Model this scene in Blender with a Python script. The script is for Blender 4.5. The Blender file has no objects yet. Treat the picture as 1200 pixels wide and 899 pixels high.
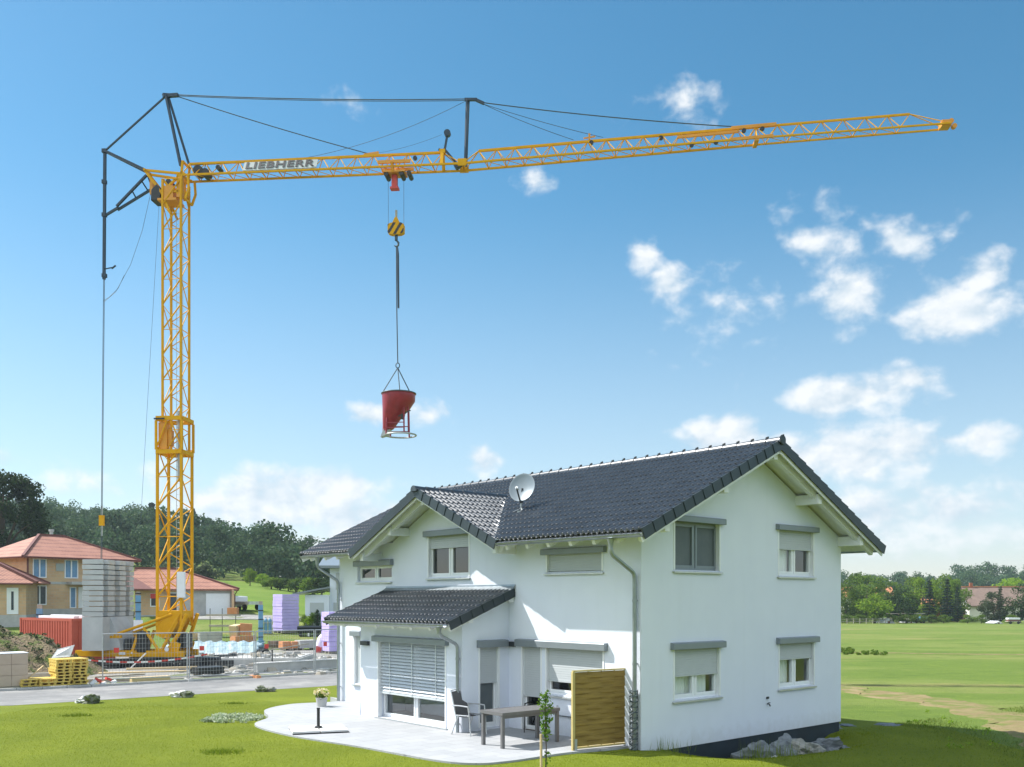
import bpy, bmesh, math, random
import numpy as np
from mathutils import Vector, Matrix

sc = bpy.context.scene
col = sc.collection
R = math.radians
EYE = 3.08                      # camera height above the terrace

# ------------------------------------------------------------------ camera
FPX = 1105.3                    # focal length for a 1200 px wide frame
cd = bpy.data.cameras.new('camera')
cam = bpy.data.objects.new('camera', cd); col.objects.link(cam)
cam.location = (0, 0, EYE); cam.rotation_euler = (R(90), 0, 0)
cd.sensor_width = 36.0; cd.lens = 36.0 * FPX / 1200.0
cd.shift_y = (701.0 - 449.5) / 1200.0
cd.clip_start = 0.1; cd.clip_end = 8000
sc.camera = cam

# ------------------------------------------------------------------ house frame of reference (also gives the sun)
D1 = Vector((0.75443, 0.65638, 0)); D2 = Vector((-0.65638, 0.75443, 0))
D1.normalize(); D2 = Vector((-D1.y, D1.x, 0))
CORNER = Vector((2.632, 19.2, 0))
YAW = math.atan2(D1.y, D1.x)
LIGHT = D1 * 0.8 + D2 * -1.38 + Vector((0, 0, -1.78)); LIGHT.normalize()
SUN_EL = math.asin(-LIGHT.z)
SUN_AZ = math.atan2(-LIGHT.x, -LIGHT.y)      # clockwise from +Y

# ------------------------------------------------------------------ world: sky and clouds
world = bpy.data.worlds.new('World'); sc.world = world; world.use_nodes = True
wt = world.node_tree; wt.nodes.clear()
def wn(t, **k):
    n = wt.nodes.new(t)
    for a, b in k.items(): setattr(n, a, b)
    return n
def wmath(op, a, b=None, c=None, clamp=False):
    n = wn('ShaderNodeMath', operation=op); n.use_clamp = clamp
    for i, v in enumerate((a, b, c)):
        if v is None: continue
        if isinstance(v, (int, float)): n.inputs[i].default_value = v
        else: wt.links.new(v, n.inputs[i])
    return n.outputs[0]
sky = wn('ShaderNodeTexSky', sky_type='NISHITA')
sky.sun_disc = False; sky.sun_elevation = SUN_EL; sky.sun_rotation = SUN_AZ
sky.altitude = 400; sky.air_density = 1.0; sky.dust_density = .45; sky.ozone_density = 1.6
tc = wn('ShaderNodeTexCoord')
sep = wn('ShaderNodeSeparateXYZ'); wt.links.new(tc.outputs['Generated'], sep.inputs[0])
az = wmath('ARCTAN2', sep.outputs[0], sep.outputs[1])
el = wmath('ARCSINE', sep.outputs[2])
cmb = wn('ShaderNodeCombineXYZ'); wt.links.new(az, cmb.inputs[0]); wt.links.new(el, cmb.inputs[1])
# azimuth, elevation, half widths (degrees), density
CLOUDS = [(800,115,42,18,.5),(628,213,24,10,.45),(757,300,20,20,.7),(780,333,26,20,.7),(955,288,46,30,.62),(995,343,34,38,.85),
 (1060,286,34,18,.55),(1108,272,16,12,.3),(1128,362,68,34,1.05),(1145,330,36,26,.95),(1000,462,88,24,1.1),(1070,446,46,16,.7),
 (850,512,50,26,1.1),(985,532,130,32,1.1),(1153,511,26,20,.95),(1120,516,80,10,.45),(565,543,20,18,.9),(435,487,26,13,.8),
 (505,487,28,12,.5),(320,594,130,36,1.25),(385,570,90,20,1.0),(20,540,60,10,.45),(1085,604,170,34,.75),(860,366,50,32,.3),(410,122,16,8,.25),(430,612,110,34,.9),(100,560,80,14,.3)]
acc = None
for cx, cy, rx, ry, w in CLOUDS:
    k = (cx - 600) / FPX; a0 = math.atan(k); e0 = math.atan((701 - cy) / FPX * math.cos(a0))
    ra = rx / FPX * math.cos(a0) ** 2 * 1.25; re = ry / FPX * math.cos(a0) * 1.25
    s = wn('ShaderNodeVectorMath', operation='SUBTRACT'); wt.links.new(cmb.outputs[0], s.inputs[0]); s.inputs[1].default_value = (a0, e0, 0)
    m = wn('ShaderNodeVectorMath', operation='MULTIPLY'); wt.links.new(s.outputs[0], m.inputs[0]); m.inputs[1].default_value = (1/ra, 1/re, 0)
    l = wn('ShaderNodeVectorMath', operation='LENGTH'); wt.links.new(m.outputs[0], l.inputs[0])
    v = wmath('MULTIPLY_ADD', l.outputs['Value'], -w, w + .01)
    acc = v if acc is None else wmath('MAXIMUM', acc, v)
# unseen cloud banks added behind the viewer, extra bright to lift the shaded walls
rear_fill = None
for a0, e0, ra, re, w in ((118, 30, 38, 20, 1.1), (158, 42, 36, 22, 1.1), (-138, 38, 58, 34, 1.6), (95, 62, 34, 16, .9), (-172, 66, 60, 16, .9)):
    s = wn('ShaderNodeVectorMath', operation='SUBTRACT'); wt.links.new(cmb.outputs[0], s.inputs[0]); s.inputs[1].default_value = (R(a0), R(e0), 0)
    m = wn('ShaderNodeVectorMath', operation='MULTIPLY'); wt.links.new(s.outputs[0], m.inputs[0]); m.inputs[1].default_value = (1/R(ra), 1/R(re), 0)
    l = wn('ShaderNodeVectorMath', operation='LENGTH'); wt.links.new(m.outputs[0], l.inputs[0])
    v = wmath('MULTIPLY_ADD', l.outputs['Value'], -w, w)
    rear_fill = v if rear_fill is None else wmath('MAXIMUM', rear_fill, v)
acc = wmath('MAXIMUM', acc, rear_fill)
acc = wmath('MAXIMUM', acc, -0.6)
mp = wn('ShaderNodeMapping'); wt.links.new(cmb.outputs[0], mp.inputs[0]); mp.inputs['Scale'].default_value = (1, 1.35, 1)
nz = wn('ShaderNodeTexNoise'); wt.links.new(mp.outputs[0], nz.inputs['Vector'])
nz.inputs['Scale'].default_value = 24; nz.inputs['Detail'].default_value = 10; nz.inputs['Roughness'].default_value = .53; nz.inputs['Distortion'].default_value = .12
nb = wn('ShaderNodeTexNoise'); wt.links.new(mp.outputs[0], nb.inputs['Vector'])
nb.inputs['Scale'].default_value = 9; nb.inputs['Detail'].default_value = 3
d0 = wmath('MULTIPLY_ADD', nz.outputs['Fac'], 2.1, -1.10)
d0 = wmath('ADD', d0, wmath('MULTIPLY_ADD', nb.outputs['Fac'], .7, -.35))
dens = wmath('ADD', acc, d0)
mr = wn('ShaderNodeMapRange', interpolation_type='SMOOTHSTEP'); wt.links.new(dens, mr.inputs[0])
mr.inputs[1].default_value = -.10; mr.inputs[2].default_value = .70; mr.inputs[3].default_value = 0; mr.inputs[4].default_value = .96
# thin white veil low in the sky
veil = wn('ShaderNodeMapRange', interpolation_type='SMOOTHSTEP'); wt.links.new(el, veil.inputs[0])
veil.inputs[1].default_value = R(25); veil.inputs[2].default_value = R(1); veil.inputs[3].default_value = 0; veil.inputs[4].default_value = .50
cf = mr.outputs[0]
cmixc = wn('ShaderNodeMix', data_type='RGBA')
mp2 = wn('ShaderNodeMapping'); wt.links.new(mp.outputs[0], mp2.inputs[0]); mp2.inputs['Location'].default_value = (-.010, .016, 0)
nz2 = wn('ShaderNodeTexNoise'); wt.links.new(mp2.outputs[0], nz2.inputs['Vector'])
for k_ in ('Scale', 'Detail', 'Roughness', 'Distortion'): nz2.inputs[k_].default_value = nz.inputs[k_].default_value
shf = wmath('MULTIPLY_ADD', wmath('SUBTRACT', nz.outputs['Fac'], nz2.outputs['Fac']), 3.2, .62, clamp=True)
wt.links.new(shf, cmixc.inputs[0]); cmixc.inputs[6].default_value = (3.7, 4.4, 5.0, 1); cmixc.inputs[7].default_value = (5.7, 5.85, 5.95, 1)
hs = wn('ShaderNodeHueSaturation'); wt.links.new(sky.outputs[0], hs.inputs['Color'])
hs.inputs['Saturation'].default_value = 1.28; hs.inputs['Hue'].default_value = .482; hs.inputs['Value'].default_value = .91
rb = wn('ShaderNodeMapRange'); wt.links.new(rear_fill, rb.inputs[0]); rb.inputs[1].default_value = -.6; rb.inputs[2].default_value = .2; rb.inputs[3].default_value = 1; rb.inputs[4].default_value = 1.9  # added banks get extra brightness as fill for the shaded walls
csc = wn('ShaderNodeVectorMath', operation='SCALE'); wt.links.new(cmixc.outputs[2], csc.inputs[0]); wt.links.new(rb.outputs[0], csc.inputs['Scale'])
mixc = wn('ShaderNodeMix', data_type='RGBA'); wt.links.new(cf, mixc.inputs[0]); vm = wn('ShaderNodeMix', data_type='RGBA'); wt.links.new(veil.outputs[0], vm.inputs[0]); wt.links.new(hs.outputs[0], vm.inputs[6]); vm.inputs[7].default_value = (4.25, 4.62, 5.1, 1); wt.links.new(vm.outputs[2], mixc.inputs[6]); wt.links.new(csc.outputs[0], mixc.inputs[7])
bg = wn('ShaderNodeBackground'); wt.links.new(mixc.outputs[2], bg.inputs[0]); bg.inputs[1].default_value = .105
wo = wn('ShaderNodeOutputWorld'); wt.links.new(bg.outputs[0], wo.inputs[0])

# ------------------------------------------------------------------ sun, exposure
ld = bpy.data.lights.new('sun', 'SUN'); ld.energy = 5.0; ld.angle = R(.53); ld.color = (1, .965, .905)
so = bpy.data.objects.new('sun', ld); col.objects.link(so); so.location = (-60, 30, 80)
so.rotation_euler = LIGHT.to_track_quat('-Z', 'Y').to_euler()
vs = sc.view_settings
vs.view_transform = 'Standard'; vs.look = 'None'; vs.gamma = 1; vs.use_curve_mapping = False; vs.exposure = 0.75
sc.cycles.max_bounces = 8; sc.cycles.transparent_max_bounces = 12; sc.cycles.caustics_reflective = False; sc.cycles.caustics_refractive = False

rng = np.random.default_rng(7); random.seed(7)

# ------------------------------------------------------------------ materials
def mat(name, c, rough=.6, metal=0, var=.12, scale=4, bump=0, bscale=40, c2=None, spec=.5, coat=0, coords='Object', stretch=None):
    m = bpy.data.materials.new(name); m.use_nodes = True
    t = m.node_tree; n = t.nodes; b = n['Principled BSDF']
    b.inputs['Roughness'].default_value = rough; b.inputs['Metallic'].default_value = metal
    b.inputs['Specular IOR Level'].default_value = spec
    if coat: b.inputs['Coat Weight'].default_value = coat; b.inputs['Coat Roughness'].default_value = .1
    co = n.new('ShaderNodeTexCoord'); src = co.outputs[coords]
    if stretch:
        mp = n.new('ShaderNodeMapping'); t.links.new(src, mp.inputs[0]); mp.inputs['Scale'].default_value = stretch; src = mp.outputs[0]
    nz = n.new('ShaderNodeTexNoise'); t.links.new(src, nz.inputs['Vector']); nz.inputs['Scale'].default_value = scale; nz.inputs['Detail'].default_value = 6; nz.inputs['Roughness'].default_value = .6
    rp = n.new('ShaderNodeValToRGB'); rp.color_ramp.elements[0].position = .3; rp.color_ramp.elements[1].position = .7
    if c2 is None:
        c2 = tuple(min(1, x * (1 + var)) for x in c); c = tuple(x * (1 - var) for x in c)
    rp.color_ramp.elements[0].color = (*c, 1); rp.color_ramp.elements[1].color = (*c2, 1)
    t.links.new(nz.outputs['Fac'], rp.inputs[0]); t.links.new(rp.outputs[0], b.inputs['Base Color'])
    if bump:
        n2 = n.new('ShaderNodeTexNoise'); t.links.new(src, n2.inputs['Vector']); n2.inputs['Scale'].default_value = bscale; n2.inputs['Detail'].default_value = 5
        bp = n.new('ShaderNodeBump'); bp.inputs['Strength'].default_value = bump; bp.inputs['Distance'].default_value = .02
        t.links.new(n2.outputs['Fac'], bp.inputs['Height']); t.links.new(bp.outputs[0], b.inputs['Normal'])
    return m

def leaf_mat(name, c, c2, tr=.35, rand=.25):
    m = bpy.data.materials.new(name); m.use_nodes = True
    t = m.node_tree; n = t.nodes; b = n['Principled BSDF']; out = n['Material Output']
    b.inputs['Roughness'].default_value = .7; b.inputs['Specular IOR Level'].default_value = .12
    oi = n.new('ShaderNodeObjectInfo'); geo = n.new('ShaderNodeNewGeometry')
    rp = n.new('ShaderNodeMix'); rp.data_type = 'RGBA'; rp.inputs[6].default_value = (*c, 1); rp.inputs[7].default_value = (*c2, 1)
    t.links.new(geo.outputs['Random Per Island'], rp.inputs[0])
    hv = n.new('ShaderNodeHueSaturation'); t.links.new(rp.outputs[2], hv.inputs['Color'])
    mm = n.new('ShaderNodeMath'); mm.operation = 'MULTIPLY_ADD'; t.links.new(oi.outputs['Random'], mm.inputs[0]); mm.inputs[1].default_value = rand * 2; mm.inputs[2].default_value = 1 - rand
    t.links.new(mm.outputs[0], hv.inputs['Value'])
    t.links.new(hv.outputs[0], b.inputs['Base Color'])
    tl = n.new('ShaderNodeBsdfTranslucent'); t.links.new(hv.outputs[0], tl.inputs['Color'])
    mx = n.new('ShaderNodeMixShader'); mx.inputs[0].default_value = tr
    t.links.new(b.outputs[0], mx.inputs[1]); t.links.new(tl.outputs[0], mx.inputs[2]); t.links.new(mx.outputs[0], out.inputs[0])
    return m

def ramp_mat(name, layers, rough=.9, bump=.4, bscale=30, bdist=.05):
    """several noise layers of different scale, mixed one over the other"""
    m = bpy.data.materials.new(name); m.use_nodes = True
    t = m.node_tree; n = t.nodes; b = n['Principled BSDF']; b.inputs['Roughness'].default_value = rough; b.inputs['Specular IOR Level'].default_value = .2
    co = n.new('ShaderNodeTexCoord'); cur = None
    for (c, sc_, p0, p1, st) in layers:
        if cur is None:
            rgb = n.new('ShaderNodeRGB'); rgb.outputs[0].default_value = (*c, 1); cur = rgb.outputs[0]; continue
        mp = n.new('ShaderNodeMapping'); t.links.new(co.outputs['Object'], mp.inputs[0]); mp.inputs['Scale'].default_value = st or (1, 1, 1)
        if st and len(st) > 3: pass
        nz = n.new('ShaderNodeTexNoise'); t.links.new(mp.outputs[0], nz.inputs['Vector']); nz.inputs['Scale'].default_value = sc_; nz.inputs['Detail'].default_value = 6; nz.inputs['Roughness'].default_value = .62
        mr = n.new('ShaderNodeMapRange'); mr.interpolation_type = 'SMOOTHSTEP'; t.links.new(nz.outputs['Fac'], mr.inputs[0]); mr.inputs[1].default_value = p0; mr.inputs[2].default_value = p1
        mx = n.new('ShaderNodeMix'); mx.data_type = 'RGBA'; t.links.new(mr.outputs[0], mx.inputs[0]); t.links.new(cur, mx.inputs[6]); mx.inputs[7].default_value = (*c, 1); cur = mx.outputs[2]
    t.links.new(cur, b.inputs['Base Color'])
    n2 = n.new('ShaderNodeTexNoise'); t.links.new(co.outputs['Object'], n2.inputs['Vector']); n2.inputs['Scale'].default_value = bscale; n2.inputs['Detail'].default_value = 6
    bp = n.new('ShaderNodeBump'); bp.inputs['Strength'].default_value = bump; bp.inputs['Distance'].default_value = bdist
    t.links.new(n2.outputs['Fac'], bp.inputs['Height']); t.links.new(bp.outputs[0], b.inputs['Normal'])
    return m

def brick_mat(name, c1, c2, mortar, scale, bw=.5, bh=.25, rough=.85, ms=.02, blotch=None):
    m = bpy.data.materials.new(name); m.use_nodes = True
    t = m.node_tree; n = t.nodes; b = n['Principled BSDF']; b.inputs['Roughness'].default_value = rough
    co = n.new('ShaderNodeTexCoord')
    sp = n.new('ShaderNodeSeparateXYZ'); t.links.new(co.outputs['Object'], sp.inputs[0])
    ad = n.new('ShaderNodeMath'); ad.operation = 'ADD'; t.links.new(sp.outputs[0], ad.inputs[0]); t.links.new(sp.outputs[1], ad.inputs[1])
    cm = n.new('ShaderNodeCombineXYZ'); t.links.new(ad.outputs[0], cm.inputs[0]); t.links.new(sp.outputs[2], cm.inputs[1])
    br = n.new('ShaderNodeTexBrick'); t.links.new(cm.outputs[0], br.inputs['Vector'])
    br.inputs['Color1'].default_value = (*c1, 1); br.inputs['Color2'].default_value = (*c2, 1); br.inputs['Mortar'].default_value = (*mortar, 1)
    br.inputs['Scale'].default_value = scale; br.inputs['Brick Width'].default_value = bw; br.inputs['Row Height'].default_value = bh; br.inputs['Mortar Size'].default_value = ms
    nz = n.new('ShaderNodeTexNoise'); t.links.new(co.outputs['Object'], nz.inputs['Vector']); nz.inputs['Scale'].default_value = .9; nz.inputs['Detail'].default_value = 5
    mx = n.new('ShaderNodeMix'); mx.data_type = 'RGBA'; mx.blend_type = 'MIX'; t.links.new(br.outputs['Color'], mx.inputs[6])
    mx.inputs[7].default_value = (*(blotch or c2), 1)
    mr = n.new('ShaderNodeMapRange'); t.links.new(nz.outputs['Fac'], mr.inputs[0]); mr.inputs[1].default_value = .4; mr.inputs[2].default_value = .75; mr.inputs[4].default_value = .7
    t.links.new(mr.outputs[0], mx.inputs[0]); t.links.new(mx.outputs[2], b.inputs['Base Color'])
    return m

def glass_mat(name, tint=(.9, .95, .95), base=.09):
    m = bpy.data.materials.new(name); m.use_nodes = True
    t = m.node_tree; n = t.nodes; n.remove(n['Principled BSDF']); out = n['Material Output']
    tr = n.new('ShaderNodeBsdfTransparent'); tr.inputs[0].default_value = (*tint, 1)
    gl = n.new('ShaderNodeBsdfGlossy'); gl.inputs['Roughness'].default_value = .015; gl.inputs['Color'].default_value = (.95, .97, 1, 1)
    fr = n.new('ShaderNodeLayerWeight'); fr.inputs['Blend'].default_value = .5
    pw = n.new('ShaderNodeMath'); pw.operation = 'POWER'; t.links.new(fr.outputs['Facing'], pw.inputs[0]); pw.inputs[1].default_value = 3.5
    ad = n.new('ShaderNodeMath'); ad.operation = 'MULTIPLY_ADD'; t.links.new(pw.outputs[0], ad.inputs[0]); ad.inputs[1].default_value = .85; ad.inputs[2].default_value = base; ad.use_clamp = True
    co = n.new('ShaderNodeTexCoord'); nz = n.new('ShaderNodeTexNoise'); t.links.new(co.outputs['Object'], nz.inputs['Vector']); nz.inputs['Scale'].default_value = 1.5
    bp = n.new('ShaderNodeBump'); bp.inputs['Strength'].default_value = .04; bp.inputs['Distance'].default_value = .02; t.links.new(nz.outputs['Fac'], bp.inputs['Height']); t.links.new(bp.outputs[0], gl.inputs['Normal'])
    mx = n.new('ShaderNodeMixShader'); t.links.new(ad.outputs[0], mx.inputs[0]); t.links.new(tr.outputs[0], mx.inputs[1]); t.links.new(gl.outputs[0], mx.inputs[2]); t.links.new(mx.outputs[0], out.inputs[0])
    return m

M = {}
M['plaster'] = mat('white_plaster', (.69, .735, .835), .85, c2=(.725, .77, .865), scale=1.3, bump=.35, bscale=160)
def streaks(m):
    t = m.node_tree; n = t.nodes; b = n['Principled BSDF']; src = b.inputs['Base Color'].links[0].from_socket
    co = n.new('ShaderNodeTexCoord'); mp = n.new('ShaderNodeMapping'); t.links.new(co.outputs['Object'], mp.inputs[0]); mp.inputs['Scale'].default_value = (2.2, 2.2, .16)
    nz = n.new('ShaderNodeTexNoise'); t.links.new(mp.outputs[0], nz.inputs['Vector']); nz.inputs['Scale'].default_value = 2.4; nz.inputs['Detail'].default_value = 7
    mr = n.new('ShaderNodeMapRange'); t.links.new(nz.outputs['Fac'], mr.inputs[0]); mr.inputs[1].default_value = .52; mr.inputs[2].default_value = .78; mr.inputs[3].default_value = 0; mr.inputs[4].default_value = .055
    # splashed dirt on the lowest hand's breadth of the wall
    sp = n.new('ShaderNodeSeparateXYZ'); t.links.new(co.outputs['Object'], sp.inputs[0])
    n2 = n.new('ShaderNodeTexNoise'); t.links.new(co.outputs['Object'], n2.inputs['Vector']); n2.inputs['Scale'].default_value = 5; n2.inputs['Detail'].default_value = 8
    ad = n.new('ShaderNodeMath'); ad.operation = 'MULTIPLY_ADD'; t.links.new(n2.outputs['Fac'], ad.inputs[0]); ad.inputs[1].default_value = -.55; t.links.new(sp.outputs[2], ad.inputs[2])
    m2 = n.new('ShaderNodeMapRange'); t.links.new(ad.outputs[0], m2.inputs[0]); m2.inputs[1].default_value = -.38; m2.inputs[2].default_value = .0; m2.inputs[3].default_value = .30; m2.inputs[4].default_value = 0
    su = n.new('ShaderNodeMath'); su.operation = 'ADD'; t.links.new(mr.outputs[0], su.inputs[0]); t.links.new(m2.outputs[0], su.inputs[1])
    mx = n.new('ShaderNodeMix'); mx.data_type = 'RGBA'; t.links.new(su.outputs[0], mx.inputs[0]); t.links.new(src, mx.inputs[6]); mx.inputs[7].default_value = (.40, .39, .36, 1); t.links.new(mx.outputs[2], b.inputs['Base Color'])
streaks(M['plaster'])
M['white'] = mat('white_paint', (.76, .775, .81), .5, var=.03)
M['upvc'] = mat('white_window_frame', (.78, .80, .82), .35, var=.02)
M['soffit'] = mat('white_soffit_boards', (.72, .73, .76), .6, var=.05, scale=2, stretch=(1, 8, 1))
M['plinth'] = mat('dark_plinth', (.012, .022, .032), .7, var=.3, scale=2, bump=.3, bscale=60)
M['tile'] = mat('anthracite_roof_tile', (.025, .032, .041), .36, var=.36, scale=2.6, spec=.9, bump=.08, bscale=70)
M['verge'] = mat('anthracite_verge_tile', (.022, .033, .040), .42, var=.18, scale=3, spec=.5)
M['shut'] = mat('grey_roller_shutter', (.46, .49, .51), .45, var=.03)
M['shutbox'] = mat('grey_shutter_box', (.215, .245, .27), .4, var=.05, metal=.25)
M['zinc'] = mat('zinc_sheet', (.30, .335, .36), .38, metal=.7, var=.16, scale=6)
M['blind'] = mat('blind_slat', (.60, .64, .68), .35, var=.03, metal=.2)
M['darkbox'] = mat('dark_lamp', (.03, .035, .04), .4)
M['glass'] = glass_mat('window_glass')
M['glassdark'] = glass_mat('tinted_window_glass', (.22, .25, .25), .10)
M['screen'] = mat('insect_screen', (.085, .105, .12), .55, c2=(.12, .14, .15), scale=2.2)
M['curtain'] = mat('white_curtain', (.86, .86, .86), .9, c2=(.90, .90, .89), scale=7, stretch=(6, 6, .2))
M['floor'] = mat('room_floor', (.10, .085, .07), .6)
M['conc'] = mat('pale_concrete', (.56, .56, .55), .85, c2=(.64, .64, .63), scale=1.1, bump=.2, bscale=50)
M['concg'] = mat('grey_concrete', (.36, .36, .35), .9, c2=(.50, .50, .485), scale=1.6, bump=.3, bscale=30)
M['ballast'] = mat('ballast_concrete', (.40, .42, .43), .9, c2=(.52, .535, .54), scale=1.2, bump=.3, bscale=30)
M['terr'] = mat('terrace_paving', (.335, .345, .36), .8, c2=(.375, .382, .395), scale=1.7, bump=.25, bscale=45)
def paving(m, w=.6, h=.4):
    t = m.node_tree; n = t.nodes; b = n['Principled BSDF']; src = b.inputs['Base Color'].links[0].from_socket
    co = n.new('ShaderNodeTexCoord'); mp = n.new('ShaderNodeMapping'); t.links.new(co.outputs['Object'], mp.inputs[0]); mp.inputs['Rotation'].default_value = (0, 0, -YAW)
    br = n.new('ShaderNodeTexBrick'); t.links.new(mp.outputs[0], br.inputs['Vector']); br.inputs['Scale'].default_value = 1; br.inputs['Brick Width'].default_value = w; br.inputs['Row Height'].default_value = h; br.inputs['Mortar Size'].default_value = .006
    br.inputs['Color1'].default_value = (1, 1, 1, 1); br.inputs['Color2'].default_value = (.90, .91, .92, 1); br.inputs['Mortar'].default_value = (.62, .62, .62, 1)
    mx = n.new('ShaderNodeMix'); mx.data_type = 'RGBA'; mx.blend_type = 'MULTIPLY'; mx.inputs[0].default_value = 1; t.links.new(src, mx.inputs[6]); t.links.new(br.outputs['Color'], mx.inputs[7]); t.links.new(mx.outputs[2], b.inputs['Base Color'])
paving(M['terr'])
M['asph'] = ramp_mat('pale_asphalt', [((.19, .19, .19), 0, 0, 0, None), ((.25, .248, .245), 1.2, .4, .7, None), ((.15, .15, .15), 9, .56, .75, None), ((.29, .285, .275), .35, .5, .7, None)], .9, .3, 60, .01)
M['lawn'] = ramp_mat('lawn_grass', [((.150, .190, .012), 0, 0, 0, None), ((.195, .235, .016), .55, .38, .68, None), ((.105, .150, .010), 2.2, .52, .8, (1, 1, 1)), ((.23, .25, .03), 5, .58, .8, None), ((.095, .135, .008), 22, .52, .72, None)], .95, .9, 55, .05)
M['field'] = ramp_mat('meadow_grass', [((.125, .185, .030), 0, 0, 0, None), ((.185, .225, .055), .06, .42, .62, (1, 2.2, 1)), ((.085, .14, .022), .35, .5, .75, (1, 1.6, 1)), ((.26, .235, .085), .075, .53, .68, (.7, 1.8, 1)), ((.17, .235, .035), 1.3, .5, .8, None), ((.07, .115, .016), 9, .52, .75, None)], .95, .9, 20, .1)
M['dirt'] = ramp_mat('dry_earth', [((.23, .18, .085), 0, 0, 0, None), ((.29, .23, .12), .9, .4, .7, None), ((.15, .175, .045), 1.1, .44, .62, None), ((.15, .115, .06), 7, .55, .8, None)], .95, .8, 30, .05)
M['mound'] = ramp_mat('weedy_earth', [((.22, .17, .11), 0, 0, 0, None), ((.08, .13, .022), 1.1, .46, .62, None), ((.24, .19, .13), 3, .54, .75, None), ((.06, .07, .02), 6, .55, .75, None)], .95, 1, 9, .25)
M['gravel'] = ramp_mat('pale_gravel', [((.24, .232, .22), 0, 0, 0, None), ((.33, .325, .31), .5, .4, .65, None), ((.17, .165, .15), 6, .5, .75, None), ((.13, .16, .06), .35, .56, .70, None)], .95, .7, 26, .06)
M['yellow'] = mat('yellow_crane_paint', (.64, .31, .008), .62, c2=(.74, .39, .018), scale=2.2, spec=.10)
M['orangey'] = mat('orange_crane_paint', (.62, .25, .012), .42, c2=(.72, .31, .02), scale=2)
M['navy'] = mat('dark_blue_steel', (.008, .030, .055), .42, var=.2, metal=.1)
M['black'] = mat('black_steel', (.018, .02, .022), .5, var=.3)
M['rope'] = mat('steel_rope', (.06, .085, .10), .5, var=.2, metal=.4)
M['red'] = mat('red_bucket_paint', (.20, .006, .018), .42, c2=(.30, .014, .024), scale=3.5, coat=.15)
M['redcont'] = mat('red_container_paint', (.36, .060, .030), .65, c2=(.43, .085, .045), scale=1.3)
M['redsign'] = mat('red_plastic', (.55, .05, .04), .5)
M['cream'] = mat('cream_sign_board', (.33, .37, .36), .5, var=.05)
M['ink'] = mat('black_lettering', (.012, .012, .014), .5, var=.05)
M['galv'] = mat('galvanised_steel', (.42, .44, .45), .45, metal=.6, var=.15, scale=9)
M['wood'] = mat('raw_timber', (.52, .38, .20), .8, c2=(.64, .50, .30), scale=3, stretch=(1, 1, 8))
M['woodgrey'] = mat('weathered_timber', (.30, .27, .22), .85, c2=(.42, .38, .31), scale=3)
M['ypal'] = mat('yellow_formwork_timber', (.62, .44, .085), .65, c2=(.74, .56, .15), scale=4)
M['screenwood'] = mat('tanned_fence_board', (.17, .105, .014), .7, c2=(.30, .20, .038), scale=2.5, stretch=(.7, .7, 9), bump=.2, bscale=30)
M['postwood'] = mat('pale_fence_post', (.44, .34, .12), .7, c2=(.52, .42, .18), scale=5)
M['tablegrey'] = mat('taupe_table', (.115, .112, .115), .5, c2=(.15, .147, .148), scale=5)
M['alu'] = mat('brushed_aluminium', (.55, .56, .57), .35, metal=.7)
M['fabgrey'] = mat('grey_chair_textile', (.085, .085, .09), .8, c2=(.12, .12, .125), scale=60)
M['fabblack'] = mat('black_chair_textile', (.018, .022, .03), .7)
M['purple'] = mat('lilac_insulation_foam', (.44, .36, .72), .8, c2=(.52, .44, .80), scale=2)
M['purplew'] = mat('pale_lilac_foam', (.70, .64, .84), .8, c2=(.78, .72, .88), scale=2)
M['tarp'] = mat('pale_blue_tarpaulin', (.20, .32, .37), .4, c2=(.44, .52, .54), scale=1.6, stretch=(3, 1, 1))
M['brick'] = brick_mat('orange_brick_wall', (.60, .39, .23), (.50, .31, .18), (.48, .38, .27), 1.0, .5, .25, blotch=(.62, .46, .26))
M['brickred'] = brick_mat('red_brick_wall', (.42, .12, .05), (.36, .10, .045), (.33, .2, .13), 1.0, .5, .25)
M['rooftile'] = brick_mat('salmon_roof_tiles', (.40, .185, .125), (.35, .155, .105), (.19, .08, .06), 1.0, .3, .36, .8, .045, blotch=(.42, .20, .145))
M['ridgedark'] = mat('dark_red_ridge', (.16, .06, .05), .7)
M['oldroof'] = mat('weathered_farm_roof', (.15, .105, .085), .9, c2=(.22, .155, .125), scale=1.2)
M['orangeroof'] = mat('orange_farm_roof', (.46, .17, .08), .8, c2=(.54, .22, .11), scale=1)
M['render'] = mat('cream_house_render', (.66, .64, .58), .85, var=.05)
M['bluepaint'] = mat('blue_steel_prop', (.10, .26, .42), .5, c2=(.16, .34, .50), scale=3)
M['card'] = mat('beige_carton', (.42, .33, .26), .8, c2=(.50, .41, .33), scale=1.2)
M['terra'] = mat('terracotta_block', (.52, .21, .085), .8, c2=(.60, .28, .13), scale=3)
M['grass_blade'] = leaf_mat('lawn_blade', (.16, .215, .012), (.26, .30, .02), .4, 0)
M['tuft'] = leaf_mat('tuft_blade', (.10, .165, .012), (.19, .245, .02), .45, .1)
M['meadow_blade'] = leaf_mat('meadow_blade', (.09, .15, .02), (.22, .26, .06), .3, 0)
M['leaf_dark'] = leaf_mat('dark_leaf', (.022, .048, .016), (.05, .085, .022), .25)
M['leaf_mid'] = leaf_mat('mid_green_leaf', (.075, .150, .020), (.165, .235, .036), .5)
M['leaf_bright'] = leaf_mat('bright_leaf', (.13, .24, .018), (.25, .35, .035), .5)
M['leaf_forest'] = leaf_mat('forest_leaf', (.034, .080, .044), (.090, .140, .058), .35)
M['leaf_grey'] = leaf_mat('grey_green_leaf', (.05, .075, .035), (.10, .12, .06), .25)
M['leaf_con'] = leaf_mat('conifer_needle', (.022, .045, .028), (.045, .075, .038), .2)
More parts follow.
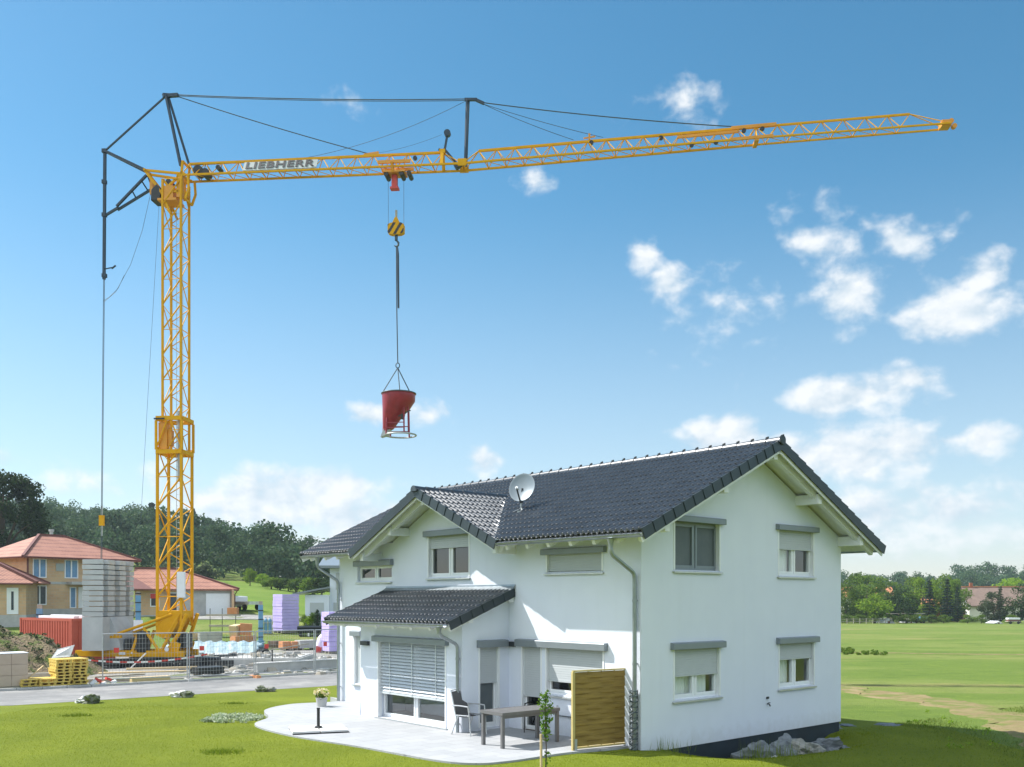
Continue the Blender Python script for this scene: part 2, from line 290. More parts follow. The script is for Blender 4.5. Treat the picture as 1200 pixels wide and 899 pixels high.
M['leaf_var'] = leaf_mat('variegated_leaf', (.22, .30, .14), (.55, .60, .45), .3)
M['leaf_apple'] = leaf_mat('sapling_leaf', (.05, .13, .012), (.16, .26, .035), .45)
M['flower'] = leaf_mat('pale_flower', (.62, .50, .18), (.80, .74, .55), .3)
M['bark'] = mat('tree_bark', (.07, .05, .035), .9, c2=(.12, .09, .065), scale=8, bump=.6, bscale=20)
M['rock'] = mat('grey_limestone', (.10, .115, .13), .9, c2=(.25, .27, .29), scale=3, bump=.8, bscale=9)
M['rockdark'] = mat('dark_rock', (.16, .17, .15), .9, c2=(.34, .33, .30), scale=3, bump=.8, bscale=9)
M['dish'] = mat('grey_dish_paint', (.20, .24, .27), .35, var=.05, metal=.25)
M['carwhite'] = mat('white_vehicle_paint', (.75, .76, .77), .3, var=.02, coat=.5)
M['tyre'] = mat('rubber', (.02, .02, .02), .8)
M['skyblue'] = mat('blue_window_film', (.12, .25, .42), .25, var=.2, scale=1.5)
M['pipe'] = mat('black_plastic_pipe', (.012, .018, .025), .4)

# ------------------------------------------------------------------ mesh building
class MB:
    def __init__(s): s.v = []; s.f = []; s.mi = []; s.cur = 0
    def add(s, vs, fs):
        o = len(s.v); s.v += [tuple(p) for p in vs]
        for f in fs: s.f.append([i + o for i in f]); s.mi.append(s.cur)
    def hexa(s, p):            # 8 points: bottom ring 0-3, top ring 4-7
        s.add(p, [(0,3,2,1),(4,5,6,7),(0,1,5,4),(1,2,6,5),(2,3,7,6),(3,0,4,7)]); return s
    def box(s, x0, x1, y0, y1, z0, z1):
        return s.hexa([(x0,y0,z0),(x1,y0,z0),(x1,y1,z0),(x0,y1,z0),(x0,y0,z1),(x1,y0,z1),(x1,y1,z1),(x0,y1,z1)])
    def mbox(s, m, a0, a1, d0, d1, z0, z1):
        return s.hexa([m(a0,d0,z0),m(a1,d0,z0),m(a1,d1,z0),m(a0,d1,z0),m(a0,d0,z1),m(a1,d0,z1),m(a1,d1,z1),m(a0,d1,z1)])
    def bar(s, p, q, w, h, up=(0,0,1)):
        p = Vector(p); q = Vector(q); d = (q - p).normalized(); up = Vector(up)
        a = d.cross(up)
        if a.length < 1e-4: a = d.cross(Vector((1,0,0)))
        a.normalize(); b = a.cross(d); a *= w / 2; b *= h / 2
        return s.hexa([p-a-b, p+a-b, q+a-b, q-a-b, p-a+b, p+a+b, q+a+b, q-a+b])
    def tube(s, pts, r, n=8, closed=False):
        pts = [Vector(p) for p in pts]; m = len(pts); rr = r if isinstance(r, (list, tuple)) else [r] * m
        ring = []; prev = None
        for i, p in enumerate(pts):
            if closed: d = pts[(i+1) % m] - pts[i-1]
            else: d = pts[min(i+1, m-1)] - pts[max(i-1, 0)]
            d.normalize()
            if prev is None:
                a = d.cross(Vector((0,0,1)))
                if a.length < 1e-3: a = d.cross(Vector((1,0,0)))
            else: a = prev - d * prev.dot(d)
            a.normalize(); prev = a.copy(); b = d.cross(a)
            ring.append([p + (a * math.cos(2*math.pi*k/n) + b * math.sin(2*math.pi*k/n)) * rr[i] for k in range(n)])
        vs = [v for g in ring for v in g]; fs = []
        for i in range(m if closed else m - 1):
            j = (i + 1) % m
            for k in range(n): fs.append((i*n+k, i*n+(k+1)%n, j*n+(k+1)%n, j*n+k))
        if not closed: fs += [tuple(range(n))[::-1], tuple((m-1)*n+k for k in range(n))]
        s.add(vs, fs); return s
    def lathe(s, prof, c=(0,0,0), n=24, cap=True):
        vs = []; fs = []; c = Vector(c); m = len(prof)
        for r, z in prof:
            for k in range(n): vs.append(c + Vector((r*math.cos(2*math.pi*k/n), r*math.sin(2*math.pi*k/n), z)))
        for i in range(m-1):
            for k in range(n): fs.append((i*n+k, i*n+(k+1)%n, (i+1)*n+(k+1)%n, (i+1)*n+k))
        if cap: fs += [tuple(range(n))[::-1], tuple((m-1)*n+k for k in range(n))]
        s.add(vs, fs); return s
    def prism(s, poly, d):      # polygon (3D points) extruded by vector d
        n = len(poly); d = Vector(d); a = [Vector(p) for p in poly]; b = [p + d for p in a]
        s.add(a + b, [tuple(range(n))[::-1], tuple(range(n, 2*n))] + [(i, (i+1)%n, n+(i+1)%n, n+i) for i in range(n)]); return s
    def quad(s, *p): s.add(p, [tuple(range(len(p)))]); return s
    def build(s, name, m, parent=None, smooth=False, fix=True, bevel=0, loc=None):
        me = bpy.data.meshes.new(name); me.from_pydata([tuple(v) for v in s.v], [], s.f)
        ms = m if isinstance(m, (list, tuple)) else [m]
        for x in ms: me.materials.append(M[x] if isinstance(x, str) else x)
        if len(ms) > 1: me.polygons.foreach_set('material_index', s.mi)
        if fix:
            bm = bmesh.new(); bm.from_mesh(me); bmesh.ops.recalc_face_normals(bm, faces=bm.faces[:]); bm.to_mesh(me); bm.free()
        if smooth:
            me.polygons.foreach_set('use_smooth', [True] * len(me.polygons))
            me.set_sharp_from_angle(angle=R(40))
        o = bpy.data.objects.new(name, me); col.objects.link(o)
        if parent: o.parent = parent
        if loc is not None: o.location = loc
        if bevel:
            b = o.modifiers.new('bevel', 'BEVEL'); b.width = bevel; b.segments = 2; b.limit_method = 'ANGLE'; b.angle_limit = R(40)
        return o

def np_mesh(name, verts, nper, m, parent=None, loc=None, idx=None):
    """mesh of separate faces, nper corners each"""
    verts = np.asarray(verts, np.float32).reshape(-1, 3); nv = len(verts); nf = nv // nper
    me = bpy.data.meshes.new(name)
    me.vertices.add(nv); me.vertices.foreach_set('co', verts.ravel())
    me.loops.add(nv); me.loops.foreach_set('vertex_index', np.arange(nv, dtype=np.int32))
    me.polygons.add(nf); me.polygons.foreach_set('loop_start', np.arange(0, nv, nper, dtype=np.int32))
    me.update(calc_edges=True)
    me.materials.append(M[m] if isinstance(m, str) else m)
    o = bpy.data.objects.new(name, me); col.objects.link(o)
    if parent: o.parent = parent
    if loc is not None: o.location = loc
    return o

def tag(o, label=None, cat=None, group=None, kind=None):
    if label: o['label'] = label
    if cat: o['category'] = cat
    if group: o['group'] = group
    if kind: o['kind'] = kind
    return o
def thing(name, label, cat, loc=(0,0,0), rz=0, group=None):
    o = bpy.data.objects.new(name, None); col.objects.link(o); o.empty_display_size = .3
    o.location = loc; o.rotation_euler = (0, 0, rz); return tag(o, label, cat, group)
def dup(root, loc, rz=None, scale=None, label=None, group=None):
    r = root.copy(); col.objects.link(r); r.location = loc
    if rz is not None: r.rotation_euler = (0, 0, rz)
    if scale is not None: r.scale = scale if isinstance(scale, (tuple, list)) else (scale,) * 3
    if label: r['label'] = label
    if group: r['group'] = group
    for ch in list(root.children):
        c = ch.copy(); col.objects.link(c); c.parent = r
        for g in list(ch.children):
            d = g.copy(); col.objects.link(d); d.parent = c
    return r

# ------------------------------------------------------------------ terrain
TK = np.array([-.62, -.5, -.42, -.36, -.28, -.2, -.1, .12, .35, .65])
TY = np.array([0, 17, 20, 24, 27.5, 30, 38, 56, 64, 75, 85, 110, 150, 175, 210, 300, 380, 460, 640, 900, 1600, 4000.])
L_ = [-.015, -.015, -.015, -.03, -.16, -.35, -.47, -.52, -.30, .62, 1.45]
TZ = np.array([
 L_ + [2.6, 5.0, 7.0, 12.0, 23.0, 25, 25, 25, 26, 28, 30],
 L_ + [2.6, 5.0, 7.0, 12.0, 22.5, 25, 25, 25, 26, 28, 30],
 L_ + [2.7, 5.0, 7.0, 11.0, 21.0, 23, 23, 24, 26, 28, 30],
 L_ + [2.8, 5.2, 6.8, 10.0, 18.5, 20, 20, 22, 26, 28, 30],
 L_ + [2.7, 4.7, 5.9, 8.0, 12.0, 13, 14, 18, 24, 26, 30],
 L_[:9] + [.5, 1.2] + [2.2, 3.6, 4.2, 4.6, 6.0, 7, 9, 14, 22, 26, 30],
 [-.02,-.02,-.02,-.03,-.1,-.2,-.35,-.5,-.4,.1,.4, 1.0, 2, 2.5, 2.6, 3, 4, 6, 12, 20, 26, 30],
 [-.02,-.02,-.03,-.06,-.12,-.2,-.4,-.6,-.7,-.8,-.9, -1, -1, -1, -1, -.5, 1, 4, 10, 18, 26, 30],
 [-.06,-.24,-.30,-.32,-.44,-.54,-.70,-.92,-1.0,-1.1,-1.2,-1.5,-1.9,-2.05,-2.25,-2.0,-.6, 1.2, 6, 14, 24, 30],
 [-.06,-.24,-.30,-.32,-.44,-.54,-.70,-.92,-1.0,-1.1,-1.2,-1.5,-1.9,-2.05,-2.25,-2.0,-.6, 2.0, 8, 16, 24, 30]])
def hgt(x, y):
    x = np.asarray(x, float); y = np.asarray(y, float)
    yy = np.clip(y, 0, 3999.); k = np.clip(x / np.maximum(yy, 12.), TK[0], TK[-1] - 1e-6)
    i = np.clip(np.searchsorted(TK, k, side='right') - 1, 0, len(TK) - 2); fk = (k - TK[i]) / (TK[i+1] - TK[i])
    fk = fk * fk * (3 - 2 * fk)
    j = np.clip(np.searchsorted(TY, yy, side='right') - 1, 0, len(TY) - 2); fy = (yy - TY[j]) / (TY[j+1] - TY[j])
    z = (TZ[i, j] * (1 - fk) + TZ[i+1, j] * fk) * (1 - fy) + (TZ[i, j+1] * (1 - fk) + TZ[i+1, j+1] * fk) * fy
    # hollow along the gable wall of the house
    dx = x - CORNER.x; dy = y - CORNER.y; u = dx * D1.x + dy * D1.y; v = dx * D2.x + dy * D2.y
    w = np.clip((u - .4) / 1.6, 0, 1) * np.clip((7.7 - u) / 2.0, 0, 1)
    w = w * w * (3 - 2 * w)
    g = np.where(v > -.3, 1.0, np.exp(-((v + .3) / .85) ** 2)) * np.clip((1.5 - v), 0, 1)
    z = z - .50 * w * g
    z = z + .10 * np.exp(-((u - 1.5) / 2.5) ** 2 - ((v + 2.3) / .9) ** 2)
    return z
def H(x, y): return float(hgt(x, y))
def axis(lo, hi, d, far_lo, far_hi):
    a = list(np.arange(lo, hi + 1e-6, d)); s = d; p = lo
    while p > far_lo: s *= 1.13; p -= s; a.insert(0, p)
    s = d; p = hi
    while p < far_hi: s *= 1.13; p += s; a.append(p)
    return np.array(a)
gx = axis(-34, 26, .6, -3200, 3200); gy = axis(6, 64, .6, -300, 3800)
GX, GY = np.meshgrid(gx, gy); GZ = hgt(GX, GY)
nx, ny = len(gx), len(gy)
gverts = np.stack([GX, GY, GZ], -1).reshape(-1, 3)
ii = (np.arange(ny - 1)[:, None] * nx + np.arange(nx - 1)[None, :]).ravel()
gfaces = np.stack([ii, ii + 1, ii + nx + 1, ii + nx], 1)
gme = bpy.data.meshes.new('ground'); gme.from_pydata(gverts.tolist(), [], gfaces.tolist()); gme.materials.append(M['field'])
gme.polygons.foreach_set('use_smooth', [True] * len(gme.polygons))
ground = bpy.data.objects.new('ground', gme); col.objects.link(ground); tag(ground, kind='structure', label='mown green and straw coloured meadow rolling to the wooded hills', cat='ground')

def drape(name, poly, off, m, extra=None):
    """the part of the ground inside a convex polygon, lifted a little"""
    P = np.array(poly); cen = P.mean(0); lo = P.min(0) - 1.5; hi = P.max(0) + 1.5
    fc = gverts[gfaces].mean(1); keep = (fc[:,0] > lo[0]) & (fc[:,0] < hi[0]) & (fc[:,1] > lo[1]) & (fc[:,1] < hi[1])
    fs = gfaces[keep]; used, inv = np.unique(fs, return_inverse=True)
    me = bpy.data.meshes.new(name); me.from_pydata(gverts[used].tolist(), [], inv.reshape(-1, 4).tolist())
    bm = bmesh.new(); bm.from_mesh(me)
    for i in range(len(P)):
        a = P[i]; b = P[(i+1) % len(P)]; d = b - a; nrm = np.array([d[1], -d[0]])
        if (cen - a) @ nrm > 0: nrm = -nrm
        bmesh.ops.bisect_plane(bm, geom=bm.verts[:] + bm.edges[:] + bm.faces[:], dist=1e-5, plane_co=(*a, 0), plane_no=(*nrm, 0), clear_outer=True)
    bmesh.ops.translate(bm, verts=bm.verts[:], vec=(0, 0, off))
    # a short skirt gives the sheet an edge
    ed = [e for e in bm.edges if len(e.link_faces) == 1]
    r = bmesh.ops.extrude_edge_only(bm, edges=ed)
    bmesh.ops.translate(bm, verts=[g for g in r['geom'] if isinstance(g, bmesh.types.BMVert)], vec=(0, 0, -off - .05))
    bm.to_mesh(me); bm.free(); me.materials.append(M[m])
    o = bpy.data.objects.new(name, me); col.objects.link(o); tag(o, kind='structure'); return o

# road runs away to the right; its two edges
RN = [np.array([-16.2, 29.75]), np.array([-7.0, 38.2])]; rd = (RN[1] - RN[0]) / np.linalg.norm(RN[1] - RN[0])
RF = [np.array([-19.2, 35.3]), np.array([-8.3, 44.6])]; rf_ = (RF[1] - RF[0]) / np.linalg.norm(RF[1] - RF[0])
road = drape('road', [RN[0] - rd * 40, RN[1] + rd * 30, RF[1] + rf_ * 30, RF[0] - rf_ * 40], .018, 'asph')
lawn = drape('lawn', [RN[0] - rd * 12, RN[1] + rd * 1.0, (8.5, 30), (11.3, 24), (11.3, 4), (-24, 4)], .012, 'lawn')
yard = drape('building_yard', [RF[0] - rf_ * 4 + np.array([-1.0, 1.4]), RF[1] + rf_ * 10 + np.array([-1.0, 1.4]), (-1, 62), (-36, 62), (-36, 36)], .012, 'gravel')
# kerb stones along the far road edge
kb = MB()
for i in range(60):
    a = RF[0] - rf_ * 12 + rf_ * i * .9; b = a + rf_ * .88
    kb.bar((a[0]-.05, a[1]+.08, H(a[0], a[1]) + .03), (b[0]-.05, b[1]+.08, H(b[0], b[1]) + .03), .12, .16)
tag(kb.build('kerb', 'concg'), kind='structure')

# dirt track beside the house
pa = [(13.4, 46), (14.7, 40.5), (16.0, 36.5), (16.4, 33), (16.2, 29.8), (15.0, 25.5), (13.8, 21), (12.6, 16), (12, 10)]
pb = [(12.2, 46), (13.2, 37.2), (14.0, 33), (14.1, 31.2), (13.4, 27), (12.1, 23.3), (11.2, 19), (10.4, 15), (10, 10)]
tr = MB(); NS = 70; NC = 8
def plerp(P, t):
    t = t * (len(P) - 1); i = min(int(t), len(P) - 2); f = t - i
    return np.array(P[i]) * (1 - f) + np.array(P[i+1]) * f
tv = []
for i in range(NS + 1):
    a = plerp(pa, i / NS); b = plerp(pb, i / NS)
    wob = .22 * math.sin(i * .9) + random.uniform(-.14, .14); wob2 = .2 * math.sin(i * .7 + 2) + random.uniform(-.14, .14)
    for j in range(NC + 1):
        f = j / NC; p = a * (1 - f) + b * f + (np.array([wob, 0]) * (1 - f) + np.array([wob2, 0]) * f)
        rut = -.03 * (math.exp(-((f - .3) / .09) ** 2) + math.exp(-((f - .72) / .09) ** 2))
        edge = -.05 if j in (0, NC) else 0
        tv.append((p[0], p[1], H(p[0], p[1]) + .035 + rut + edge + random.uniform(-.008, .008)))
tr.add(tv, [(i*(NC+1)+j, i*(NC+1)+j+1, (i+1)*(NC+1)+j+1, (i+1)*(NC+1)+j) for i in range(NS) for j in range(NC)])
o = tr.build('dirt_track', 'dirt', smooth=True); tag(o, kind='structure')
# faint drive line across the meadow
tr = MB(); tv = []
for i in range(41):
    x = 22 + i * 1.3; y = 73 - i * .38 + math.sin(i * .6) * .3
    for j, w in enumerate((-.45, 0, .5)): tv.append((x + .25 * w, y + w * 1.5, H(x + .25 * w, y + w * 1.5) + (.04 if j == 1 else .015)))
tr.add(tv, [(i*3+j, i*3+j+1, (i+1)*3+j+1, (i+1)*3+j) for i in range(40) for j in range(2)])
tag(tr.build('field_track', 'dirt', smooth=True), kind='structure')

M['hillgrass'] = ramp_mat('hill_meadow', [((.105, .175, .018), 0, 0, 0, None), ((.145, .205, .028), .07, .4, .65, None), ((.08, .14, .015), .5, .52, .78, None), ((.16, .195, .045), .9, .58, .8, None)], .95, .8, 8, .1)
drape('hill_meadow', [(-34, 90), (-11, 90), (-19, 180), (-68, 180)], .04, 'hillgrass')
# terrace slab (curved edge)
def catmull(P, n=8):
    out = []; m = len(P)
    for i in range(m - 1):
        p0, p1, p2, p3 = (np.array(P[max(i-1,0)], float), np.array(P[i], float), np.array(P[i+1], float), np.array(P[min(i+2, m-1)], float))
        for k in range(n):
            t = k / n
            out.append(.5 * ((2*p1) + (-p0+p2)*t + (2*p0-5*p1+4*p2-p3)*t*t + (-p0+3*p1-3*p2+p3)*t**3))
    out.append(np.array(P[-1], float)); return out
def W(u, v, z=0): p = CORNER + D1 * u + D2 * v; return (p.x, p.y, z)
edge = catmull([W(.3, 12.9)[:2], (-5.2, 27.9), (-6.35, 27.2), (-6.75, 25.8), (-6.25, 24.2), (-6.2, 22.75), (-4.94, 21.01), (-3.17, 19.45), (-1.5, 17.85), (-.7, 17.45), (0, 17.73), (1.05, 18.62), W(-.35, 0.35)[:2]])
poly = [(p[0], p[1], 0) for p in edge] + [W(.3, .35), W(.3, 12.9)]
terr = MB(); terr.prism([(p[0], p[1], -.25) for p in poly], (0, 0, .25 + .03))
t_ = terr.build('terrace', 'terr'); tag(t_, kind='structure')
# paving joints are part of the slab pattern
TT = .03                        # terrace top
# ================================================================== the white house
house = thing('house', 'white rendered two storey house with dark tiled roof, cross gable and terrace', 'house', (CORNER.x, CORNER.y, 0), YAW)
LEN = 11.85; WID = 7.73; SL = .472; EAVE = 4.38; XSL = .465; XRID = 5.80; XM = 6.78
def zmain(u): return EAVE + SL * (min(u, 2 * 3.865 - u) + .8)
def zx(v): return XRID - XSL * abs(v - XM)
gab = lambda a, d, z: (a, -d, z)               # gable wall: a = u, d = outward
fac = lambda a, d, z: (-d, a, z)               # terrace facade: a = v
BU = -1.40; BV0, BV1 = 4.12, 8.42              # bay
bayf = lambda a, d, z: (BU - d, a, z)
bays = lambda a, d, z: (a, BV0 - d, z)         # side of the bay that looks to the table: a = u

def wall_grid(bm, m, a0, a1, z0, z1, ops, depth=.16, cuts=()):
    """one wall plane with openings (a0,a1,z0,z1) and their reveals; cuts = [(point, normal)] trims the gable"""
    A = sorted({a0, a1, *[o[0] for o in ops], *[o[1] for o in ops]}); Zs = sorted({z0, z1, *[o[2] for o in ops], *[o[3] for o in ops]})
    tmp = bmesh.new(); cache = {}
    def V(a, d, z):
        key = (round(a, 4), round(d, 4), round(z, 4))
        if key not in cache: cache[key] = tmp.verts.new(m(a, d, z))
        return cache[key]
    for i in range(len(A) - 1):
        for j in range(len(Zs) - 1):
            ca, cz = (A[i] + A[i+1]) / 2, (Zs[j] + Zs[j+1]) / 2
            if any(o[0] < ca < o[1] and o[2] < cz < o[3] for o in ops): continue
            tmp.faces.new((V(A[i],0,Zs[j]), V(A[i+1],0,Zs[j]), V(A[i+1],0,Zs[j+1]), V(A[i],0,Zs[j+1])))
    for p, n in cuts:
        bmesh.ops.bisect_plane(tmp, geom=tmp.verts[:] + tmp.edges[:] + tmp.faces[:], dist=1e-5, plane_co=p, plane_no=n, clear_outer=True)
    for o in ops:
        q = [(o[0], o[2]), (o[1], o[2]), (o[1], o[3]), (o[0], o[3])]
        for k in range(4):
            (a, z), (b, w) = q[k], q[(k+1) % 4]
            tmp.faces.new([tmp.verts.new(m(a,0,z)), tmp.verts.new(m(b,0,w)), tmp.verts.new(m(b,-depth,w)), tmp.verts.new(m(a,-depth,z))])
    me = bpy.data.meshes.new('t'); tmp.to_mesh(me); tmp.free(); bm.from_mesh(me); bpy.data.meshes.remove(me)

wb = bmesh.new()
GO = [(1.02, 2.64, 3.68, 4.72), (4.88, 6.46, 3.62, 4.72), (1.01, 2.64, .92, 2.02), (4.90, 6.48, .93, 2.02)]
nL = Vector((-SL, 0, 1)).normalized(); nR = Vector((SL, 0, 1)).normalized()
top = .15
gcut = [((-.8, 0, EAVE - top), nL), ((2*3.865 + .8, 0, EAVE - top), nR)]
wall_grid(wb, gab, 0, WID, -.09, 7.2, GO, cuts=gcut)
wall_grid(wb, lambda a, d, z: (a, LEN + d, z), 0, WID, -.09, 7.2, [], cuts=gcut)
wall_grid(wb, lambda a, d, z: (WID + d, a, z), 0, LEN, -.09, zmain(WID) - top, [])
FO = [(9.07, 10.85, 3.56, 4.02), (5.60, 7.38, 3.62, 4.70), (1.06, 2.84, 3.66, 4.08), (2.97, 3.68, TT, 2.10), (1.03, 2.86, .92, 2.10), (10.62, 11.05, .60, 2.0)]
for a0, a1 in ((0, 3.9), (9.0, LEN)):
    wall_grid(wb, fac, a0, a1, -.2, zmain(0) - top, [o for o in FO if o[0] >= a0 and o[1] <= a1])
nXr = Vector((0, -XSL, 1)).normalized(); nXl = Vector((0, XSL, 1)).normalized()
wall_grid(wb, fac, 3.9, 9.0, -.2, 7, [FO[1]], cuts=[((0, XM - 3.1, zx(XM - 3.1) - .13), nXr), ((0, XM + 3.1, zx(XM + 3.1) - .13), nXl)])
# bay
PE, PT, PU = 2.52, 3.27, -1.93                 # pent roof: eave z, top z, eave u
PSL = (PT - PE) / -PU
def zp(u): return PT + PSL * u
wall_grid(wb, bayf, BV0, BV1, -.2, zp(BU) - .13, [(4.72, 7.62, TT + .03, 2.04)], depth=.22)
wall_grid(wb, bays, BU, 0, -.2, 3.3, [(-.93, -.29, TT + .05, 2.04)], cuts=[((0, 0, PT - .13), Vector((-PSL, 0, 1)).normalized())])
wall_grid(wb, lambda a, d, z: (a, BV1 + d, z), BU, 0, -.2, 3.3, [], cuts=[((0, 0, PT - .13), Vector((-PSL, 0, 1)).normalized())])
bmesh.ops.remove_doubles(wb, verts=wb.verts[:], dist=1e-4)
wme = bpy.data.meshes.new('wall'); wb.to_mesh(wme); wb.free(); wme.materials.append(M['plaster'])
wall = bpy.data.objects.new('wall', wme); col.objects.link(wall); wall.parent = house
mb = MB(); mb.box(.03, WID - .03, .03, LEN - .03, -1.6, -.092); mb.build('plinth', 'plinth', house)
mb = MB(); mb.box(.02, WID - .02, .02, LEN - .02, -.02, .04); mb.box(BU + .02, .02, BV0 + .02, BV1 - .02, -.02, .04); mb.box(.02, WID - .02, .02, LEN - .02, 2.55, 2.8)
mb.build('floor', 'floor', house)

# ---- windows
def window(m, a0, a1, z0, z1, zs=None, box=None, mull=1, pane='glass', curtain=None, sill=True, depth=.12, slats='shut', label=None, rail=True, frame='upvc'):
    """frame with sashes; roller shutter down to zs with its box; sill; curtain behind"""
    fb = MB(); f = .055; d0, d1 = -depth - .06, -depth + .02
    fb.mbox(m, a0, a0 + f, d0, d1, z0, z1); fb.mbox(m, a1 - f, a1, d0, d1, z0, z1)
    fb.mbox(m, a0 + f, a1 - f, d0, d1, z0, z0 + f); fb.mbox(m, a0 + f, a1 - f, d0, d1, z1 - f, z1)
    cells = []; w = (a1 - a0 - 2 * f) / (mull + 1); mw = .035
    for k in range(mull + 1):
        b0 = a0 + f + w * k; b1 = b0 + w
        if k > 0: fb.mbox(m, b0 - mw, b0 + mw, d0, d1 - .004, z0 + f, z1 - f)
        c0 = b0 + (mw if k > 0 else 0); c1 = b1 - (mw if k < mull else 0)
        s = .05; e1 = d1 + .015
        fb.mbox(m, c0, c0 + s, d0 + .02, e1, z0 + f, z1 - f); fb.mbox(m, c1 - s, c1, d0 + .02, e1, z0 + f, z1 - f)
        fb.mbox(m, c0 + s, c1 - s, d0 + .02, e1 - .003, z0 + f, z0 + f + s); fb.mbox(m, c0 + s, c1 - s, d0 + .02, e1 - .003, z1 - f - s, z1 - f)
        cells.append((c0 + s, c1 - s, z0 + f + s, z1 - f - s))
    fr = fb.build('window', frame, house)
    if label: fr['label'] = label
    for c in cells:
        g = MB()
        if pane.startswith('glass'): g.quad(m(c[0]-.01, d1-.03, c[2]-.01), m(c[1]+.01, d1-.03, c[2]-.01), m(c[1]+.01, d1-.03, c[3]+.01), m(c[0]-.01, d1-.03, c[3]+.01)).build('pane', pane, fr, fix=False)
        else: g.mbox(m, c[0]-.01, c[1]+.01, d1-.045, d1-.025, c[2]-.01, c[3]+.01).build('insect_screen', 'screen', fr)
    if curtain:
        for (q0, q1) in curtain:
            cb = MB(); n = 40; vs = []
            for i in range(n + 1):
                a = q0 + (q1 - q0) * i / n; d = d0 - .07 + .018 * math.sin(i * 1.5) + .008 * math.sin(i * .61)
                vs += [m(a, d, z0 + .06), m(a, d, z1 - .02)]
            cb.add(vs, [(2*i, 2*i+2, 2*i+3, 2*i+1) for i in range(n)]); cb.build('curtain', 'curtain', fr, smooth=True, fix=False)
    if zs is not None:
        sb = MB(); z = z1 - .002; n = max(1, int(round((z1 - zs) / .052))); h = (z1 - zs) / n
        for i in range(n):
            zt = z1 - i * h; zb = zt - h
            sb.hexa([m(a0+.02,-.075,zb+.003), m(a1-.02,-.075,zb+.003), m(a1-.02,-.055,zb+.003), m(a0+.02,-.055,zb+.003),
                     m(a0+.02,-.075,zt), m(a1-.02,-.075,zt), m(a1-.02,-.058,zt), m(a0+.02,-.058,zt)])
        sb.mbox(m, a0 + .02, a1 - .02, -.08, -.045, zs - .035, zs)
        sb.build('roller_shutter', slats, fr)
    if rail:
        for g0, g1 in ((a0 + .001, a0 + .045), (a1 - .045, a1 - .001)): MB().mbox(m, g0, g1, -.10, .012, z0 + .002, z1 - .002).build('guide_rail', 'upvc', fr)
    if box:
        b0, b1, y0, y1 = box; bb = MB()
        P = [(-.02, y0), (.115, y0), (.115, y1 + .015), (.105, y1 + .03), (-.02, y1 + .045)]
        bb.prism([m(b0, d, z) for d, z in P], Vector(m(b1, 0, 0)) - Vector(m(b0, 0, 0))); bb.build('shutter_box', 'shutbox', fr, bevel=.008)
    if sill:
        sb = MB(); P = [(-.15, z0 - .005), (.06, z0 - .035), (.06, z0 - .065), (.045, z0 - .065), (.045, z0 - .05), (-.15, z0 - .03)]
        sb.prism([m(a0 - .03, d, z) for d, z in P], Vector(m(a1 + .03, 0, 0)) - Vector(m(a0 - .03, 0, 0))); sb.build('sill', 'alu', fr)
    return fr
window(gab, 1.02, 2.64, 3.68, 4.72, None, (.93, 2.72, 4.70, 4.80), pane='screen', frame='shutbox', label='upper window covered by dark insect screens')
window(gab, 4.88, 6.46, 3.62, 4.72, 4.28, (4.79, 6.54, 4.70, 4.80), curtain=[(4.9, 5.65)], label='upper window with its roller shutter half down')
window(gab, 1.01, 2.64, .92, 2.02, 1.44, (.92, 2.72, 1.99, 2.10), curtain=[(1.03, 2.45)], label='lower window with white curtains below the shutter')
window(gab, 4.90, 6.48, .93, 2.02, 1.63, (4.81, 6.56, 1.99, 2.10), curtain=[(4.92, 5.66)], label='lower window with one curtained pane')
window(fac, 9.07, 10.85, 3.56, 4.02, None, (8.98, 10.92, 3.99, 4.12), rail=False, pane='glassdark', label='low wide window under the left eave')
window(fac, 5.60, 7.38, 3.62, 4.70, 4.40, (5.50, 7.46, 4.68, 4.80), pane='glassdark', label='window under the cross gable')
window(fac, 1.06, 2.84, 3.66, 4.08, 3.72, (.96, 2.92, 4.05, 4.15), label='wide window closed by its roller shutter')
window(fac, 2.97, 3.68, TT, 2.10, .84, None, mull=0, sill=False, pane='glassdark', label='narrow glazed door with its shutter half down')
window(fac, 1.03, 2.86, .92, 2.10, 1.24, (.93, 3.80, 1.96, 2.09), pane='glassdark', label='terrace window behind the wooden screen')
window(fac, 10.62, 11.05, .60, 2.0, .62, (10.55, 11.12, 1.98, 2.10), mull=0, label='narrow window beside the bay')
window(bays, -.93, -.29, TT + .05, 2.04, 1.14, (-.98, -.10, 1.94, 2.07), mull=0, pane='screen', sill=False, label='glazed side door of the bay')
# big bay door with slatted blind
fr = window(bayf, 4.72, 7.62, TT + .03, 2.04, None, (4.62, 7.74, 1.98, 2.09), mull=1, sill=False, depth=.2, rail=True, label='wide bay door with a slatted blind')
mb = MB()
zt = 1.94; n = 16
for i in range(n):
    z = zt - i * .0785
    mb.hexa([bayf(4.77, -.055, z - .030), bayf(7.57, -.055, z - .030), bayf(7.57, -.052, z - .036), bayf(4.77, -.052, z - .036),
             bayf(4.77, -.098, z + .028), bayf(7.57, -.098, z + .028), bayf(7.57, -.095, z + .022), bayf(4.77, -.095, z + .022)])
mb.mbox(bayf, 4.77, 7.57, -.10, -.05, zt - n * .0785 - .02, zt - n * .0785 + .03)
for a in (5.2, 6.17, 7.14): mb.mbox(bayf, a - .012, a + .012, -.046, -.042, zt - n * .0785, 2.0)
mb.build('slatted_blind', 'blind', fr)
mb = MB(); mb.mbox(bayf, 4.66, 7.68, -.2, .06, -.02, TT + .028); mb.build('door_threshold', 'galv', house)
mb = MB(); mb.mbox(fac, 8.5, 8.62, .95, 1.38, -.1, TT + .34); mb.build('step', 'plaster', house)
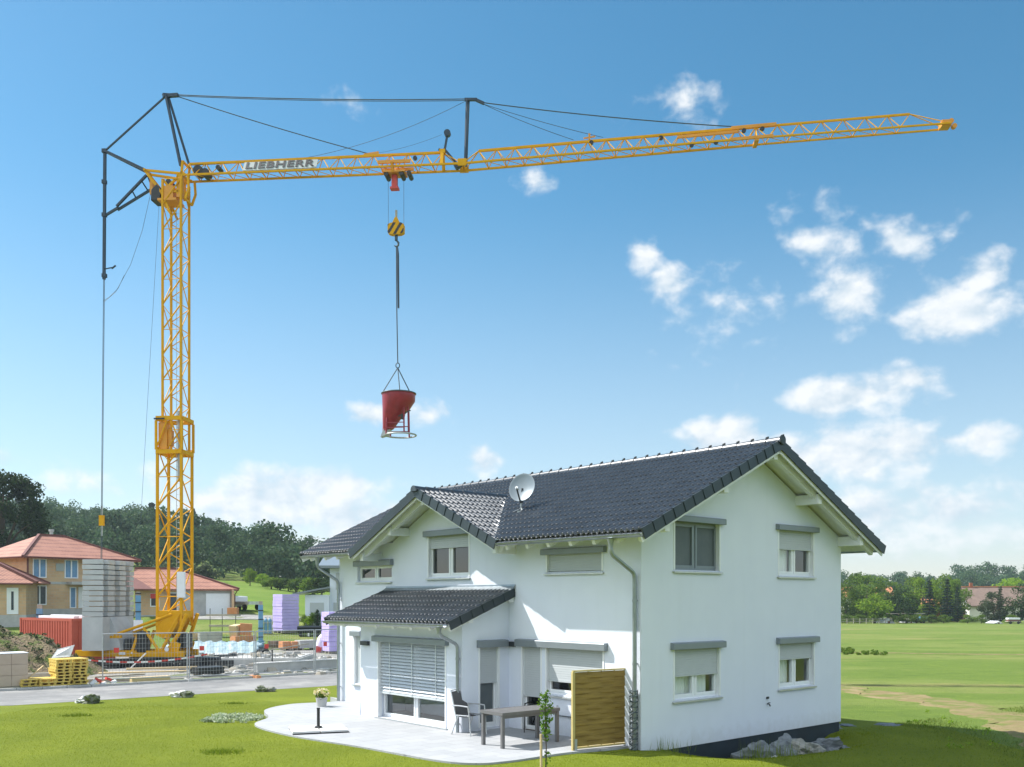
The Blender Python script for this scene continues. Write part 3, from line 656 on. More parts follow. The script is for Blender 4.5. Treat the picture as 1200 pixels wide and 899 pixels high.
for (m, a0, a1, z0, z1) in ((bayf, 7.98, 8.32, 1.86, 1.97), (fac, 3.86, 4.06, 1.94, 2.06)):
    mb = MB(); mb.mbox(m, a0, a1, 0, .09, z0, z1); mb.build('wall_lamp', 'darkbox', house, bevel=.01)
mb = MB(); mb.tube([gab(4.45, -.01, .60), gab(4.45, .05, .60), gab(4.45, .08, .55)], .016, 8); mb.tube([gab(4.41, .05, .63), gab(4.49, .05, .63)], .01, 6); mb.mbox(gab, 4.40, 4.48, 0, .03, .72, .77)
mb.build('garden_tap', 'darkbox', house)

# ---- roofs
def tile_panel(P0, S, T, ls, lt, sw=.30, tw=.31, cuts=(), N=None):
    """field of interlocking tiles: S along the eave, T up the slope"""
    P0, S, T = Vector(P0), Vector(S).normalized(), Vector(T).normalized()
    N = S.cross(T).normalized()
    if N.z < 0: N = -N
    ns = max(1, round(ls / sw)); nt = max(1, round(lt / tw)); sw = ls / ns; tw = lt / nt
    K = 12; cols = ns * K + 1; vs = []; fs = []
    prof = []
    for i in range(cols):        # two waves on every tile
        x = (i % 6) / 6; prof.append(.066 * (.5 - .5 * math.cos(2 * math.pi * x)))
    for c in range(nt):
        jit = [random.uniform(-.0035, .0035) for _ in range(ns + 1)]
        rows = [(c * tw - .002, -.016, .9), (c * tw - .014, .010, 1.0), (c * tw - .010, .023, 1.0), (c * tw + .008, .031, 1.0), (c * tw + .045, .031, 1.0), (c * tw + tw, .004, 1.0)]
        o = len(vs); nr = len(rows)
        for t, h, p in rows:
            for i in range(cols):
                vs.append(P0 + S * (i / K * sw) + T * max(-.014, t) + N * (h + prof[i] * p + jit[min(ns, i // K)]))
        for r in range(nr - 1):
            for i in range(cols - 1):
                fs.append((o + r*cols + i, o + r*cols + i + 1, o + (r+1)*cols + i + 1, o + (r+1)*cols + i))
    bm = bmesh.new(); bv = [bm.verts.new(v) for v in vs]
    for f in fs: bm.faces.new([bv[i] for i in f])
    for p, n in cuts:
        bmesh.ops.bisect_plane(bm, geom=bm.verts[:] + bm.edges[:] + bm.faces[:], dist=1e-5, plane_co=p, plane_no=n, clear_outer=True)
    bmesh.ops.recalc_face_normals(bm, faces=bm.faces[:])
    return bm
def merge(bms, name, m, parent):
    big = bmesh.new()
    for b in bms:
        me = bpy.data.meshes.new('t'); b.to_mesh(me); b.free(); big.from_mesh(me); bpy.data.meshes.remove(me)
    for f in big.faces:
        f.smooth = True
        if f.normal.z < 0: f.normal_flip()
    me = bpy.data.meshes.new(name); big.to_mesh(me); big.free(); me.materials.append(M[m]); me.set_sharp_from_angle(angle=R(70))
    o = bpy.data.objects.new(name, me); col.objects.link(o); o.parent = parent; return o
V0, V1 = -.75, 12.72; UM = 3.865; URX = 2.21       # main ridge u, where the cross ridge meets the main slope
slen = math.hypot(UM + .8, SL * (UM + .8)); Tm = (1, 0, SL)
vr = Vector((-(XM - 3.68), URX + .8, 0)).normalized()       # normal of the right valley plane, pointing into the cross gable
pR = (-.8, 3.68, 0); nRv = Vector((-(XM - 3.68), (URX + .8), 0)).normalized()
pL = (-.8, 9.88, 0); nLv = Vector((-(9.88 - XM), -(URX + .8), 0)).normalized()
A = tile_panel((-.81, V0, EAVE - .01), (0, 1, 0), Tm, XM - V0, slen + .03, cuts=[(pR, nRv)])
B = tile_panel((-.81, XM, EAVE - .01), (0, 1, 0), Tm, V1 - XM, slen + .03, cuts=[(pL, nLv)])
C_ = tile_panel((2*UM + .81, V0, EAVE - .01), (0, 1, 0), (-1, 0, SL), V1 - V0, slen + .03)
roof = merge([A, B, C_], 'roof', 'tile', house)
xlen = math.hypot(3.1, XSL * 3.1)
X1 = tile_panel((-.82, XM - 3.1 - .04, zx(XM - 3.1) - .02), (1, 0, 0), (0, 1, XSL), URX + .86, xlen + .03, cuts=[(pR, -nRv)])
X2 = tile_panel((-.82, XM + 3.1 + .04, zx(XM + 3.1) - .02), (1, 0, 0), (0, -1, XSL), URX + .86, xlen + .03, cuts=[(pL, -nLv)])
xroof = merge([X1, X2], 'cross_gable_roof', 'tile', house)
proof = merge([tile_panel((PU, 3.90, PE), (0, 1, 0), (1, 0, PSL), 9.30 - 3.90, math.hypot(PU, PT - PE))], 'pent_roof', 'tile', house)

def slab(polys, zf, t0, t1):
    mb = MB()
    for P in polys: 
        n = len(P); lo = [(u, v, zf(u, v) - t1) for u, v in P]; hi = [(u, v, zf(u, v) - t0) for u, v in P]
        mb.add(lo + hi, [tuple(range(n))[::-1], tuple(range(n, 2*n))] + [(i, (i+1)%n, n+(i+1)%n, n+i) for i in range(n)])
    return mb
sf = slab([[(-.8, V0+.04), (-.8, 3.68), (URX, XM), (UM, XM), (UM, V0+.04)], [(-.8, 9.88), (-.8, V1-.04), (UM, V1-.04), (UM, XM), (URX, XM)]], lambda u, v: EAVE + SL * (u + .8), .04, .10)
sf2 = slab([[(UM, V0+.04), (UM, V1-.04), (2*UM+.8, V1-.04), (2*UM+.8, V0+.04)]], lambda u, v: EAVE + SL * (2*UM - u + .8), .04, .10)
sf.add(sf2.v, sf2.f); sf.build('soffit', 'soffit', roof)
sf = slab([[(-.78, 3.70), (-.78, XM), (URX, XM)], [(-.78, XM), (-.78, 9.86), (URX, XM)]], lambda u, v: zx(v), .035, .10); sf.build('soffit', 'soffit', xroof)
sf = slab([[(PU + .03, 3.94), (PU + .03, 9.26), (-.01, 9.26), (-.01, 3.94)]], lambda u, v: zp(u), .035, .09); sf.build('soffit', 'soffit', proof)

# verge tiles: overlapping caps along each gable edge
def verge(p, q, side, name, parent, hgt_=.19, tw=.34, wd=.15):
    p, q, side = Vector(p), Vector(q), Vector(side).normalized(); d = (q - p); L = d.length; d.normalize(); up = side.cross(d)
    if up.z < 0: up = -up
    n = round(L / tw); tw = L / n; mb = MB()
    for i in range(n):
        a = p + d * (i * tw - .03); b = p + d * ((i + 1) * tw); li, lo = .018, 0.0
        def sec(c, l, g): 
            return [c - side * wd + up * (.02 + l), c + side * (.012 + g) + up * (.045 + l), c + side * (.012 + g) + up * (-hgt_ + .02), c + side * (-.012 + g) + up * (-hgt_ + .02), c + side * (-.012 + g) + up * (.02 + l), c - side * wd + up * (.0 + l)]
        A_, B_ = sec(a, li, .016), sec(b, lo, 0)
        mb.add(A_ + B_, [(0,1,7,6),(1,2,8,7),(2,3,9,8),(3,4,10,9),(4,5,11,10),(5,0,6,11),(0,5,4,3,2,1),(6,7,8,9,10,11)])
    return mb.build(name, 'verge', parent)
zr = EAVE + SL * (UM + .8)
for v, s in ((V0, -1), (V1, 1)):
    verge((-.81, v, EAVE), (UM, v, zr + .02), (0, s, 0), 'verge_tiles', roof)
    verge((2*UM + .81, v, EAVE), (UM, v, zr + .02), (0, s, 0), 'verge_tiles', roof)
verge((-.82, 3.64, zx(3.68)), (-.82, XM, XRID + .02), (-1, 0, 0), 'verge_tiles', xroof)
verge((-.82, 9.92, zx(9.88)), (-.82, XM, XRID + .02), (-1, 0, 0), 'verge_tiles', xroof)
verge((PU, 3.90, PE), (-.02, 3.90, PT), (0, -1, 0), 'verge_tiles', proof, .17)
verge((PU, 9.30, PE), (-.02, 9.30, PT), (0, 1, 0), 'verge_tiles', proof, .17)
def ridge(p, q, name, parent, r=.105, tw=.40, clips=True):
    p, q = Vector(p), Vector(q); d = q - p; L = d.length; d.normalize(); n = round(L / tw); tw = L / n
    a = d.cross(Vector((0,0,1))).normalized(); b = a.cross(d); mb = MB()
    for i in range(n):
        c0 = p + d * (i * tw - .03); c1 = p + d * ((i + 1) * tw); vs = []
        for c, rr in ((c0, r + .012), (c1, r - .004)):
            for k in range(9):
                t = math.pi * (-.08 + 1.16 * k / 8); vs.append(c + a * (rr * math.cos(t)) + b * (rr * math.sin(t)))
        mb.cur = 0
        mb.add(vs, [(k, k+1, 9+k+1, 9+k) for k in range(8)] + [tuple(range(9)), tuple(range(9, 18))])
        if clips:
            mb.cur = 1; e = c0 + b * (r + .018)
            mb.hexa([e - d*.02 - a*.018 - b*.01, e - d*.02 + a*.018 - b*.01, e + d*.05 + a*.018 - b*.01, e + d*.05 - a*.018 - b*.01, e - d*.02 - a*.018 + b*.03, e - d*.02 + a*.018 + b*.03, e + d*.05 + a*.018 + b*.012, e + d*.05 - a*.018 + b*.012])
    return mb.build(name, ['tile', 'black'], parent, smooth=True)
ridge((UM, V0 - .02, zr + .015), (UM, V1 + .02, zr + .015), 'ridge_tiles', roof)
ridge((-.86, XM, XRID + .0), (URX + .05, XM, XRID + .0), 'ridge_tiles', xroof, clips=False)
for v in (V0 - .03, V1 + .03):
    mb = MB(); mb.lathe([(.001, -.02), (.10, -.015), (.115, .01), (.10, .03), (.001, .035)], (0, 0, 0), 16)
    e = mb.build('ridge_end_disc', 'verge', roof, smooth=True); e.rotation_euler = (R(90), 0, 0); e.location = (UM, v, zr + .05)
# valley gutters of bright zinc
def strip(p, q, w, name, parent, lift=.055, s=None):
    p, q = Vector(p), Vector(q); d = (q - p).normalized(); a = Vector(s) * w / 2; mb = MB(); up = Vector((0, 0, lift)); th = Vector((0, 0, .02))
    mb.hexa([p-a+up-th, p+a+up-th, q+a+up-th, q-a+up-th, p-a+up, p+a+up, q+a+up, q-a+up]); return mb.build(name, 'zinc', parent)
strip((-.84, 3.60, EAVE + SL * -.04), (URX, XM - .08, EAVE + SL * (URX + .8)), .20, 'valley_gutter', roof, .055, (0, 1, .0))
strip((-.84, 9.96, EAVE + SL * -.04), (URX, XM + .08, EAVE + SL * (URX + .8)), .20, 'valley_gutter', roof, .055, (0, 1, .0))
mb = MB(); P = [(-.16, zp(-.16) + .055), (-.02, zp(-.02) + .07), (-.006, PT + .13), (-.03, PT + .13), (-.035, PT + .09), (-.16, zp(-.16) + .075)]
mb.prism([(u, 3.88, z) for u, z in P], (0, 5.44, 0)); mb.build('wall_flashing', 'zinc', proof)
# gutters and pipes
def gutter(u, v0, v1, z, parent, r=.06):
    mb = MB(); K = 9; out = [(u + r * math.cos(math.pi * (1 + k / (K-1))), z + r * math.sin(math.pi * (1 + k / (K-1)))) for k in range(K)]
    inn = [(u + (r-.008) * math.cos(math.pi * (1 + k / (K-1))), z + (r-.008) * math.sin(math.pi * (1 + k / (K-1)))) for k in range(K)][::-1]
    P = out + [(u + r, z + .02), (u + r - .012, z + .02)] + inn + [(u - r + .01, z + .012), (u - r - .012, z + .008)]
    mb.prism([(a, v0, b) for a, b in P], (0, v1 - v0, 0))
    for i in range(int((v1 - v0) / .8)): mb.box(u - r, u + r + .04, v0 + .4 + i * .8, v0 + .43 + i * .8, z + .006, z + .016)
    return mb.build('gutter', 'zinc', parent, smooth=True)
gutter(-.80, V0 + .02, 3.60, EAVE - .06, roof); gutter(-.80, 9.98, V1 - .02, EAVE - .06, roof); gutter(2*UM + .80, V0 + .02, V1 - .02, EAVE - .06, roof)
gutter(PU - .07, 3.98, 9.26, PE - .04, proof, .06)
def downpipe(pts, r=.045, name='downpipe'):
    sm = []
    for i, p in enumerate(pts):
        if 0 < i < len(pts) - 1:
            a, b, c = Vector(pts[i-1]), Vector(p), Vector(pts[i+1]); d1 = (a - b).normalized(); d2 = (c - b).normalized(); rr = .11
            for t in (0, .25, .5, .75, 1):
                P_ = b + d1 * rr; Q = b + d2 * rr; sm.append(P_ * (1-t)**2 + b * 2*t*(1-t) + Q * t*t)
        else: sm.append(Vector(p))
    mb = MB(); mb.tube(sm, r, 12)
    mb.lathe([(r + .004, -.16), (r + .006, -.10), (r + .035, 0)], sm[0], 12)
    q, w = Vector(pts[-2]), Vector(pts[-1])
    for t in (.15, .5, .85):
        c = q.lerp(w, t); mb.lathe([(r + .008, -.02), (r + .008, .02)], c, 12); mb.box(c.x, c.x + .09, c.y - .01, c.y + .01, c.z - .01, c.z + .01)
    return mb.build(name, 'zinc', house, smooth=True)
downpipe([(-.80, .10, EAVE - .12), (-.80, .10, EAVE - .42), (-.09, .10, EAVE - .80), (-.09, .10, -.1)])
downpipe([(-.80, 11.76, EAVE - .12), (-.80, 11.76, EAVE - .40), (-.09, 11.76, EAVE - .80), (-.09, 11.76, -.1)])
downpipe([(PU - .07, 4.20, PE - .09), (PU - .07, 4.20, PE - .26), (BU - .075, 4.20, PE - .50), (BU - .075, 4.20, -.1)], .04)
# timber: purlins, gable rafters, rafter tails, barge boards
for v0, v1, s in ((-.62, .1, -1), (LEN - .1, V1 - .13, 1)):
    for u, z in ((UM, zr - .14), (2.02, None), (2*UM - 2.02, None), (.08, None), (2*UM - .08, None)):
        zt = z if z else EAVE + SL * (min(u, 2*UM-u) + .8) - .15
        mb = MB(); e = v0 if s < 0 else v1
        mb.box(u - .08, u + .08, v0, v1, zt - .24, zt); mb.build('purlin', 'white', roof, bevel=.012)
    ev = (-.50 if s < 0 else V1 - .25)
    for sg in (-1, 1):
        x0 = UM + sg * (UM + .62)
        f = lambda u: EAVE + SL * (min(u, 2*UM - u) + .8) - .20
        mb = MB(); mb.bar((x0, ev, f(x0)), (UM, ev, f(UM)), .10, .18); mb.build('gable_rafter', 'white', roof)
        x1 = UM + sg * (UM + .80); yv = V0 + .045 if s < 0 else V1 - .045
        g = lambda u: EAVE + SL * (min(u, 2*UM - u) + .8) - .14
        mb = MB(); mb.bar((x1, yv, g(x1)), (UM, yv, g(UM)), .03, .18); mb.build('barge_board', 'white', roof)
for v, z in ((XM, XRID - .14), (XM + 2.86, zx(XM + 2.86) - .14), (XM - 2.86, zx(XM - 2.86) - .14), (XM + 1.5, zx(XM + 1.5) - .14)):
    mb = MB(); mb.box(-.62, .1, v - .07, v + .07, z - .22, z); mb.build('purlin', 'white', xroof, bevel=.012)
for sg in (-1, 1):
    g = lambda v: zx(v) - .185
    mb = MB(); mb.bar((-.52, XM + sg * 3.0, g(XM + 3.0)), (-.52, XM, g(XM)), .10, .18); mb.build('gable_rafter', 'white', xroof)
    g2 = lambda v: zx(v) - .13
    mb = MB(); mb.bar((-.765, XM + sg * 3.06, g2(XM + 3.06)), (-.765, XM, g2(XM)), .03, .17); mb.build('barge_board', 'white', xroof)
def tails(vs_, parent, u0, u1, zf, h=.15, name='rafter_tail'):
    for v in vs_:
        mb = MB(); mb.bar((u0, v, zf(u0) - .10 - h/2), (u1, v, zf(u1) - .10 - h/2), .09, h); mb.build(name, 'white', parent)
tails([.02, .66, 1.34, 2.02, 2.70, 3.38], roof, -.72, .06, lambda u: EAVE + SL * (u + .8)); tails([10.15, 10.8, 11.45, 12.3], roof, -.72, .06, lambda u: EAVE + SL * (u + .8))
tails([3.99, 4.75, 5.5, 6.25, 7.0, 7.75, 8.5, 9.2], proof, PU + .06, BU + .3, lambda u: zp(u), .11)
tails([-.4, .1], proof, 0, 0, lambda u: 0) if False else None
mb = MB(); mb.box(BU - .36, BU - .30, 3.99, 9.22, zp(BU - .33) - .24, zp(BU - .33) - .095); mb.box(-.16, -.02, 3.92, BV0 + .1, zp(-.1) - .25, zp(-.1) - .10); mb.box(BU + .02, BU + .16, 3.92, BV0 + .1, zp(BU + .1) - .25, zp(BU + .1) - .10); mb.build('purlin', 'white', proof)

# ---- wire cage round the foot of the downpipe
wg = thing('pipe_guard', 'galvanised wire lattice round the downpipe at the house corner', 'wire guard', W(-.12, .10, 0), YAW)
mb = MB(); r = .085
for k in range(6): mb.tube([(r*math.cos(k*math.pi/3), r*math.sin(k*math.pi/3), -.1), (r*math.cos(k*math.pi/3), r*math.sin(k*math.pi/3), 1.22)], .005, 5)
mb.build('upright_wire', 'rope', wg)
mb = MB()
for i in range(12): mb.tube([(r*math.cos(k*math.pi/6), r*math.sin(k*math.pi/6), .0 + i*.108) for k in range(12)], .008, 5, closed=True)
for ph in (0, math.pi):
    mb.tube([(r*1.02*math.cos(t*.55+ph), r*1.02*math.sin(t*.55+ph), t*.031) for t in range(40)], .007, 5)
mb.build('wire_ring', 'rope', wg)

# ---- satellite dish on the main slope
SDS = .84
sd = thing('satellite_dish', 'grey satellite dish on a short mast above the cross gable valley', 'satellite dish', W(.92, 4.72, EAVE + SL * 1.72 + .02), 0)
aim = Vector((-.42, -.86, .30)).normalized(); q = aim.to_track_quat('Z', 'Y')
mb = MB(); mb.tube([(0, 0, -.04), (0, 0, .30)], .03, 10); mb.tube([(-.22, -.1, .0), (0, 0, .12)], .014, 6); mb.tube([(.22, .1, .03), (0, 0, .12)], .014, 6); mb.tube([(.1, -.3, -.1), (0, 0, .12)], .014, 6); mb.box(-.12, .12, -.12, .12, -.03, .03); mb.build('mast', 'galv', sd)
c = Vector((.05, .0, .70)); mb = MB(); prof = [(.001, 0)] + [(r_, .42 * r_ * r_) for r_ in np.linspace(.05, .43, 12)] + [(.445, .078), (.445, .070)] + [(r_, .42 * r_ * r_ - .012) for r_ in np.linspace(.43, .05, 10)] + [(.001, -.012)]
mb.lathe(prof, (0, 0, 0), 40, cap=False); d_ = mb.build('reflector', 'dish', sd, smooth=True); d_.rotation_mode = 'QUATERNION'; d_.rotation_quaternion = q; d_.location = c; d_.scale = (.93, 1, 1)
fp = c + aim * .46 + Vector((0, 0, -.16)); bt = c + q @ Vector((0, -.43, .06))
if (q @ Vector((0, -1, 0))).z > 0: bt = c + q @ Vector((0, .43, .06))
mb = MB(); mb.bar(bt, fp, .03, .045); mb.bar(Vector((0, 0, .28)), bt, .05, .05); mb.bar(Vector((0, 0, .28)), c - aim * .02, .06, .1); mb.build('feed_arm', 'black', sd)
mb = MB(); mb.tube([fp, fp - aim * .10], .045, 10); mb.tube([fp - aim * .10, fp - aim * .13], .03, 10); mb.build('receiver', 'white', sd, smooth=True); sd.scale = (SDS,) * 3

# ================================================================== terrace furniture and garden things
def local(name, label, cat, x, y, z, rz=0, group=None): return thing(name, label, cat, (x, y, z), rz, group)
# table
tdir = math.atan2(.96, 1.21)
tb = local('patio_table', 'long taupe slatted table standing on the terrace', 'table', .18, 19.83, TT, tdir)
mb = MB(); L2, W2 = .775, .365
for i in range(7):
    y0 = -W2 + i * (2 * W2 / 7); mb.box(-L2 + .04, L2 - .04, y0 + .003, y0 + 2 * W2 / 7 - .003, .700, .722)
mb.box(-L2, L2, -W2 - .01, -W2 + .0, .66, .725); mb.box(-L2, L2, W2, W2 + .01, .66, .725); mb.box(-L2, -L2 + .038, -W2, W2, .66, .724); mb.box(L2 - .038, L2, -W2, W2, .66, .724)
mb.build('tabletop', 'tablegrey', tb)
mb = MB(); mb.box(-L2 + .05, L2 - .05, -W2 + .02, -W2 + .045, .60, .698); mb.box(-L2 + .05, L2 - .05, W2 - .045, W2 - .02, .60, .698); mb.build('apron', 'tablegrey', tb)
for sx in (-1, 1):
    for sy in (-1, 1):
        mb = MB(); cx, cy = sx * (L2 - .045), sy * (W2 - .04); mb.box(cx - .034, cx + .034, cy - .034, cy + .034, 0, .66); mb.build('leg', 'tablegrey', tb, bevel=.004)
def chair(label, x, y, rz, fab, frame):
    c = local('garden_chair', label, 'chair', x, y, TT, rz, 'garden chairs round the terrace table')
    mb = MB(); n = 6; vs = []
    for i in range(n + 1):
        t = i / n; xx = -.22 + .44 * t; zz = .43 - .03 * math.sin(math.pi * t) + .02 * t
        vs += [(xx, -.22, zz), (xx, .22, zz)]
    mb.add(vs + [(a, b, c_ - .012) for a, b, c_ in vs], [(2*i, 2*i+2, 2*i+3, 2*i+1) for i in range(n)] + [(14+2*i, 14+2*i+1, 14+2*i+3, 14+2*i+2) for i in range(n)]); mb.build('seat', fab, c, smooth=True, fix=False)
    mb = MB(); P = [(-.22, .43), (-.25, .60), (-.30, .78), (-.36, .95)]
    mb.prism([(px, -.21, pz) for px, pz in P] + [(px - .012, -.21, pz) for px, pz in P[::-1]], (0, .42, 0)); mb.build('backrest', fab, c)
    mb = MB()
    for s in (-1, 1):
        mb.tube([(-.21, s*.235, .43), (-.26, s*.235, .62), (-.31, s*.235, .80), (-.37, s*.225, .97)], .014, 8)
        mb.tube([(-.22, s*.23, .43), (.22, s*.23, .44)], .014, 8)
    mb.tube([(-.37, -.225, .97), (-.38, 0, .985), (-.37, .225, .97)], .014, 8); mb.build('back_frame', frame, c, smooth=True)
    for s in (-1, 1):
        mb = MB(); mb.tube([(-.30, s*.26, .645), (-.05, s*.275, .655), (.20, s*.275, .645)], .016, 8); mb.build('armrest', frame, c, smooth=True)
        mb = MB(); mb.tube([(.20, s*.275, .645), (.235, s*.265, .40), (.27, s*.265, 0)], .014, 8); mb.build('leg', frame, c, smooth=True)
        mb = MB(); mb.tube([(-.10, s*.25, .44), (-.20, s*.26, .25), (-.30, s*.27, 0)], .014, 8); mb.build('leg', frame, c, smooth=True)
    return c
chair('grey textile garden chair at the left end of the table, seen from its side', -.95, 21.15, math.atan2(-.75, .9), 'fabgrey', 'alu')
chair('black textile garden chair behind the table, its back to the house', .62, 21.55, math.atan2(-.95, -.35), 'fabblack', 'black')
chair('pale grey garden chair between the table and the wooden privacy screen', 1.33, 20.95, math.atan2(-.75, -.9), 'fabgrey', 'alu')
# privacy screen
sx0, sy0, sx1, sy1 = 1.22, 18.88, 2.42, 19.60; srz = math.atan2(sy1 - sy0, sx1 - sx0); SLn = math.hypot(sx1 - sx0, sy1 - sy0)
ps = local('privacy_screen', 'yellow brown wooden privacy screen with woven horizontal boards at the terrace corner', 'privacy screen', sx0, sy0, 0, srz)
for i in range(14):
    z = .10 + i * .106; s = 1 if i % 2 else -1; mb = MB(); vs = []; n = 24
    for k in range(n + 1):
        x = .04 + (SLn - .08) * k / n; y = s * .016 * math.sin(k / n * math.pi * 4)
        y *= .5; vs += [(x, y - .018, z), (x, y - .001, z + .112), (x, y + .008, z + .112), (x, y - .010, z)]
    mb.add(vs, [(4*k+j, 4*k+(j+1) % 4, 4*k+4+(j+1) % 4, 4*k+4+j) for k in range(n) for j in range(4)] + [(0,1,2,3), (4*n, 4*n+1, 4*n+2, 4*n+3)]); mb.build('board', 'screenwood', ps)
for k in (1, 2, 3):
    mb = MB(); x = .04 + (SLn - .08) * k / 4; mb.tube([(x, .0, .09), (x, .0, 1.60)], .012, 6); mb.build('batten', 'screenwood', ps)
mb = MB(); mb.box(-.01, SLn + .01, -.025, .025, 1.60, 1.63); mb.build('top_rail', 'postwood', ps)
mb = MB(); mb.box(-.01, SLn + .01, -.03, .03, .055, .09); mb.build('bottom_rail', 'postwood', ps)
mb = MB(); mb.box(-.025, .035, -.03, .03, -.08, 1.60); mb.build('post', 'postwood', ps, bevel=.005)
mb = MB(); mb.box(SLn - .035, SLn + .025, -.03, .03, -.08, 1.60); mb.build('post', 'screenwood', ps, bevel=.005)
mb = MB(); mb.box(SLn + .04, SLn + .10, -.04, .03, -.1, 1.34); mb.build('side_post', 'screenwood', ps)
for x in (.0, SLn):
    mb = MB(); mb.box(x - .045 + .06, x + .01 + .06, -.05, -.037, -.1, .26); mb.build('post_anchor', 'galv', ps)
# parasol stand
st = local('parasol_stand', 'empty dark parasol stand weighed down with paving slabs on the terrace', 'parasol stand', -4.45, 21.68, TT, R(18))
for (x0, y0) in ((-.62, -.5), (.01, -.5), (-.62, .02), (.01, .02)):
    mb = MB(); mb.box(x0, x0 + .60, y0, y0 + .48, .027, .07); mb.build('paving_slab', 'conc', st, bevel=.006)
mb = MB(); mb.box(-.62, .62, -.50, -.44, .0, .025); mb.box(-.62, .62, .44, .50, .0, .025); mb.box(-.03, .03, -.44, .44, .0, .025); mb.build('base_frame', 'black', st)
mb = MB(); mb.lathe([(.09, .08), (.09, .10), (.035, .12), (.035, .50), (.04, .505), (.04, .53), (.0, .535)], (0, 0, 0), 16); mb.build('pole_socket', 'black', st, smooth=True)
# flower pot
def blades(n, cx, cy, rx, ry, h, w, lean=.5, z0=None, base=0):
    """upright grass blades as single triangles"""
    a = rng.uniform(0, 2*np.pi, n); r = np.sqrt(rng.uniform(0, 1, n)); x = cx + rx*r*np.cos(a); y = cy + ry*r*np.sin(a)
    return blades_at(x, y, h, w, lean, z0)
def blades_at(x, y, h, w, lean=.5, z0=None):
    n = len(x); z = hgt(x, y) if z0 is None else np.full(n, z0)
    hh = h * rng.uniform(.55, 1.15, n); t = rng.uniform(0, 2*np.pi, n); l = lean * hh * rng.uniform(.2, 1, n); b = rng.uniform(0, 2*np.pi, n)
    tx = np.cos(t) * w / 2; ty = np.sin(t) * w / 2
    v = np.stack([np.stack([x - tx, y - ty, z - .01], -1), np.stack([x + tx, y + ty, z - .01], -1), np.stack([x + np.cos(b)*l, y + np.sin(b)*l, z + hh], -1)], 1)
    return v.reshape(-1, 3)
def leafcards(c, r, n, size, squash=1., shell=.55, out=.6):
    """leaf quads inside an ellipsoid clump"""
    d = rng.normal(size=(n, 3)); d /= np.linalg.norm(d, axis=1)[:, None]
    rad = (shell + (1 - shell) * rng.uniform(0, 1, n)) ** 1; p = np.asarray(c) + d * (rad[:, None] * np.asarray(r))
    nm = d * out + rng.normal(size=(n, 3)) * .55; nm /= np.linalg.norm(nm, axis=1)[:, None]
    a = np.cross(nm, rng.normal(size=(n, 3))); a /= np.linalg.norm(a, axis=1)[:, None]; b = np.cross(nm, a)
    s = size * rng.uniform(.6, 1.25, n)[:, None] * .5; a = a * s; b = b * s * squash
    return np.stack([p - a, p - b * .9, p + a, p + b * .9], 1).reshape(-1, 3)
fp_ = local('flower_pot', 'grey planter with pale yellow flowers beside the left downpipe', 'flower pot', -5.37, 26.6, TT)
mb = MB(); mb.lathe([(.11, 0), (.13, .0), (.165, .24), (.155, .25), (.145, .22)], (0, 0, 0), 20); mb.build('pot', 'concg', fp_, smooth=True)
np_mesh('foliage', np.concatenate([leafcards((0, 0, .30), (.20, .20, .13), 160, .07)]), 4, 'leaf_mid', fp_)
np_mesh('blossom', leafcards((0, 0, .38), (.24, .24, .13), 130, .06, shell=.8), 4, 'flower', fp_)
# variegated ground cover beside the terrace
cc = np.concatenate([leafcards((x, y, H(x, y) + .06), (.16, .16, .07), 34, .075) for x, y in [(-6.95 + random.uniform(-.75, .5), 24.15 + random.uniform(-.8, .8)) for _ in range(42)]])
gc = np_mesh('ground_cover', cc, 4, 'leaf_var'); tag(gc, 'white and green variegated ground cover beside the curved terrace edge', 'ground cover', kind='stuff')
# tufts on the lawn
for (x, y, r, n, lab) in ((-11.6, 25.1, .45, 500, 'dark grass tuft on the lawn near the road'), (-5.8, 18.82, .42, 700, 'dark grass tuft on the front lawn nearest the camera'), (-9.0, 30.6, .42, 380, 'small dark grass tuft on the lawn left of the ground cover')):
    z = H(x, y); m_ = int(n * .55); v = blades_at(rng.normal(0, r * .5, m_), rng.normal(0, r * .34, m_), .13, .020, .8, 0); v[:, 2] *= .62; o = np_mesh('grass_tuft', v, 3, 'tuft', loc=(x, y, z + .01)); tag(o, lab, 'grass tuft', 'grass tufts on the lawn')
# sapling tied to a stake
sp = local('sapling', 'young leafy fruit tree tied to a short stake at the lawn edge', 'sapling', .58, 17.05, H(.58, 17.05))
mb = MB(); mb.tube([(-.05, 0, -.1), (-.055, .01, .64)], .024, 10); mb.build('stake', 'wood', sp, smooth=True)
mb = MB(); mb.tube([(.03, 0, -.05), (.04, .01, .4), (.02, 0, .9), (.03, 0, 1.34)], [.013, .011, .008, .004], 8); mb.build('trunk', 'bark', sp, smooth=True)
np_mesh('crown', np.concatenate([leafcards((.03 + random.uniform(-.06, .06), random.uniform(-.05, .05), z), (.10, .10, .10), 26, .075, .6, .3) for z in np.linspace(.62, 1.36, 12)] + [leafcards((.06, 0, .25), (.08, .08, .16), 16, .06)]), 4, 'leaf_apple', sp)
mb = MB(); mb.tube([(-.05, 0, .55), (0, .02, .56), (.035, .012, .55), (0, -.02, .555), (-.05, 0, .55)], .008, 6); mb.build('tie', 'woodgrey', sp)

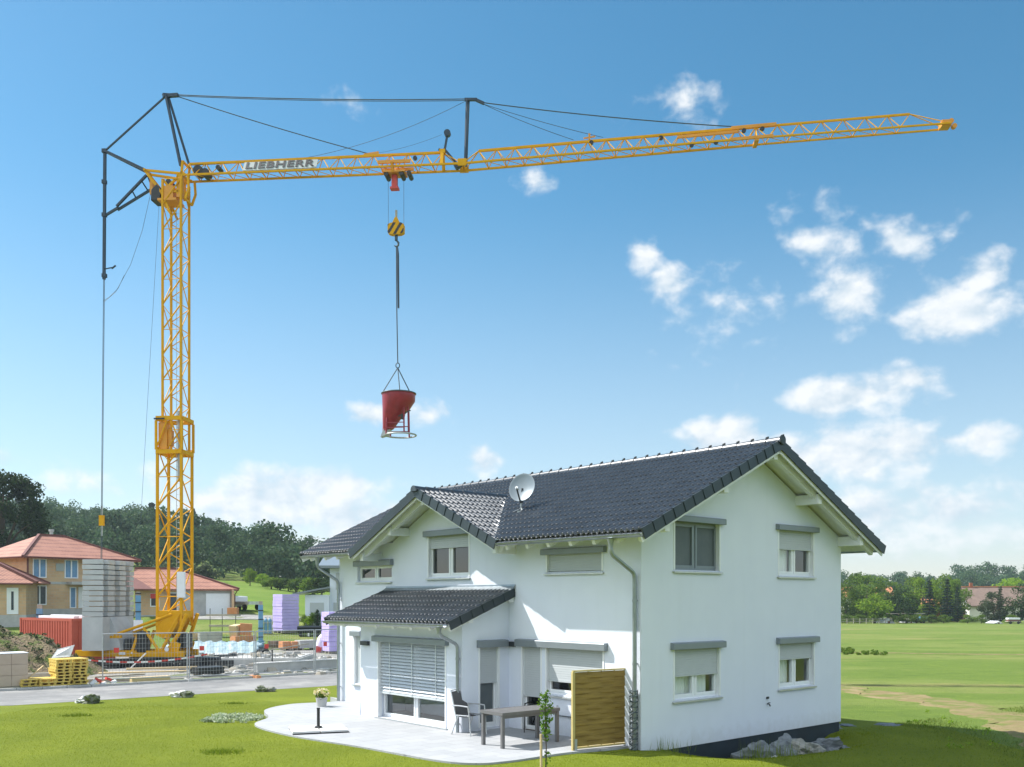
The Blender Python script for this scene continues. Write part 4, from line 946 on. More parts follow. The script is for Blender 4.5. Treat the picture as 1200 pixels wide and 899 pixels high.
M['mossrock'] = ramp_mat('mossy_rock', [((.20, .21, .17), 0, 0, 0, None), ((.13, .17, .06), 2.5, .42, .6, None), ((.34, .33, .28), 5, .56, .75, None)], .95, .8, 9, .06)
def rock(name, x, y, s, label, group, m='rock', flat=.6, z=None, seed=0, cat='rock'):
    bm = bmesh.new(); bmesh.ops.create_icosphere(bm, subdivisions=4, radius=1)
    r = random.Random(seed); off = Vector((r.uniform(0, 50), r.uniform(0, 50), r.uniform(0, 50)))
    from mathutils import noise
    for v in bm.verts:
        n = noise.fractal(v.co * 1.2 + off, .9, 2.1, 5) * .38 + (noise.cell(v.co * 1.7 + off) - .5) * .22
        v.co *= 1 + n
    me = bpy.data.meshes.new(name); bm.to_mesh(me); bm.free(); me.materials.append(M[m])
    for p in me.polygons: p.use_smooth = True
    me.set_sharp_from_angle(angle=R(28))
    o = bpy.data.objects.new(name, me); col.objects.link(o)
    o.scale = (s, s * r.uniform(.7, 1), s * flat); o.rotation_euler = (0, 0, r.uniform(0, 6)); o.location = (x, y, (H(x, y) if z is None else z) + s * flat * .35)
    return tag(o, label, cat, group)
G1 = 'boulders in the hollow by the gable wall'
rock('boulder', 5.45, 20.75, .56, 'large angular grey boulder at the left of the pile below the gable wall', G1, 'rock', .75, seed=3)
rock('boulder', 6.05, 21.2, .56, 'broad grey boulder in the middle of the pile below the gable wall', G1, 'rock', .8, seed=4)
rock('boulder', 6.5, 21.2, .46, 'brownish boulder at the right of the pile below the gable wall', G1, 'rockdark', .7, seed=8)
rock('boulder', 7.3, 21.9, .62, 'flat pale boulder running into the shaded grass', G1, 'rock', .42, seed=11)
rock('boulder', 6.9, 21.6, .34, 'small flat stone between the boulder pile and the long flat boulder', G1, 'rockdark', .4, seed=14)
rock('boulder', 7.15, 24.1, .34, 'rounded pale stone against the dark plinth', G1, 'rock', .45, seed=17)
rock('boulder', 8.3, 25.0, .42, 'low flat stone under the far corner of the gable wall', G1, 'rock', .25, seed=19)
for (x, y, s, lab) in ((5.0, 20.2, .16, 'white pebble left of the boulder pile'), (5.65, 20.35, .15, 'white pebble in front of the boulder pile')): rock('pebble', x, y, s, lab, 'pebbles by the boulders', 'conc', .5, seed=int(x * 10), cat='pebble')
for (x, y, s, lab) in ((10.2, 25.6, .36, 'flat stone slab lying in the shaded grass beyond the house'), (9.0, 25.4, .3, 'smaller flat stone slab nearest the house corner')): rock('stone_slab', x, y, s, lab, 'stone slabs in the grass', 'rock', .12, seed=int(y * 7), cat='stone slab')
G2 = 'stones along the edge of the lawn'
for i, (x, y, s, m, lab) in enumerate(((-14.0, 31.0, .30, 'conc', 'pale stone left of the dark weed clump at the road edge'), (-13.75, 30.8, .33, 'mossrock', 'mossy green stone at the road edge nearest the pallets'), (-11.65, 33.0, .28, 'conc', 'pale wedge shaped stone in the middle of the lawn edge'), (-11.35, 32.9, .25, 'mossrock', 'mossy stone beside the pale wedge shaped stone'), (-9.35, 35.2, .24, 'mossrock', 'low mossy stone on the lawn edge near the house'), (-9.05, 35.4, .22, 'rockdark', 'brown stone on the lawn edge nearest the house'))):
    rock('edge_stone', x, y, s, lab, G2, m, .7, seed=30 + i, cat='stone')

# ================================================================== the tower crane
CZ = -.52                       # ground level at the crane
crane = thing('tower_crane', 'tall yellow self erecting tower crane with dark blue stay struts and long jib', 'tower crane', (-17.87, 50.0, CZ), R(-5.3))
def cbuild(mb, name, m, parent=None, **k):
    if parent is None or parent is crane: mb.v = [(x, y, z - CZ) for x, y, z in mb.v]
    return mb.build(name, m, parent or crane, **k)
def truss_mast(name, z0, z1, a, bay, cr, dr, x0=0., m='yellow'):
    mb = MB(); h = a / 2; C4 = [(x0 - h, -h), (x0 + h, -h), (x0 + h, h), (x0 - h, h)]; n = round((z1 - z0) / bay); bz = (z1 - z0) / n
    for x, y in C4: mb.box(x - cr, x + cr, y - cr, y + cr, z0, z1)
    for f in range(4):
        (xa, ya), (xb, yb) = C4[f], C4[(f+1) % 4]
        for i in range(n):
            za, zb = z0 + i * bz, z0 + (i+1) * bz; zm = (za + zb) / 2
            heavy = dr * 1.45
            if f == 0:          # near face: long rising diagonals
                mb.tube([(xa, ya, za), (xb, yb, zb)], heavy, 6); 
                if i % 2 == 0: mb.tube([(xa, ya, zb), (xb, yb, zb)], dr * .8, 5)
                else: mb.tube([(xa, ya, zb), ((xa+xb)/2, ya, zm)], dr * .8, 5)
            elif f == 2: mb.tube([(xa, ya, za), (xb, yb, zm)], dr, 5); mb.tube([(xb, yb, zm), (xa, ya, zb)], dr, 5)
            else:
                p, q = ((xa, ya), (xb, yb)) if i % 2 else ((xb, yb), (xa, ya))
                mb.tube([(*p, za), (*q, zb)], dr, 5)
    return cbuild(mb, name, m)
truss_mast('lower_mast', 1.6, 11.0, 1.30, 1.45, .062, .034)
truss_mast('upper_mast', 10.6, 25.1, 1.0, 1.27, .052, .027, .06)
# guide frame where the upper mast slides out of the lower one
mb = MB(); h = .70
for z in (10.75, 12.5):
    for s in (-1, 1):
        mb.box(-h, h, s*h - .06, s*h + .06, z - .11, z + .11); mb.box(s*h - .06, s*h + .06, -h + .06, h - .06, z - .10, z + .10)
for sx in (-1, 1):
    for sy in (-1, 1): mb.box(sx*h - .055, sx*h + .055, sy*h - .055, sy*h + .055, 10.86, 12.39)
mb.bar((-h, -h, 10.9), (-.1, -h, 12.4), .06, .06); mb.bar((h, -h, 10.9), (.1, -h, 12.4), .06, .06)
cbuild(mb, 'guide_frame', 'yellow')
mb = MB(); mb.box(-.62, -.16, -.60, -.3, 10.9, 12.3); mb.box(-.3, .05, -.5, -.2, 11.1, 11.9); cbuild(mb, 'telescoping_gear', 'orangey')
mb = MB(); mb.box(-.78, -.2, -.80, -.77, 12.42, 12.50); cbuild(mb, 'warning_plate', 'black')
mb = MB(); mb.tube([(.42, -.42, 9.2), (.42, -.42, 12.9)], .09, 8); cbuild(mb, 'cable_drum_tube', 'galv')
# ladder inside the mast
mb = MB()
for x in (-.05, .30): mb.tube([(x, .3, 2.2), (x, .3, 24.6)], .014, 5)
for i in range(75): mb.tube([(-.05, .3, 2.3 + i * .3), (.30, .3, 2.3 + i * .3)], .010, 4)
cbuild(mb, 'ladder', 'galv')
# head
mb = MB()
for s in (-.42, .42):
    for p, q in (((-1.55, s*.6, 25.72), (.75, s, 25.35)), ((-1.55, s*.6, 25.72), (-.55, s, 24.45)), ((-.5, s, 24.45), (.55, s, 25.35)), ((.55, s, 25.35), (.62, s, 26.05)), ((-.5, s, 24.45), (.6, s, 24.45)), ((.35, s, 24.3), (.35, s, 25.4)), ((.56, s, 24.3), (.56, s, 25.5)), ((.9, s, 25.25), (.95, s, 24.6)), ((.95, s, 24.6), (.75, s, 24.05)), ((-.55, s, 24.45), (-.05, s, 23.3)), ((-.45, s, 25.1), (.0, s, 24.5))):
        mb.bar(p, q, .09, .11)
for x, z in ((-1.5, 25.7), (.56, 25.35), (.62, 26.02), (-.5, 24.45), (.56, 24.45), (.75, 24.05)): mb.box(x - .05, x + .05, -.42, .42, z - .05, z + .05)
cbuild(mb, 'mast_head', 'yellow')
mb = MB(); mb.box(-.72, .30, -.52, .5, 23.98, 24.1); mb.box(-.40, .12, -.5, .4, 24.1, 24.75); mb.box(.30, .60, -.46, -.2, 24.15, 25.3); cbuild(mb, 'winch_frame', 'orangey')
mb = MB(); mb.prism([(-1.12, -.45, 24.02), (-.62, -.45, 24.02), (-.55, -.45, 24.65), (-.80, -.45, 24.88), (-1.10, -.45, 24.6)], (0, .8, 0)); cbuild(mb, 'switch_cabinet', 'black', bevel=.03)
mb = MB()
for (x, z, r) in ((1.35, 25.62, .26), (1.75, 25.48, .22), (-.25, 25.05, .16), (2.45, 25.72, .12)):
    mb = MB(); mb.tube([(x, -.25, z), (x, .25, z)], r, 16); cbuild(mb, 'rope_drum', 'black')
mb = MB(); mb.box(-1.34, -1.16, -.12, .12, 24.5, 25.3); cbuild(mb, 'rope_guide', 'orangey')
# jib
def truss_jib(name, s0, s1, zb0, zb1, zt0, zt1, w0, w1, st0, st1, n, cr=.048, dr=.024, nose=False):
    mb = MB(); lb = lambda s: (s - s0) / (s1 - s0)
    zb = lambda s: zb0 + (zb1 - zb0) * lb(s); w = lambda s: w0 + (w1 - w0) * lb(s); zt = lambda s: zt0 + (zt1 - zt0) * (s - st0) / (st1 - st0)
    for y in (-1, 1): mb.bar((s0, y * w0, zb0), (s1, y * w1, zb1), cr * 1.9, cr * 1.9)
    mb.bar((st0, 0, zt0), (st1, 0, zt1), cr * 2.3, cr * 2.3)
    d = (st1 - st0) / n
    for i in range(n):
        sm = st0 + d * (i + .5); a, b = st0 + d * i, st0 + d * (i + 1)
        for y in (-1, 1):
            mb.tube([(a, 0, zt(a)), (sm, y * w(sm), zb(sm))], dr, 5); mb.tube([(sm, y * w(sm), zb(sm)), (b, 0, zt(b))], dr, 5)
        mb.tube([(sm, -w(sm), zb(sm)), (sm, w(sm), zb(sm))], dr, 5)
        if i < n - 1: mb.tube([(sm, -w(sm), zb(sm)), (sm + d, w(sm + d), zb(sm + d))], dr * .8, 5)
    for y in (-1, 1):
        mb.tube([(st0, 0, zt0), (s0, y * w0, zb0)], dr * 1.3, 5); mb.tube([(st1, 0, zt1), (s1, y * w1, zb1)], dr * 1.1, 5)
    mb.tube([(s0, -w0, zb0), (s0, w0, zb0)], dr * 1.4, 5); mb.tube([(s1, -w1, zb1), (s1, w1, zb1)], dr * 1.4, 5)
    return cbuild(mb, name, 'yellow')
truss_jib('inner_jib', .55, 15.43, 25.30, 25.28, 26.05, 26.07, .42, .42, .8, 14.35, 15)
truss_jib('outer_jib', 15.43, 30.2, 25.28, 25.94, 26.07, 26.66, .42, .38, 16.23, 30.2, 15)
truss_jib('jib_tip', 30.2, 39.5, 25.94, 26.28, 26.66, 26.95, .36, .30, 30.2, 37.64, 7, .04, .022)
mb = MB(); mb.bar((29.0, 0, 26.64), (31.2, 0, 26.74), .16, .16); mb.bar((28.9, -.40, 25.9), (31.0, -.38, 26.0), .10, .14); mb.box(30.1, 30.3, -.42, .42, 25.8, 25.95); cbuild(mb, 'jib_joint', 'orangey')
mb = MB(); mb.bar((14.35, -.38, 25.3), (14.35, -.10, 26.1), .16, .10); mb.bar((14.35, .38, 25.3), (14.35, .10, 26.1), .16, .10); mb.box(14.2, 14.5, -.16, .16, 26.0, 26.2); cbuild(mb, 'jib_hinge_frame', 'yellow')
for y in (-.41, .41): mb = MB(); mb.box(15.2, 15.65, y - .05, y + .05, 25.18, 25.52); cbuild(mb, 'jib_hinge', 'yellow')
mb = MB()
for x, y, z in ((22.0, -.05, 26.22), (25.5, -.05, 26.30), (27.0, -.38, 25.72), (28.2, -.38, 25.80), (29.6, -.1, 26.45), (30.5, -.1, 26.50), (12.95, -.2, 25.75)): mb = MB(); mb.tube([(x, y - .05, z), (x, y + .05, z)], .11, 12); cbuild(mb, 'rope_pulley', 'black')
mb = MB(); mb.bar((26.3, -.15, 26.25), (29.3, -.15, 26.40), .10, .12); cbuild(mb, 'folding_rod', 'orangey')
mb = MB(); mb.bar((17.7, -.44, 25.37), (18.75, -.44, 25.42), .03, .12); cbuild(mb, 'red_marker_tube', 'redsign')
mb = MB(); mb.box(39.1, 39.55, -.28, .28, 26.2, 26.48); mb.tube([(39.6, -.1, 26.5), (39.6, .1, 26.5)], .12, 12); mb.tube([(39.75, -.1, 26.25), (39.75, .1, 26.25)], .12, 12); cbuild(mb, 'jib_nose', 'orangey')
# name board with lettering
nb0 = Vector((3.88, -.47, 25.36 - CZ)); nb1 = Vector((7.82, -.47, 25.36 - CZ)); upv = Vector((0, .36, .66)).normalized()
mb = MB(); t = upv * .64; nn = Vector((0, -upv.z, upv.y)) * .015
mb.hexa([nb0 - nn, nb1 - nn, nb1 + nn, nb0 + nn, nb0 + t - nn, nb1 + t - nn, nb1 + t + nn, nb0 + t + nn]); board = mb.build('name_board', 'cream', crane)
def lettering(txt, name, parent, height, width, m, origin, rot, bold=.02):
    cu = bpy.data.curves.new(name, 'FONT'); cu.body = txt; cu.size = 1; cu.offset = bold; cu.extrude = .01; cu.space_character = 1.12
    ob = bpy.data.objects.new(name, cu); col.objects.link(ob); bpy.context.view_layer.update()
    me = bpy.data.meshes.new_from_object(ob.evaluated_get(bpy.context.evaluated_depsgraph_get())); bpy.data.objects.remove(ob)
    co = np.empty(len(me.vertices) * 3, np.float32); me.vertices.foreach_get('co', co); co = co.reshape(-1, 3)
    lo, hi = co.min(0), co.max(0); co[:, 0] = (co[:, 0] - lo[0]) / (hi[0] - lo[0]) * width; co[:, 1] = (co[:, 1] - lo[1]) / (hi[1] - lo[1]) * height
    me.vertices.foreach_set('co', co.ravel()); me.materials.clear(); me.materials.append(M[m])
    o = bpy.data.objects.new(name, me); col.objects.link(o); o.parent = parent; o.location = origin; o.rotation_euler = rot; return o
ang = math.atan2(upv.z, upv.y)
lettering('LIEBHERR', 'lettering', board, .52, 3.66, 'ink', nb0 + Vector((.14, 0, 0)) + upv * .11 + Vector((0, -upv.z, upv.y)) * .03, (ang, 0, 0), .024)
# dark blue stay struts
def strut(name, pairs, w, m='navy'):
    mb = MB()
    for p, q in pairs: mb.bar(p, q, w, w)
    return cbuild(mb, name, m)
strut('top_strut', [((.45, -.28, 25.85), (-.47, -.06, 29.75)), ((.72, .28, 25.95), (-.40, .06, 29.75))], .12)
strut('top_strut_head', [((-.62, 0, 29.72), (.18, 0, 29.74)), ((-.62, -.1, 29.72), (-.40, .1, 29.80))], .17)
strut('rear_tie', [((-.50, 0, 29.72), (-3.88, 0, 26.95))], .075)
strut('rear_strut', [((-3.88, -.06, 26.95), (-1.50, -.26, 25.72)), ((-3.88, .06, 26.95), (-1.45, .26, 25.72))], .12)
strut('rear_hanger', [((-3.88, 0, 27.05), (-3.93, 0, 20.1))], .13)
mb = MB(); mb.bar((-3.90, 0, 20.65), (-3.45, 0, 20.72), .05, .05); mb.bar((-3.50, 0, 20.66), (-3.28, 0, 20.82), .09, .05)
cbuild(mb, 'hanger_bracket', 'navy')
for z in (26.95, 25.3, 23.54, 20.3): mb = MB(); mb.box(-4.02, -3.80, -.1, .1, z - .1, z + .1); cbuild(mb, 'hanger_collar', 'navy')
strut('lattice_strut', [((-1.45, -.24, 25.45), (-3.2, -.05, 23.95)), ((-1.35, .24, 24.95), (-3.2, .05, 23.80)), ((-3.1, 0, 23.92), (-3.88, 0, 23.50))], .11)
strut('lattice_brace', [((-1.75, -.2, 25.2), (-1.6, .2, 24.85)), ((-2.3, -.15, 24.72), (-2.2, .15, 24.4)), ((-1.45, -.24, 25.6), (-1.35, .24, 24.9))], .05)
strut('middle_strut', [((15.55, -.22, 25.4), (15.62, -.04, 28.75)), ((15.55, .22, 25.4), (15.70, .04, 28.75))], .085)
strut('middle_strut_head', [((15.5, 0, 28.75), (16.15, 0, 28.72)), ((16.1, 0, 28.70), (16.5, 0, 28.50))], .13)
strut('folding_lever', [((15.15, 0, 25.40), (14.42, 0, 26.28)), ((14.45, 0, 26.15), (14.60, 0, 27.0)), ((14.15, 0, 26.25), (14.45, 0, 26.1))], .10)
strut('lever_foot', [((15.0, 0, 25.25), (15.3, 0, 25.45))], .24)
mb = MB(); mb.tube([(14.60, -.12, 27.05), (14.60, .12, 27.05)], .17, 16); cbuild(mb, 'lever_pulley', 'navy', smooth=True)
def rope(name, pts, r=.018, m='rope'):
    mb = MB(); mb.tube(pts, r, 6); return cbuild(mb, name, m)
def sag(p, q, s, n=10):
    p, q = Vector(p), Vector(q); return [p.lerp(q, i/n) - Vector((0, 0, s * 4 * (i/n) * (1 - i/n))) for i in range(n + 1)]
rope('jib_stay', sag((.1, -.04, 29.74), (15.55, -.04, 28.76), .12), .024); rope('jib_stay', sag((.1, .04, 29.72), (15.55, .04, 28.72), .12), .018)
rope('jib_stay', sag((16.45, 0, 28.55), (29.2, 0, 26.72), .12), .026)
rope('jib_stay', sag((.2, 0, 29.65), (10.4, 0, 26.2), .08), .024)
rope('jib_stay', sag((15.5, 0, 28.65), (7.0, 0, 26.1), .35), .011); rope('jib_stay', sag((16.4, 0, 28.5), (21.1, 0, 26.42), .08), .013); rope('jib_stay', sag((16.4, 0, 28.5), (22.6, 0, 26.48), .08), .013)
rope('jib_stay', sag((14.3, 0, 27.0), (9.6, 0, 26.1), .2), .007)
mb = MB(); mb.bar((10.2, 0, 26.1), (11.0, 0, 26.2), .08, .16); cbuild(mb, 'stay_lug', 'orangey'); mb = MB(); mb.bar((21.6, 0, 26.48), (22.2, 0, 26.55), .06, .06); mb.box(21.85, 21.95, -.05, .05, 26.4, 26.7); cbuild(mb, 'stay_lug', 'orangey')
for y in (-.05, .05): rope('hanger_rope', [(-3.93, y, 20.1), (-4.06, y, 7.3), (-4.10, y, 1.2)], .016)
mb = MB(); mb.box(-4.17, -3.95, -.1, .1, 6.95, 7.5); cbuild(mb, 'rope_coupling', 'yellow')
mb = MB(); mb.tube([(-4.06, 0, 7.5), (-4.06, 0, 8.0)], .05, 8); mb.tube([(-4.06, 0, 6.4), (-4.06, 0, 6.95)], .05, 8); cbuild(mb, 'coupling_sleeve', 'galv')
rope('slack_rope', [(-1.30, -.1, 24.5), (-1.75, -.1, 22.6), (-2.4, -.1, 20.8), (-2.75, -.1, 20.2)], .010)
rope('slack_rope', [(-2.75, -.1, 20.25), (-3.1, -.1, 19.55), (-3.6, -.1, 19.1), (-3.93, -.05, 18.95)], .010); rope('slack_rope', [(-2.78, -.05, 20.2), (-3.25, -.05, 19.4), (-3.93, 0, 18.9)], .010)
rope('tag_line', sag((-.72, -.3, 24.0), (-1.75, -.3, 7.0), .0), .008); 
# hoist: trolley, ropes, hook block
mb = MB()
for y in (-.46, .46):
    mb.box(11.05, 12.75, y - .05, y + .05, 25.42, 25.58)
    mb.bar((11.8, y, 25.5), (11.8, y * .6, 25.05), .12, .30)
mb.box(11.35, 12.45, -.40, .40, 25.02, 25.10); cbuild(mb, 'trolley', 'orangey')
mb = MB()
for x in (11.45, 12.25, 12.65): mb = MB(); mb.tube([(x, -.36, 24.96), (x, .36, 24.96)], .12, 12); cbuild(mb, 'trolley_roller', 'black')
mb = MB(); mb.box(11.70, 11.98, -.14, .14, 24.35, 24.98); mb.box(11.62, 12.06, -.18, .18, 24.26, 24.36); cbuild(mb, 'limit_switch', 'redsign')
for x in (11.50, 12.32):
    rope('hoist_rope', [(x, 0, 24.95), (x, 0, 22.35)], .010)
hbx = 11.92
mb = MB(); n = 11
mb.cur = 0
for k, (x0, x1) in enumerate(((-.42, -.28), (-.28, -.14), (-.14, 0), (0, .14), (.14, .28), (.28, .42))):
    top = 22.52 - .0 * abs(x0); bot = 21.92 + .12 * max(0, abs((x0 + x1) / 2) - .3)
    # slanted warning stripes
    mb.cur = 1 if k in (1, 4) else 0
    sh = .16
    mb.hexa([(hbx + x0 - sh, -.16, bot), (hbx + x1 - sh, -.16, bot), (hbx + x1 - sh, .16, bot), (hbx + x0 - sh, .16, bot), (hbx + x0 + sh, -.16, top), (hbx + x1 + sh, -.16, top), (hbx + x1 + sh, .16, top), (hbx + x0 + sh, .16, top)])
bm_ = mb; 
# trim the slanted stack to a rounded block by rebuilding it in clean slices
mb = MB()
def hbprof(x): return (21.90 + .10 * (abs(x) / .42) ** 4, 22.50 - .10 * (abs(x) / .42) ** 4)
NXS, NZS = 28, 20
for i in range(NXS):
    x0 = -.42 + .84 * i / NXS; x1 = x0 + .84 / NXS; b0, t0 = hbprof(x0); b1, t1 = hbprof(x1)
    for j in range(NZS):
        f0, f1 = j / NZS, (j + 1) / NZS; xm = (x0 + x1) / 2; zm = (f0 + f1) / 2
        mb.cur = 1 if ((xm - zm * .36 + .50) % .36) < .16 else 0
        for y in (-.17, .17):
            mb.quad((hbx + x0, y, b0 + (t0 - b0) * f0), (hbx + x1, y, b1 + (t1 - b1) * f0), (hbx + x1, y, b1 + (t1 - b1) * f1), (hbx + x0, y, b0 + (t0 - b0) * f1))
    mb.cur = 0
    mb.quad((hbx + x0, -.17, t0), (hbx + x1, -.17, t1), (hbx + x1, .17, t1), (hbx + x0, .17, t0)); mb.quad((hbx + x0, -.17, b0), (hbx + x1, -.17, b1), (hbx + x1, .17, b1), (hbx + x0, .17, b0))
for x in (-.42, .42):
    b, t = hbprof(x); mb.quad((hbx + x, -.17, b), (hbx + x, .17, b), (hbx + x, .17, t), (hbx + x, -.17, t))
hb = cbuild(mb, 'hook_block', ['yellow', 'black'], fix=False)
mb = MB(); mb.prism([(hbx - .22, -.10, 22.46), (hbx + .22, -.10, 22.46), (hbx + .06, -.10, 22.80), (hbx - .06, -.10, 22.80)], (0, .2, 0)); mb.v = [(x, y, z - CZ) for x, y, z in mb.v]; mb.build('block_neck', 'yellow', hb)
mb = MB(); mb.tube([(hbx, 0, 22.78), (hbx, 0, 23.18)], .06, 8); mb.v = [(x, y, z - CZ) for x, y, z in mb.v]; mb.build('block_pin', 'woodgrey', hb)
mb = MB(); mb.tube([(hbx, 0, 21.92), (hbx, 0, 21.62)], .08, 8); mb.tube([(hbx + .02, 0, 21.62), (hbx + .12, 0, 21.50), (hbx + .10, 0, 21.36), (hbx, 0, 21.30), (hbx - .10, 0, 21.36)], [.05, .055, .06, .05, .025], 8); mb.v = [(x, y, z - CZ) for x, y, z in mb.v]; mb.build('hook', 'rope', hb, smooth=True)
# slewing platform, ballast, undercarriage
mb = MB()
for y in (-.85, .85):
    mb.box(-5.0, .9, y - .10, y + .10, .02, .34)
    mb.bar((-4.15, y, 1.02), (-2.5, y, 1.06), .12, .14); mb.bar((-4.15, y, .3), (-4.15, y, 1.02), .14, .14, (0, 1, 0)); mb.bar((-1.9, y, .3), (-1.55, y, 1.35), .14, .12, (0, 1, 0))
    mb.tube([(-2.9, y, 1.15), (-1.2, y * .9, 1.75), (.15, y * .8, 2.25)], .075, 8); mb.tube([(-1.3, y, 1.5), (-.45, y, .3)], .08, 8); mb.tube([(-.35, y, .3), (.45, y * .8, 1.9)], .09, 8)
    mb.tube([(.95, y * .8, 2.25), (.55, y * .9, 1.2), (.05, y, .4)], .10, 8); mb.tube([(.6, y * .8, 2.3), (-.1, y, 1.0)], .08, 8)
    mb.prism([(-1.0, y - .03, .05), (.5, y - .03, .05), (.72, y - .03, .7), (.35, y - .03, .85), (-.1, y - .03, .45), (-.6, y - .03, .45)], (0, .06, 0))
for x in (-4.9, -4.1, -2.0, .3): mb.box(x - .08, x + .08, -.85, .85, .06, .28)
cbuild(mb, 'slewing_platform', 'yellow')
mb = MB(); mb.prism([(-.72, -.68, 1.15), (-.30, -.68, .95), (.70, -.68, 2.1), (.70, -.68, 2.42), (-.72, -.68, 2.42)], (0, 1.36, 0)); cbuild(mb, 'mast_foot', 'yellow')
for bx_ in ((-1.62, -1.12, -1.0, -.45, .25, 1.35), (-2.45, -2.1, -.7, .7, .36, .98), (.2, .75, -.55, .55, .45, 1.2)): mb = MB(); mb.box(*bx_); cbuild(mb, 'hoist_drive', 'black', bevel=.05)
mb = MB(); mb.tube([(.0, -.96, .42), (.0, -.94, .42)], .12, 16); mb.tube([(-1.9, -.96, .22), (-1.9, -.94, .22)], .05, 8); mb.box(-2.6, -2.25, -.965, -.95, .12, .26); cbuild(mb, 'rating_plate', 'white')
mb = MB(); mb.box(.50, .92, -.86, -.72, 3.1, 4.45); cbuild(mb, 'control_cabinet', 'white', bevel=.02)
BPROF = [(-4.22, -1.62), (-3.10, -1.62), (-3.10, -1.55), (-3.36, -1.55), (-3.36, -1.10), (-3.10, -1.10), (-3.10, -.45), (-3.36, -.45), (-3.36, .10), (-3.10, .10), (-3.10, .75), (-3.36, .75), (-3.36, 1.15), (-3.10, 1.15), (-3.10, 1.62), (-4.22, 1.62)]
for i in range(11):
    z0 = 2.10 + i * .272; mb = MB(); e = .014 * ((i * 7) % 3 - 1); mb.prism([(x + e, y + .5 * e, z0 + .024) for x, y in BPROF], (0, 0, .232)); cbuild(mb, 'ballast_slab', 'ballast', bevel=.012)
mb = MB(); mb.prism([(-4.24, -1.62, .36), (-3.12, -1.62, .36), (-3.12, -1.62, 2.10), (-4.24, -1.62, 2.10)], (0, 3.24, 0)); mb.prism([(-3.12, -.9, .36), (-2.5, -.9, .36), (-2.75, -.9, 1.3), (-3.12, -.9, 2.09)], (0, 1.8, 0)); cbuild(mb, 'ballast_base', 'ballast')
mb = MB()
for sx in (-1, 1):
    for sy in (-1, 1):
        mb.bar((0, 0, -.12), (sx * 2.3, sy * 2.3, -.15), .32, .26); mb.box(sx*2.3 - .14, sx*2.3 + .14, sy*2.3 - .14, sy*2.3 + .14, CZ + .12, .02); mb.box(sx*2.3 - .4, sx*2.3 + .4, sy*2.3 - .4, sy*2.3 + .4, CZ - .02, CZ + .12)
mb.lathe([(.95, -.30), (.95, .0), (.80, .05)], (0, 0, 0), 28); mb.box(-2.4, 2.4, -.3, .3, -.34, -.05)
cbuild(mb, 'undercarriage', 'black')
mb = MB(); 
for i in range(26):
    x = -4.4 + i * .32; mb.box(x, x + .27, -1.65, -1.60, CZ, -.08)
cbuild(mb, 'ground_guard', 'black')

# concrete bucket with its slings: hangs from the hook, a thing of its own
bx, by = (Vector((-17.87, 50, 0)) + Matrix.Rotation(R(-5.3), 3, 'Z') @ Vector((12.05, 0, 0))).xy
bk = thing('concrete_bucket', 'dark red concrete skip hanging from the crane hook on chains', 'concrete bucket', (bx, by, 11.4), R(-5.3))
mb = MB(); n = 32; ringz = [(2.30, .86, 0), (2.24, .90, 0), (2.20, .86, 0), (1.88, .85, .0), (1.48, .71, -.13), (1.08, .56, -.28), (.72, .42, -.42), (.38, .30, -.55)]
vs = []; fs = []
for z, r, ox in ringz:
    for k in range(n):
        t = 2*math.pi*k/n; vs.append((ox + r * math.cos(t), r * .96 * math.sin(t) * (1 if z > 1 else .9), z + (.10 * math.cos(t) if z < 1.4 else 0)))
for i in range(len(ringz) - 1):
    for k in range(n): fs.append((i*n+k, i*n+(k+1)%n, (i+1)*n+(k+1)%n, (i+1)*n+k))
fs.append(tuple((len(ringz)-1)*n+k for k in range(n))); mb.add(vs, fs); mb.build('hopper', 'red', bk, smooth=True)
mb = MB(); mb.tube([(.88*math.cos(t), .85*math.sin(t), 2.27) for t in np.linspace(0, 2*np.pi, 33)[:-1]], .035, 8, closed=True); mb.build('rim', 'rope', bk, smooth=True)
mb = MB(); mb.prism([(-.70, -.22, .55), (-.42, -.22, .40), (-.55, -.22, .12), (-.92, -.22, .02)], (0, .44, 0)); mb.build('outlet_chute', 'galv', bk)
mb = MB(); mb.tube([(.10 + .80*math.cos(t), .78*math.sin(t), .12) for t in np.linspace(0, 2*np.pi, 33)[:-1]], .045, 8, closed=True)
mb.build('base_ring', 'galv', bk, smooth=True)
mb = MB()
for x, y, z in ((.42, -.66, 1.45), (.42, .66, 1.45), (.62, -.5, 1.5), (-.55, -.5, .95), (-.55, .5, .95)): mb.bar((x, y, .12), (x * .95, y * .95, z), .06, .06)
for z in (.42, .68): mb.bar((-.55, -.58, z), (.42, -.64, z), .04, .04); mb.bar((-.55, .58, z), (.42, .64, z), .04, .04)
mb.bar((-.55, -.58, .42), (-.55, .58, .42), .04, .04); mb.build('support_frame', 'red', bk)
mb = MB(); mb.bar((.10, -.55, 1.0), (.75, -.62, 1.28), .05, .05); mb.bar((.3, -.5, .85), (.35, -.5, 1.1), .16, .16); mb.build('outlet_lever', 'black', bk)
for a in (185, -75, 50):
    mb = MB(); mb.tube([(.86*math.cos(R(a)), .83*math.sin(R(a)), 2.30), (-.05, 0, 3.62)], .026, 6); mb.build('sling_chain', 'rope', bk)
mb = MB(); mb.tube([(-.05 + .10*math.cos(t), 0, 3.74 + .13*math.sin(t)) for t in np.linspace(0, 2*np.pi, 17)[:-1]], .026, 6, closed=True); mb.build('sling_ring', 'rope', bk, smooth=True)
mb = MB(); mb.tube([(-.05, 0, 3.86), (-.10, .0, 6.5), (-.12, 0, 9.86)], .030, 6); mb.build('hoist_sling', 'rope', bk)
mb = MB(); mb.tube([(-.06, -.04, 9.85), (-.03, -.04, 9.5), (.0, -.04, 6.7)], [.045, .06, .05], 6); mb.build('webbing_strap', 'navy', bk)

